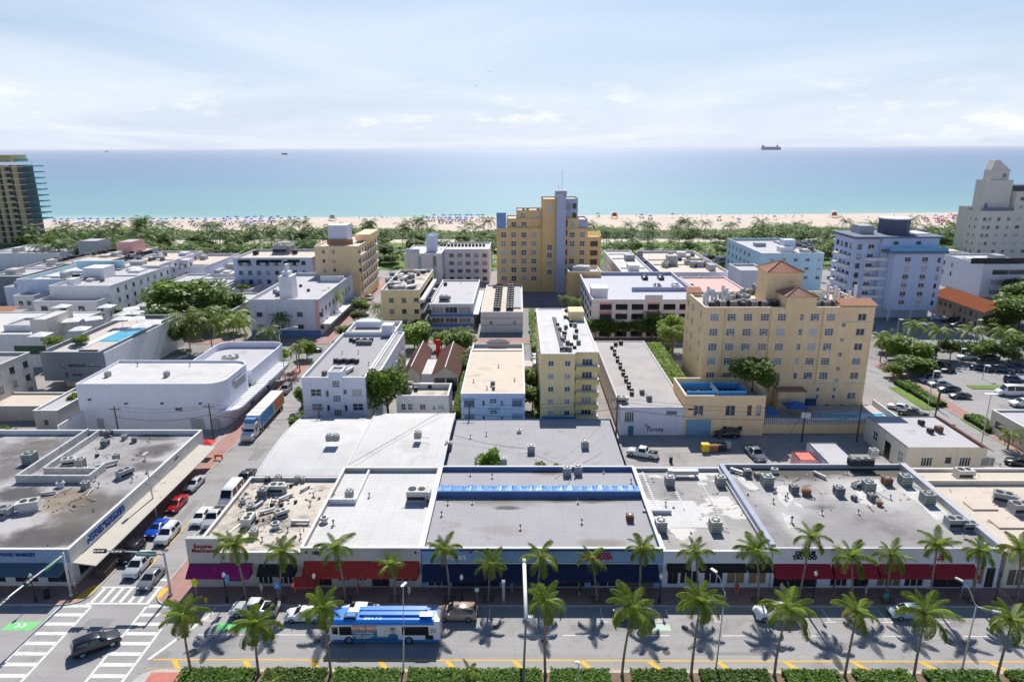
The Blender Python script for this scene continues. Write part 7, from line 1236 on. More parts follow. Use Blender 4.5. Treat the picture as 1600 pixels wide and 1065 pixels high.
# signals
def mast(x, y, h, ax, ay, label, heads, sign, srz, spos):
    t = thing('signal_mast', label, 'traffic signal', (x, y, .13)); mb = MB(); mb.cyl(0, 0, 0, .5, .28, 8, .2); mb.cyl(0, 0, .5, h, .17, 8, .12); obj('pole', mb.mesh('pole', poleg, True), t)
    mb = MB(); mb.tube([(0, 0, h - .3), (ax * .5, ay * .5, h + .1), (ax, ay, h + .25)], .12, 8, 0, .06); obj('arm', mb.mesh('arm', poleg, True), t); Ln = sqrt(ax * ax + ay * ay); a = atan2(ay, ax)
    hb = MB(); hb.box(-.75, .75, -.16, .16, -.22, .22); vs = MB()
    for k in (-.48, 0, .48): vs.cyl(k, 0, .0, .0, .0, 3) if 0 else vs.box(k - .17, k + .17, .17, .42, .05, .2)
    hm = hb.mesh('signal_head', black)
    for f in heads:
        o = obj('signal_head', hm, t, (ax * f, ay * f, h - .05 + .25 * f), a)
        for k, c_ in ((-.48, (.12, .005, .005)), (0, (.14, .08, .0)), (.48, (.0, .35, .2))):
            v = MB(); v.cyl(0, 0, -.03, 0, .15, 10); obj('lens', v.mesh('lens', M('lens_%d' % int(k * 10), c_, rough=.3)), o, (k, .17, 0), rot=(-pi / 2, 0, 0)); v = MB(); v.box(k - .18, k + .18, .165, .4, .15, .2); obj('visor', v.mesh('visor', poleg), o)
    mb = MB(); mb.box(-1.25, 1.25, -.02, .02, -.32, .32); o = obj('street_sign', mb.mesh('street_sign', signgreen), t, (ax * spos, ay * spos, h - .3 + .3 * spos), srz); o2 = obj('lettering', text_mesh(sign, .36, t_white, .004, 0, 1), o, (0, -.026, 0), rot=(pi / 2, 0, 0)); return t
mast(-55.0, 71.9, 6.1, -.6, -15.5, 'grey signal mast at the corner shop with a long arm over the main road', (.36, .62, .82), '14 Street', pi / 2 * 0.99, .12)
xm = PY(150, 872, 72.2)[0]; mast(-42.9, 72.2, 6.0, xm + 42.9, 0, 'grey signal mast at the restaurant corner with an arm over the side street', (.66, .92), 'Washington Av', 0, .26)
# signs, hydrant, bins
def signpost(px, py, Y_, label, shape, m, txt=None, tm=t_blk, s=.38, cat='sign', z0=.13):
    x, z = PY(px, py, Y_); t = thing('sign_post', label, cat, (x, Y_, z0)); h = z - z0; mb = MB(); mb.cyl(0, .04, 0, h, .035, 6); obj('post', mb.mesh('post', metal), t); mb = MB()
    if shape == 'o': mb.poly([(s * .62 * cos(-a * pi / 8), 0, h + s * 1.2 * sin(-a * pi / 8)) for a in range(16)]); mb.poly([(s * .62 * cos(a * pi / 8), .02, h + s * 1.2 * sin(a * pi / 8)) for a in range(16)])
    else: mb.box(-s, s, -.01, .02, h - s, h + s)
    obj('sign_plate', mb.mesh('sign_plate', m), t)
    if txt: obj('lettering', text_mesh(txt, s * 1.1, tm, .003, .01), t, (0, -.016, h), rot=(pi / 2, 0, 0))
signpost(304, 910, 71.0, 'fluorescent yellow oval sign at the restaurant corner', 'o', signyel, '?', t_blk, .5); signpost(433, 915, 71.0, 'blue square sign before the black restaurant awning', 's', M('sign_blue', (.08, .3, .6)), 'P', t_white, .4); signpost(745, 921, 71.0, 'small white parking sign above the bronze SUV', 's', whiter, None, s=.25); signpost(1385, 930, 71.0, 'teal sign on the pavement by the third crimson awning', 's', M('sign_teal', (.03, .35, .4)), None, s=.3); signpost(1012, 549, P(1012, 549)[1], 'white sign in the shade before the garage', 's', whiter, None, s=.3); signpost(440, 552, 172, 'round white sign at the theatre corner', 'o', whiter, None, s=.5)
x = PY(787, 950, 71.2)[0]; t = thing('ticket_machine', 'grey parking ticket post on the pavement before the navy awning', 'post', (x, 71.2, .13)); mb = MB(); mb.box(-.16, .16, -.14, .14, 0, 2.6); obj('body', mb.mesh('body', greypaint), t); mb = MB(); mb.box(-.2, .2, -.18, .18, 2.601, 2.9); obj('cap', mb.mesh('cap', whiter), t)
x = PY(322, 938, 70.8)[0]; t = thing('fire_hydrant', 'yellow fire hydrant at the kerb before the magenta awning', 'hydrant', (x, 70.8, .13)); mb = MB(); mb.cyl(0, 0, 0, .08, .2, 8); mb.cyl(0, 0, .08, .6, .13, 8); mb.cyl(0, 0, .6, .78, .15, 8, .04); obj('body', mb.mesh('body', hydr), t); mb = MB(); mb.box(-.25, .25, -.07, .07, .4, .54); obj('nozzle', mb.mesh('nozzle', hydr), t)
for px, py, lb in ((75, 938, 'black litter bin before the corner shop'), (1095, 938, 'black litter bin before the small black awnings')):
    x = PY(px, py, 71.6)[0]; t = thing('litter_bin', lb, 'bin', (x, 71.6, .13)); mb = MB(); mb.cyl(0, 0, 0, 1.0, .32, 10, .36); obj('body', mb.mesh('body', black), t); mb = MB(); mb.cyl(0, 0, 1.001, 1.12, .38, 10, .2); obj('lid', mb.mesh('lid', black), t)
x, y, _ = P(172, 902); t = thing('planter_bench', 'brown timber street planter on the side street pavement', 'planter', (-53.6, 77.2, .13)); mb = MB(); mb.box(-.7, .7, -1.6, 1.6, 0, .9); obj('box', mb.mesh('box', wood), t); mb = MB(); mb.box(-.6, .6, -1.5, 1.5, .901, 1.0); obj('soil', mb.mesh('soil', soil), t)
x, y, _ = P(320, 690, 2.6); t = thing('market_umbrella', 'bright red square umbrella by the end of the cream canopy', 'umbrella', (x + .3, y, .13)); t.scale = (.62, .62, .95); mb = MB(); v = [(-2.3, -1.7, 2.5), (2.3, -1.7, 2.5), (2.3, 1.7, 2.5), (-2.3, 1.7, 2.5), (0, 0, 3.1)]; mb.add(v, [(0, 1, 4), (1, 2, 4), (2, 3, 4), (3, 0, 4), (3, 2, 1, 0)]); obj('canopy', mb.mesh('canopy', M('umbrella_red', (.7, .03, .03))), t); mb = MB(); mb.cyl(0, 0, 0, 2.5, .05, 6); obj('pole', mb.mesh('pole', wood), t)
x, y, _ = P(342, 718); t = thing('barrier', 'small orange barrier on the side street pavement', 'barrier', (x, y, .13)); mb = MB(); mb.box(-.7, .7, -.05, .05, .5, .9); obj('board', mb.mesh('board', M('barrier_orange', (.75, .2, .05))), t)
for s in (-.6, .6): mb = MB(); mb.box(s - .05, s + .05, -.25, .25, 0, .9); obj('leg', mb.mesh('leg', M('barrier_orange', (.75, .2, .05))), t)
# utility poles and wires along the alley
poles = {}
for px, py, ty, lb in ((326, 690, 630, 'tall dark timber pole by the theatre front'), (178, 668, 634, 'short timber pole before the white theatre wall'), (497, 672, 632, 'timber pole before the white apartments'), (648, 672, 655, 'thin timber pole before the cream house'), (733, 676, 630, 'timber pole before the blue white apartments'), (965, 690, 620, 'timber pole at the corner of the long warehouse'), (1259, 690, 636, 'timber pole carrying three grey transformers'), (1347, 690, 628, 'timber pole left of the cream cottage'), (1468, 650, 612, 'dark pole by the red footpath'), (1470, 640, 610, 'second dark pole by the red footpath')):
    x, y, _ = P(px, py); y = min(y, 119.2) if px < 1400 else y; x, h = PY(px, ty, y); t = thing('utility_pole', lb, 'utility pole', (x, y, 0)); mb = MB(); mb.cyl(0, 0, 0, h, .16, 8, .11); obj('pole', mb.mesh('pole', wood, True), t)
    if px < 1400: mb = MB(); mb.box(-1.1, 1.1, -.06, .06, h - .7, h - .56); obj('crossarm', mb.mesh('crossarm', wood), t)
    if px == 1259:
        for a in (-.55, .1, .6): mb = MB(); mb.cyl(a, -.4, h - 1.9, h - .85, .3, 10); obj('transformer', mb.mesh('transformer', M('transformer_grey', (.55, .56, .58))), t)
    poles[px] = (x, y, h)
def wire(a, b_, sag, label, r=.022):
    n = 14; mb = MB(); A_, B_ = Vector(a), Vector(b_); mb.tube([tuple(A_.lerp(B_, i / n) - Vector((0, 0, sag * 4 * (i / n) * (1 - i / n)))) for i in range(n + 1)], r, 4); o = obj('overhead_wire', mb.mesh('overhead_wire', black)); return tag(o, label, 'wire', 'overhead wires along the alley')
ks = [178, 326, 497, 648, 733, 965, 1259, 1347]
for a, b_ in zip(ks, ks[1:]):
    for dz_, dx_ in ((-.5, .9), (-.5, -.9), (-2.2, 0)):
        p, q = poles[a], poles[b_]; wire((p[0] + dx_ * .2, p[1] + dx_, p[2] + dz_), (q[0] + dx_ * .2, q[1] + dx_, q[2] + dz_), .7 if dz_ > -1 else 1.0, 'black overhead wire strung between alley poles', .022 if dz_ > -1 else .04)
wire((poles[1259][0], poles[1259][1], 7), (poles[1259][0] - 14, 97.5, 4.6), .3, 'stay wire from the transformer pole to the yard wall', .03); wire((poles[965][0], poles[965][1], 7), (6, 97, 5.9), .8, 'wire from the warehouse corner to the blue plaza parapet', .02); wire((-14, 119.5, 5.8), (-26.5, 97, 5.6), .05, 'thin cable across the white warehouse roof', .04)
sl_ = [P(p_, q_, z_) for p_, q_, z_ in ((700, 676, 5.6), (820, 700, 5.2), (890, 728, 5.6), (940, 706, 5.4))]
for i in range(3): wire(sl_[i], sl_[i + 1], .5, 'string of festoon lights over the grey annex roof', .03)
# ------------------------------------------------------------------ things on the roofs
def proto(name, cat, parts):
    t = thing(name, '', cat, (0, 0, -500))
    for nm, mb, m, *sub in parts:
        o = obj(nm, mb.mesh(nm, m), t)
        for n2, mb2, m2 in sub: obj(n2, mb2.mesh(n2, m2), o)
    return t
def condenser(m, w_=.9, h_=.9):
    b_ = MB(); a = w_ / 2; b_.box(-a, a, -a, a, .08, h_); lv = MB()
    for i in range(5):
        z = .18 + (h_ - .3) * i / 4.6
        lv.box(-a + .05, a - .05, -a - .012, -a - .002, z, z + .07); lv.box(-a - .012, -a - .002, -a + .05, a - .05, z, z + .07); lv.box(a + .002, a + .012, -a + .05, a - .05, z, z + .07)
    f = MB(); f.cyl(0, 0, h_ + .001, h_ + .05, a * .82, 12); g = MB(); g.cyl(0, 0, h_ + .051, h_ + .06, a * .3, 8)
    for k in range(6): q = k * pi / 3; g.box(-.02, .02, 0, a * .78, h_ + .052, h_ + .062, 0, q, (0, 0))
    ft = MB(); ft.box(-a * .9, a * .9, -a * .9, a * .9, 0, .079)
    return [('cabinet', b_, m, ('louvre', lv, darkfan)), ('fan', f, darkfan, ('fan_guard', g, metal)), ('base', ft, greypaint)]
def package(m):
    b_ = MB(); b_.box(-1.1, 1.1, -.75, .75, .15, 1.35); s = MB(); s.box(-1.0, 1.0, -.77, -.752, .3, .75); f = [];
    base = MB(); base.box(-1.2, 1.2, -.85, .85, 0, .149); hd = MB(); hd.box(1.11, 1.55, -.55, .55, .4, 1.2)
    fa = MB(); fa.cyl(-.5, 0, 1.351, 1.42, .46, 12); fb = MB(); fb.cyl(.55, 0, 1.351, 1.42, .4, 12)
    return [('cabinet', b_, m, ('coil_grille', s, darkfan)), ('base', base, greypaint), ('intake_hood', hd, m), ('fan', fa, darkfan), ('fan', fb, darkfan)]
def ventp():
    a = MB(); a.cyl(0, 0, 0, .55, .09, 8); b_ = MB(); b_.cyl(0, 0, .551, .68, .16, 8, .05); c_ = MB(); c_.cyl(0, 0, 0, .06, .28, 10); return [('pipe', a, metal), ('cap', b_, darkfan), ('flashing', c_, roofwhite)]
def mush():
    a = MB(); a.cyl(0, 0, 0, .5, .42, 12); b_ = MB(); b_.cyl(0, 0, .501, .72, .62, 14, .5); c_ = MB(); c_.cyl(0, 0, .721, .8, .3, 12); return [('curb', a, whiter), ('hood', b_, metal), ('motor_cap', c_, darkfan)]
def duct(L_=3.0):
    a = MB(); a.box(-L_ / 2, L_ / 2, -.3, .3, .35, .85); b_ = MB()
    for k in (-.4, .4): b_.box(L_ * k - .05, L_ * k + .05, -.35, .35, 0, .349)
    c_ = MB(); c_.box(-L_ / 2 - .5, -L_ / 2 - .01, -.32, .32, 0, .9); return [('duct', a, metal), ('support', b_, metal), ('elbow', c_, metal)]
PR = dict(g=proto('condenser', 'air conditioner', condenser(acgrey)), c=proto('condenser', 'air conditioner', condenser(accream, 1.05, 1.15)), s=proto('condenser', 'air conditioner', condenser(acgreen, 1.3, 1.3)), b=proto('condenser', 'air conditioner', condenser(M('condenser_black', (.05, .05, .055), rough=.6), .8, .75)),
          r=proto('condenser', 'air conditioner', condenser(rust, 1.2, 1.1)), P=proto('rooftop_unit', 'air conditioner', package(accream)), G=proto('rooftop_unit', 'air conditioner', package(acgrey)), v=proto('vent_pipe', 'vent', ventp()), m=proto('roof_fan', 'vent', mush()), d=proto('duct', 'duct', duct()))
_rf = proto('roof_fan', 'vent', mush()); [setattr(o.data.materials, '__doc__', None) if 0 else None for o in KIDS[_rf.name]]
PR['R'] = _rf
for o in KIDS[_rf.name]: o.data.materials[0] = rust
names_ = dict(g='grey condenser', c='cream condenser', s='sage green condenser', b='black condenser', r='rusty condenser', P='cream rooftop unit', G='grey rooftop unit', v='vent pipe', m='round roof fan', d='duct run', R='rusty round roof fan')
rcd = random.Random(31)
def roofthings(z, where, items, group=None):
    for it in items:
        k, px, py = it[:3]; sc = it[3] if len(it) > 3 else 1; rz = radians(it[4]) if len(it) > 4 else 0; x, y, _ = P(px, py, z)
        lb = it[5] if len(it) > 5 else None; l_ = names_[k] + ' ' + (lb or where); gp = None if lb else (group or (names_[k] + 's ' + where)); place(PR[k], (x, y, z), rz, l_, gp, sc)
        if k in 'gcsPG' and z < 6 and rcd.random() < .6:
            a = rcd.choice((-1, 1)); p = [(x, y, z + .1), (x + a * rcd.uniform(.5, 1.5), y, z + .09), (x + a * rcd.uniform(1.5, 2), y - rcd.uniform(-3, 4), z + .09)]; mb = MB(); mb.tube(p, .045, 5); tag(obj('conduit', mb.mesh('conduit', metal)), 'thin pipe bending away from a unit ' + where, 'pipe', 'thin pipes ' + where)
zA = 4.55
roofthings(zA, 'on the dark corner shop roof', [('P', 48, 796, 1.1, 200, 'beside the rust stain on the corner shop roof'), ('G', 195, 744, .9, 60, 'nearest the canopy side of the corner shop roof'), ('P', 108, 725, .8, 20, 'inside the walled part of the corner shop roof, left'), ('c', 127, 727, 1.1, 0, 'inside the walled part of the corner shop roof, right'), ('g', 170, 681, 1.2, 0, 'at the back parapet of the corner shop roof'), ('g', 165, 696, 1.2, 0, 'with dark shadow near the back of the corner shop roof'), ('s', 48, 722, 1.3, 0, 'on the left neighbouring dark roof'), ('c', 195, 686, .7, 0, 'low, behind the walled part of the roof'), ('g', 210, 690, .9, 30, 'beside the low cream condenser'), ('m', 95, 760, 1.1, 0, 'next to the debris at the walled corner'), ('c', 134, 762, .9, 0, 'alone before the walled corner'), ('b', 152, 713, .6, 0, 'small, by the duct run'), ('d', 170, 728, .9, 42, 'across the corner shop roof'), ('d', 78, 772, .55, 20, 'of broken pieces near the front of the corner shop roof'), ('c', 182, 717, .8, 0, 'at the end of the duct run'), ('G', 2, 805, 1, 0, 'cut by the left edge of the picture'), ('v', 150, 750), ('v', 207, 752), ('v', 76, 858), ('v', 155, 760), ('v', 235, 690)])
zB = 4.42
roofthings(zB, 'on the cluttered restaurant roof', [('g', 412, 776, 1.5, 0, 'at the middle of the restaurant roof'), ('P', 434, 768, .95, 0, 'on the stained part of the restaurant roof'), ('b', 418, 752, .9, 0, 'first by the warehouse wall'), ('c', 435, 752, .9, 0, 'second by the warehouse wall'), ('c', 465, 752, .8, 0, 'third by the warehouse wall'), ('P', 389, 818, .9, 90, 'white, at the left of the restaurant roof'), ('c', 397, 838, .9, 0, 'near the front of the restaurant roof'), ('m', 431, 824, 1.1, 0, 'before the pipe frame'), ('P', 439, 806, .7, 40, 'small, among the restaurant ducts'), ('g', 392, 800, 1.2, 20, 'among the restaurant ducts'), ('d', 472, 818, .7, 0, 'of pipe frame on the restaurant roof'), ('d', 420, 800, .6, 35, 'bent, across the restaurant roof'), ('d', 405, 790, .55, 70, 'dented, left on the restaurant roof'), ('d', 448, 778, .6, 50, 'broken, beside the stained unit'), ('d', 478, 764, .5, 60, 'small, at the back right of the restaurant roof'), ('m', 380, 785, .9, 0, 'at the left edge of the restaurant roof'), ('b', 455, 760, .6), ('b', 425, 790, .6), ('b', 402, 815, .5), ('b', 440, 790, .6), ('b', 462, 785, .5), ('v', 470, 840), ('v', 450, 830), ('v', 410, 845), ('v', 485, 790), ('v', 490, 775), ('v', 385, 830), ('c', 474, 752, .6, 10, 'tiny, at the warehouse corner')])
roofthings(5.02, 'on the bright white roof', [('P', 652, 780, 1.25, 0, 'standing alone on the bright white roof'), ('m', 507, 815, 1.0, 0, 'at the left of the bright white roof'), ('c', 546, 776, 1.0, 0, 'in the walled notch of the white roof'), ('v', 522, 771), ('v', 577, 776), ('v', 521, 820, 1.2)])
roofthings(5.85, 'on the curved warehouse roof', [('c', 515, 688, 1.0, 0, 'left of the pair on the curved roof'), ('c', 525, 688, 1.0, 0, 'right of the pair on the curved roof'), ('c', 653, 684, 1.1, 0, 'alone on the plain white warehouse roof')])
roofthings(5.02, 'on the pale grey plaza roof', [('c', 886, 741, 1.15, 0, 'left of two by the blue parapet'), ('c', 903, 739, 1.15, 0, 'right of two by the blue parapet'), ('r', 984, 812, .8, 0, 'alone on the pale grey plaza roof')] + [('v', a, b_) for a, b_ in ((735, 742), (769, 746), (685, 741), (738, 786), (700, 787), (813, 826), (909, 817), (943, 738), (986, 754), (898, 746), (903, 785), (690, 805))])
roofthings(4.3, 'on the grey annex roof', [('c', 830, 706, 1.15, 0, 'left on the grey annex roof'), ('c', 914, 699, 1.15, 0, 'right on the grey annex roof'), ('c', 787, 725, 1.0, 0, 'half hidden behind the blue parapet'), ('g', 701, 700, 1.3, 0, 'at the left end of the grey annex roof'), ('m', 811, 675, .8, 0, 'at the back edge of the annex roof'), ('v', 760, 680), ('v', 735, 684)])
roofthings(4.72, 'on the patched grey roof', [('c', 1046, 757, 1.25, 0, 'at the back left of the patched roof'), ('c', 1125, 757, 1.25, 0, 'at the back right of the patched roof'), ('c', 1032, 828, 1.35, 0, 'at the front left of the patched roof'), ('c', 1117, 828, 1.35, 0, 'at the front right of the patched roof'), ('d', 1070, 744, 1.3, 0, 'of pipes across the back of the patched roof'), ('v', 1040, 790), ('v', 1080, 850)])
roofthings(5.02, 'on the wide stained grey roof', [('g', 1167, 743, 1.2, 0, 'at the back left corner of the stained roof'), ('g', 1183, 746, .9, 0, 'leaning between duct and big sage unit'), ('s', 1198, 757, 1.2, 0, 'large, left on the stained roof'), ('m', 1210, 738, 1.0, 0, 'behind the large sage condenser'), ('g', 1240, 768, 1.25, 0, 'left of the rusty round fan'), ('R', 1259, 772, 1.2, 0, 'lying in the middle of the stained roof'), ('g', 1310, 772, 1.4, 0, 'at the centre of the stained roof'), ('P', 1338, 760, .6, 30, 'tipped, near the centre of the stained roof'), ('s', 1356, 766, 1.15, 0, 'behind the small cluster on the stained roof'), ('r', 1385, 756, 1.0, 0, 'with orange rust on its top'), ('s', 1413, 756, 1.15, 0, 'by the back right wall of the stained roof'), ('s', 1448, 785, 1.2, 0, 'on the white patch of the stained roof'), ('G', 1490, 822, .95, 0, 'left of two at the front right of the stained roof'), ('G', 1513, 826, .75, 0, 'right of two at the front right of the stained roof'), ('g', 1334, 780, .7, 20, 'small dark, in the central cluster'), ('g', 1361, 780, 1.0, 10, 'right in the central cluster'), ('R', 1374, 789, .8, 0, 'tilted, below the central cluster'), ('d', 1155, 740, .7, -40, 'from the back wall of the stained roof'), ('d', 1282, 745, .6, -60, 'bent, from the back parapet'), ('v', 1237, 816, 1.4), ('v', 1284, 803), ('v', 1341, 802), ('v', 1391, 779), ('v', 1212, 768), ('v', 1230, 776), ('v', 1227, 780), ('v', 1323, 740), ('v', 1433, 748), ('v', 1208, 785)])
roofthings(5.6, 'in the black trio on the rear parapet', [('b', 1332, 727, 1.6), ('b', 1345, 727, 1.6), ('b', 1356, 727, 1.6)])
roofthings(4.68, 'on the sunlit beige roof', [('P', 1504, 745, 1.0, 0, 'behind the curb of the beige roof'), ('G', 1566, 783, 1.05, -30, 'large, on the beige roof'), ('G', 1592, 800, 1.1, 0, 'at the right edge of the beige roof'), ('v', 1562, 730), ('v', 1440, 750)])
roofthings(4.5, 'on the cream cottage roof', [('b', 1439, 663, 1.1, 0, 'alone on the cream cottage roof'), ('b', 1453, 676, 1.1, 0, 'left of two on the cream cottage roof'), ('r', 1466, 674, .9, 0, 'beside two on the cream cottage roof'), ('c', 1364, 712, 1.1, 0, 'on the low roof left of the cream cottage')])
zW = 9.66
roofthings(zW, 'in the front row on the white apartments', [('b', 525 + i * 6.5, 566 + (i % 2), 1.15) for i in range(6)]); roofthings(zW, 'in the rear row on the white apartments', [('b', 549 + i * 5.2, 533 + (i % 2) * 2, 1.1) for i in range(7)]); roofthings(zW, 'in the third row on the white apartments', [('g', 560 + i * 6, 538, 1.0) for i in range(4)])
roofthings(zW, 'on the white apartments', [('g', 507, 586, 1.0, 0, 'behind the front parapet of the white apartments'), ('d', 545, 582, 1.0, 70, 'beside the stair tower of the white apartments'), ('v', 535, 553), ('v', 560, 552), ('v', 576, 570), ('v', 604, 532)])
roofthings(5.62, 'behind the parapet of the cream house', [('g', 640, 606, 1.5), ('b', 630, 608, 1.0), ('b', 650, 610, 1.0), ('d', 668, 603, .8), ('b', 655, 604, 1), ('c', 640, 612, 1.0), ('b', 672, 606, 1.0)])
roofthings(6.8, 'on the flat beige roof', [('g', 770, 602, 1.0, 0, 'at the front of the flat beige roof'), ('g', 771, 608, .7, 0, 'small, at the front of the flat beige roof'), ('v', 779, 574), ('v', 740, 597), ('v', 804, 595), ('v', 761, 608)]); roofthings(5.45, 'on the rear part of the flat beige roof', [('g', 770, 540, 1.3), ('g', 778, 538, 1.4), ('v', 790, 540), ('v', 796, 539)])
r9 = random.Random(3)
roofthings(15.02, 'in the cluster on the slim yellow block', [('b' if r9.random() < .7 else 'g', 888 + r9.uniform(-16, 14) + (521 - q) * -.12, q + r9.uniform(-3, 3), .9) for q in (488, 492, 497, 503, 507, 511, 519, 522, 525, 528, 531, 540, 543, 545, 547) for _ in range(2)])
mb = MB(); a, b_ = P(866, 497, 15.02), P(880, 549, 15.02)
for i in range(34): f = i / 33; mb.box(a[0] + (b_[0] - a[0]) * f - .5, a[0] + (b_[0] - a[0]) * f + .4, a[1] + (b_[1] - a[1]) * f - .3, a[1] + (b_[1] - a[1]) * f + .15, 15.02, 15.3)
o = part(Y, 'pipe_rack', mb, M('rack_grey', (.25, .25, .26))); o['kind'] = 'stuff'; boxpart(Y, 'roof_house', paleyellow, 11.6, 15.0, 151, 156, 15.02, 17.2)
roofthings(5.53, 'in the long row on the grey warehouse', [('b', 956 + 31 * f + (i % 2) * 2, 545 + 72 * f, .95) for i, f in enumerate(lin(0, 1, 15))] + [('g', 1003, 615, 1.0), ('g', 1014, 625, 1.1), ('b', 970, 538, 1.2), ('b', 962, 540, 1.1)])
roofthings(5.53, 'on the grey warehouse', [('P', 970, 628, .9, 0, 'cream, at the front of the grey warehouse roof')])
zH = 21.52
roofthings(zH, 'in the front row on the hotel roof', [('g' if i % 3 else 'b', 1112 + i * 8.2, 479 - (i % 2) * 2, 1.3) for i in range(14)] + [('g', 1275 + i * 8, 479 - (i % 2) * 2, 1.2) for i in range(5)]); roofthings(zH, 'scattered over the hotel roof', [(r9.choice('gbcG'), r9.uniform(1095, 1200), r9.uniform(459, 474), 1.0, r9.uniform(0, 90)) for i in range(16)] + [(r9.choice('gbc'), r9.uniform(1272, 1320), r9.uniform(462, 475), 1.0) for i in range(8)]); roofthings(zH, 'over the hotel roof', [('G', 1190, 460, 1.7, 0, 'beside the hotel stair tower'), ('P', 1212, 462, 1.8, 0, 'white, beside the hotel stair tower')])
for i, px in enumerate((1100, 1105, 1112, 1118, 1128, 1134, 1285, 1292, 1303, 1308, 1326, 1334)):
    x, y, _ = P(px, 474 if px < 1200 else 472, zH); t = thing('chimney', 'white chimney stack in the cluster on the yellow hotel roof', 'chimney', (x, y, zH), group='white chimneys on the yellow hotel roof'); h = 2.2 + (i * 37 % 10) * .18; mb = MB(); mb.box(-.25, .25, -.25, .25, 0, h); obj('stack', mb.mesh('stack', white), t); mb = MB(); mb.box(-.32, .32, -.32, .32, h + .001, h + .15); obj('cap', mb.mesh('cap', copgrey), t)
roofthings(5.86, 'in the double row on the motel roof', [('b', 783 - (k % 2) * 5 - f * 4, 449 + 36 * f, 1.5) for k in range(2) for f in lin(0, 1, 11)] + [('b', 801 - (k % 2) * 5 - f * 2, 449 + 36 * f, 1.5) for k in range(2) for f in lin(0, 1, 11)])
roofthings(12.1, 'in the clutter on the balcony hotel roof', [(r9.choice('bggcd'), 632 + r9.uniform(-26, 26) + (440 - q) * .5, q, 1.2, r9.uniform(0, 90)) for q in [r9.uniform(426, 453) for _ in range(34)]])
roofthings(7.5, 'on the grey roofed glazed block', [('G', 694, 470, 1.3, 0, 'at the front of the grey roofed glazed block'), ('b', 696, 446, 1.4, 0, 'on a bracket at the back of the glazed block'), ('v', 720, 443)])
roofthings(12.9, 'on the white turret hotel roof', [('b', 690 + i * 5.5, 385, 1.3) for i in range(13)]); roofthings(10.0, 'on the pink corner hotel roof', [('g', 435, 462, 1.6), ('b', 452, 452, 1.5), ('g', 430, 458, 1.2), ('b', 470, 448, 1.0), ('b', 482, 455, 1.0), ('b', 440, 465, 1.0), ('b', 478, 428, 1.1), ('b', 488, 429, 1.1), ('b', 498, 428, 1.1)])
roofthings(13.5, 'on the awning hotel roof', [('b', 400, 398, 2.2), ('b', 461, 397, 2.2), ('G', 440, 396, 2.6), ('G', 446, 393, 2.4)]); roofthings(24.5, 'on the blue hotel roof', [(r9.choice('bgG'), r9.uniform(1325, 1440), r9.uniform(364, 371), 1.4) for i in range(26)]); roofthings(8.1, 'on the beige roofed hotel behind the garage', [(r9.choice('bgcG'), r9.uniform(1030, 1125), r9.uniform(398, 419), 1.5, r9.uniform(0, 60)) for i in range(26)])
roofthings(10.6, 'on the stained white hotel roof', [('b', 175, 423, 2.4), ('b', 120, 436, 2.2), ('b', 135, 438, 1.2), ('b', 145, 438, 1.2), ('g', 160, 440, 1.2)]); roofthings(10.3, 'on the pale roofed white hotel wing', [(r9.choice('bgb'), r9.uniform(190, 262), r9.uniform(394, 408), 1.5) for i in range(24)]); roofthings(10.0, 'on the long cream building roof', [(r9.choice('bg'), 75 + i * 4.6 + r9.uniform(-2, 2), 411 - i * .75 + r9.uniform(-2, 2), 1.7) for i in range(30)])
roofthings(9.05, 'on the theatre roof', [('c', 169, 588, .9, 0, 'left on the main theatre roof'), ('c', 261, 588, .9, 0, 'right on the main theatre roof'), ('v', 215, 572), ('v', 297, 572)]); roofthings(6.7, 'on the rear theatre roof', [('P', 356, 566, 1.1, 30, 'in the middle of the rear theatre roof'), ('c', 369, 560, .9, 0, 'right on the rear theatre roof'), ('c', 365, 573, .9, 20, 'white, near the step of the rear theatre roof'), ('d', 350, 575, .9, 50, 'bent, on the rear theatre roof'), ('g', 348, 581, .8, 0, 'low, on the rear theatre roof')])
roofthings(14.0, 'on the aqua hotel roof', [(r9.choice('bgc'), r9.uniform(1235, 1275), r9.uniform(380, 392), 1.8) for i in range(14)]); roofthings(30.1, 'on the stepped tower roof', [(r9.choice('bgc'), r9.uniform(812, 846), 330, 1.1) for i in range(5)]); roofthings(9.3, 'on the pink side hotel roof', [('c', 1000, 400, 2.0), ('g', 1008, 412, 1.6), ('c', 985, 420, 1.6)])
for k in PR.values():
    if k.name not in USED: k.location.z = -500
# tables and loungers round the pool deck; tanks
# ------------------------------------------------------------------ beach
tc_ = MB(); tc_.box(-.3, .3, -.8, .4, .3, .38); tc_.box(-.3, .3, .4, .5, .38, .9); [tc_.box(a - .03, a + .03, b_ - .03, b_ + .03, 0, .3) for a in (-.25, .25) for b_ in (-.7, .35)]; tcm = tc_.mesh('terrace_chair', black)
for i in range(22): q = obj('terrace_chair', tcm, None, (32.6 + (i % 11) * .95, 123.2 + (i // 11) * 1.7, 7.0), .3 * sin(i * 3)); tag(q, 'black chair inside the blue glass screen of the yellow annex terrace', 'chair', 'black chairs on the annex terrace')
bz = .55
mb = MB(); mb.cyl(0, 0, 0, 2.3, .05, 5); n = 8; mb.cyl(0, 0, 1.9, 2.6, 1.5, n, .05, 1, False)
UM = {c_: None for c_ in ('b', 'n', 'w', 'r')}
for c_, col in (('b', (.03, .14, .5)), ('n', (.02, .04, .14)), ('w', (.75, .76, .78)), ('r', (.6, .06, .04))): UM[c_] = mb.mesh('beach_umbrella', [wood, M('umbrella_' + {'b': 'blue', 'n': 'navy', 'w': 'white', 'r': 'crimson'}[c_], col)])
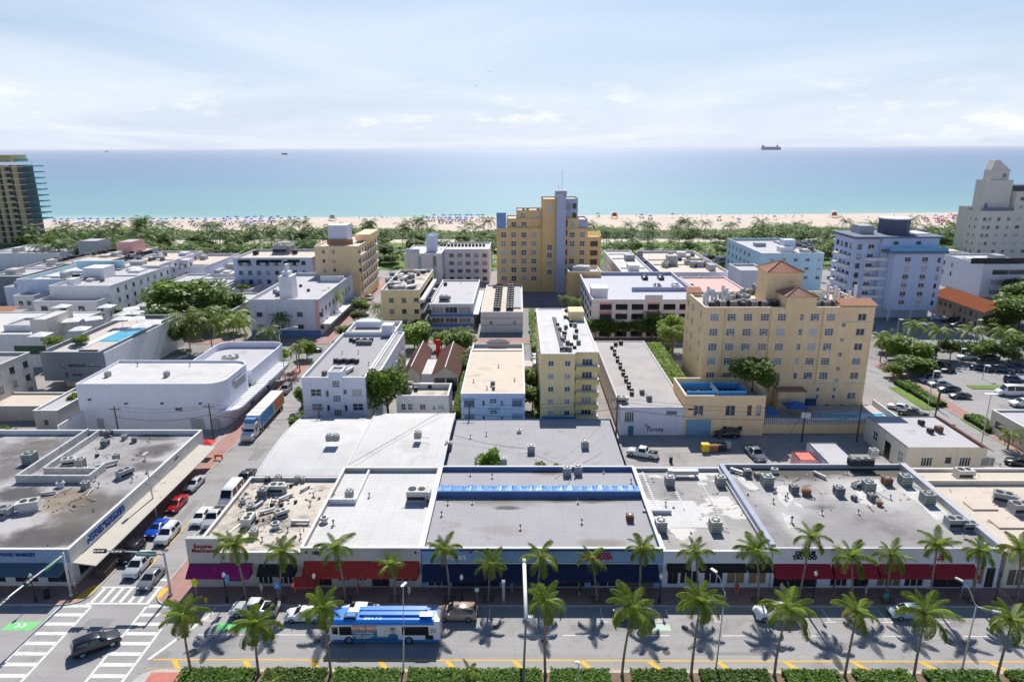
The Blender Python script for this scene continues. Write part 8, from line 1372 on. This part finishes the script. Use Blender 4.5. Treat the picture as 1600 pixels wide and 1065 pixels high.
lg_ = MB(); lg_.box(-.35, .35, -.95, .5, .3, .38); lg_.add([(-.35, .5, .3), (.35, .5, .3), (.35, .95, .85), (-.35, .95, .85), (-.35, .5, .38), (.35, .5, .38), (.35, .9, .9), (-.35, .9, .9)], [(0, 1, 2, 3), (7, 6, 5, 4), (0, 4, 5, 1), (2, 6, 7, 3), (1, 5, 6, 2), (0, 3, 7, 4)])
for a in (-.28, .28):
    for b_ in (-.8, .4): lg_.box(a - .04, a + .04, b_ - .04, b_ + .04, 0, .3)
LGm = {c_: lg_.mesh('beach_lounger', M('lounger_' + c_, q)) for c_, q in (('blue', (.05, .14, .38)), ('dark', (.05, .05, .07)))}
r5 = random.Random(9)
colw = {'b': 'blue', 'n': 'navy', 'w': 'white', 'r': 'red'}
def beachset(px, py, c_):
    x, y, _ = P(px, py, bz); o = obj('beach_umbrella', UM[c_], None, (x, y, bz), r5.random()); o.scale = (1.25,) * 3; tag(o, colw[c_] + ' beach umbrella on the sand', 'umbrella', colw[c_] + ' beach umbrellas on the sand')
    for s in (-1, 1):
        if r5.random() < .6: k = 'blue' if r5.random() < .5 else 'dark'; o = obj('beach_lounger', LGm[k], None, (x + s * 1.2, y - 1.2, bz), r5.uniform(-.3, .3)); o.scale = (1.3,) * 3; tag(o, k + ' lounger beside a beach umbrella', 'lounger', k + ' loungers on the beach')
for row, n_, a, b_ in ((347, 34, 86, 490), (350.5, 24, 90, 480), (354, 14, 100, 420), (344, 10, 360, 490)):
    for i in range(n_): beachset(a + (b_ - a) * (i + r5.uniform(-.3, .3)) / n_, row + r5.uniform(-.8, .8), r5.choice('bbnn' + ('w' if row > 350 else 'b')))
for row, a, b_, n_ in ((341, 668, 772, 12), (345.5, 670, 772, 12), (349, 690, 735, 5)):
    for i in range(n_): beachset(a + (b_ - a) * (i + r5.uniform(-.25, .25)) / n_, row, r5.choice('bbnw'))
for i in range(18): beachset(r5.uniform(1440, 1495), r5.uniform(340, 352), r5.choice('rwrnb'))
for i in range(14): beachset(r5.uniform(930, 1420), r5.uniform(338, 348), r5.choice('nbrw'))
# people on the sand, one skinned body each
def person_mesh():
    V = [(0, 0, .92), (0, 0, 1.12), (0, 0, 1.38), (0, 0, 1.5), (0, 0, 1.66), (.11, 0, .88), (.12, .03, .5), (.12, 0, .08), (.12, -.12, .04), (-.11, 0, .88), (-.13, -.06, .5), (-.14, .02, .08), (-.14, -.1, .04), (.19, 0, 1.38), (.26, .02, 1.1), (.27, -.06, .86), (-.19, 0, 1.38), (-.26, .02, 1.1), (-.25, -.08, .86)]
    E = [(0, 1), (1, 2), (2, 3), (3, 4), (0, 5), (5, 6), (6, 7), (7, 8), (0, 9), (9, 10), (10, 11), (11, 12), (2, 13), (13, 14), (14, 15), (2, 16), (16, 17), (17, 18)]
    R_ = [.14, .12, .14, .055, .1, .09, .06, .04, .035, .09, .06, .04, .035, .06, .045, .03, .06, .045, .03]
    me = bpy.data.meshes.new('person'); me.from_pydata(V, E, []); o = bpy.data.objects.new('p', me); C.objects.link(o); md = o.modifiers.new('s', 'SKIN')
    for v, q in zip(me.skin_vertices[0].data, R_): v.radius = (q, q)
    me.skin_vertices[0].data[0].use_root = True
    r = bpy.data.meshes.new_from_object(o.evaluated_get(bpy.context.evaluated_depsgraph_get())); bpy.data.objects.remove(o); r.name = 'person'; return r
pm_ = person_mesh(); PMs = []
for q, c_ in (('dark', (.03, .04, .08)), ('blue', (.06, .2, .5)), ('red', (.5, .05, .05)), ('white', (.7, .7, .7))):
    me = pm_.copy(); me.materials.append(M('skin_tone', (.45, .27, .18))); me.materials.append(M('clothes_' + q, c_))
    for p in me.polygons: zc_ = p.center.z; p.material_index = 1 if .62 < zc_ < 1.42 and abs(p.center.x) < .22 else 0; p.use_smooth = True
    PMs.append((q, me))
def person(x, y, z, k, label, group=None, s=1.0): o = obj('person', PMs[k][1], None, (x, y, z), r5.uniform(0, 6), s); return tag(o, label, 'person', group)
for i in range(90):
    px = r5.uniform(90, 1490); 
    if 770 < px < 925: continue
    k = r5.randrange(4); x, y, _ = P(px, 337.5 + max(0, 810 - px) * .0085 + abs(r5.gauss(1.5, 3)), .4); person(x, min(y, shore(x) + 3), .3, k, 'person in %s swimwear standing on the beach' % PMs[k][0], 'people in %s swimwear on the beach' % PMs[k][0], 1.0)
for px, Y_, k, lb in ((1220, 72.6, 3, 'person in white walking under the crimson awning by the tattoo shop'), (1228, 72.9, 0, 'person in dark clothes next to the one in white by the tattoo shop'), (1302, 72.4, 0, 'person in dark clothes before the second crimson awning'), (462, 72.8, 1, 'person in blue near the red entrance awning'), (905, 72.3, 0, 'person in dark clothes in the shade of the navy awning')): x = PY(px, 930, Y_)[0]; person(x, Y_, .13, k, lb)
for px, py, lb in ((420, 612, 'person in dark clothes on the pavement by the theatre'), (268, 795, 'person by the red car on the pavement'), (455, 560, 'person in dark clothes at the theatre corner')): x, y, _ = P(px, py); person(x, y, .13, 0, lb)
for px, Y_, k, lb in ((560, 72.4, 2, 'person in red walking below the long red awning'), (640, 71.9, 3, 'person in white between red and navy awnings'), (800, 72.8, 1, 'person in blue by the ticket post'), (1150, 72.5, 2, 'person in red before the boarded shop windows'), (1352, 72.2, 3, 'person in white before the third crimson awning'), (1500, 72.0, 1, 'person in blue right of the last crimson awning'), (120, 72.2, 0, 'person in dark clothes at the corner shop crossing'), (410, 72.4, 3, 'person in white by the black restaurant awning')): x = PY(px, 930, Y_)[0]; person(x, Y_, .13, k, lb)
def lifeguard(px, py, wall, roof, label):
    x, y, _ = P(px, py, bz); t = thing('lifeguard_tower', label, 'lifeguard tower', (x, y, bz)); mb = MB(); mb.box(-2.6, 2.6, -2.6, 2.6, 1.5, 1.75); obj('deck', mb.mesh('deck', roof), t)
    for a in (-2.2, 2.2):
        for b_ in (-2.2, 2.2): mb = MB(); mb.box(a - .15, a + .15, b_ - .15, b_ + .15, 0, 1.5); obj('leg', mb.mesh('leg', roof), t)
    mb = MB(); mb.prism(corner(0, 0, 1.8, 0, 360, 8)[:-1], 1.751, 4.2); h_ = obj('hut', mb.mesh('hut', wall), t); mb = MB(); mb.box(-.8, .8, -1.75, -1.7, 2.7, 3.7); obj('window', mb.mesh('window', frame_d), h_); mb = MB(); mb.cyl(0, 0, 4.21, 5.4, 2.5, 8, .4); obj('roof', mb.mesh('roof', whiter if wall is not aqua else aqua), t); mb = MB(); mb.add([(-2.6, -.6, 1.5), (-2.6, .6, 1.5), (-5.5, .6, 0), (-5.5, -.6, 0)], [(0, 1, 2, 3)]); obj('ramp', mb.mesh('ramp', roof), t)
    mb = MB(); mb.box(-2.6, 2.6, -2.62, -2.55, 2.4, 2.55); obj('railing', mb.mesh('railing', roof), t)
lifeguard(520, 344, aqua, M('lifeguard_yellow', (.6, .45, .15)), 'turquoise lifeguard tower on the beach'); lifeguard(960, 340.5, M('lifeguard_red', (.6, .05, .05)), M('lifeguard_orange', (.7, .3, .08)), 'red and orange lifeguard tower on the beach'); lifeguard(1303, 339.5, M('lifeguard_brown', (.5, .25, .1)), M('lifeguard_orange', (.7, .3, .08)), 'brown lifeguard tower on the beach')
# ships and birds
def ship(px, py, L_, h_, label, m, nm='cargo_ship'):
    x, y, _ = P(px, py); t = thing(nm, label, 'ship', (x, y, -.3)); a = L_ / 2; mb = MB(); mb.prism([(-a, -a * .12), (a * .85, -a * .12), (a, 0), (a * .85, a * .12), (-a, a * .12)], 0, h_); obj('hull', mb.mesh('hull', m), t)
    mb = MB(); mb.box(-a * .97, -a * .78, -a * .1, a * .1, h_, h_ * 1.7); obj('bridge', mb.mesh('bridge', m), t); mb = MB(); mb.box(a * .52, a * .66, -a * .06, a * .06, h_, h_ * 1.75); obj('funnel', mb.mesh('funnel', m), t); mb = MB(); mb.box(-a * .7, a * .45, -a * .11, a * .11, h_, h_ * 1.12); obj('cargo_deck', mb.mesh('cargo_deck', m), t)
shm = M('ship_blue', (.03, .09, .2), rough=.6); ship(1205, 234.3, 335, 46, 'blue car carrier ship on the horizon', shm); ship(445, 241.8, 50, 12, 'small grey ship in the middle of the sea', M('ship_grey', (.08, .1, .16)), 'small_ship'); ship(167, 237.3, 90, 16, 'faint ship near the horizon at left', M('ship_grey', (.08, .1, .16)), 'small_ship')
bd = MB(); bd.tube([(-.3, 0, 0), (0, 0, .03), (.32, 0, 0)], .06, 6, 0, .03)
wg = MB(); wg.add([(-.12, .04, .03), (.12, .04, .03), (.1, .5, .18), (-.06, .5, .18), (-.05, 1.1, .02)], [(0, 1, 2, 3), (3, 2, 4)]); wm = wg.mesh('wing', M('bird_grey', (.2, .2, .22))); bm_ = bd.mesh('body', M('bird_grey', (.2, .2, .22)))
for px, py, az, roll_, lb in ((743, 135, .3, -.6, 'lower left bird soaring in the sky'), (765, 113, .2, -.15, 'upper right bird soaring in the sky')):
    d = Vector(ray(px, py)).normalized() * 45; t = thing('seabird', lb, 'bird', (d.x, d.y, CAMH + d.z), az); t.rotation_euler = (roll_, 0, pi / 2 + az); t.scale = (.32, .32, .32)
    obj('body', bm_, t); a = obj('wing', wm, t); b_ = obj('wing', wm, t); b_.scale = (1, -1, 1)
# ------------------------------------------------------------------ sea air
hm = bpy.data.materials.new('haze'); hm.use_nodes = True; t = hm.node_tree; t.nodes.remove(t.nodes['Principled BSDF']); pv = t.nodes.new('ShaderNodeVolumePrincipled')
pv.inputs['Color'].default_value = (0.93, 0.95, 1.0, 1); pv.inputs['Density'].default_value = 1.8e-5; pv.inputs['Anisotropy'].default_value = 0.2; t.links.new(pv.outputs[0], t.nodes['Material Output'].inputs['Volume'])
mb = MB(); mb.box(-92000, 92000, -1200, 70500, -4.2, 66); o = obj('haze', mb.mesh('haze', hm)); o['kind'] = 'stuff'; o['label'] = 'thin sea haze over the whole view'; o['category'] = 'haze'
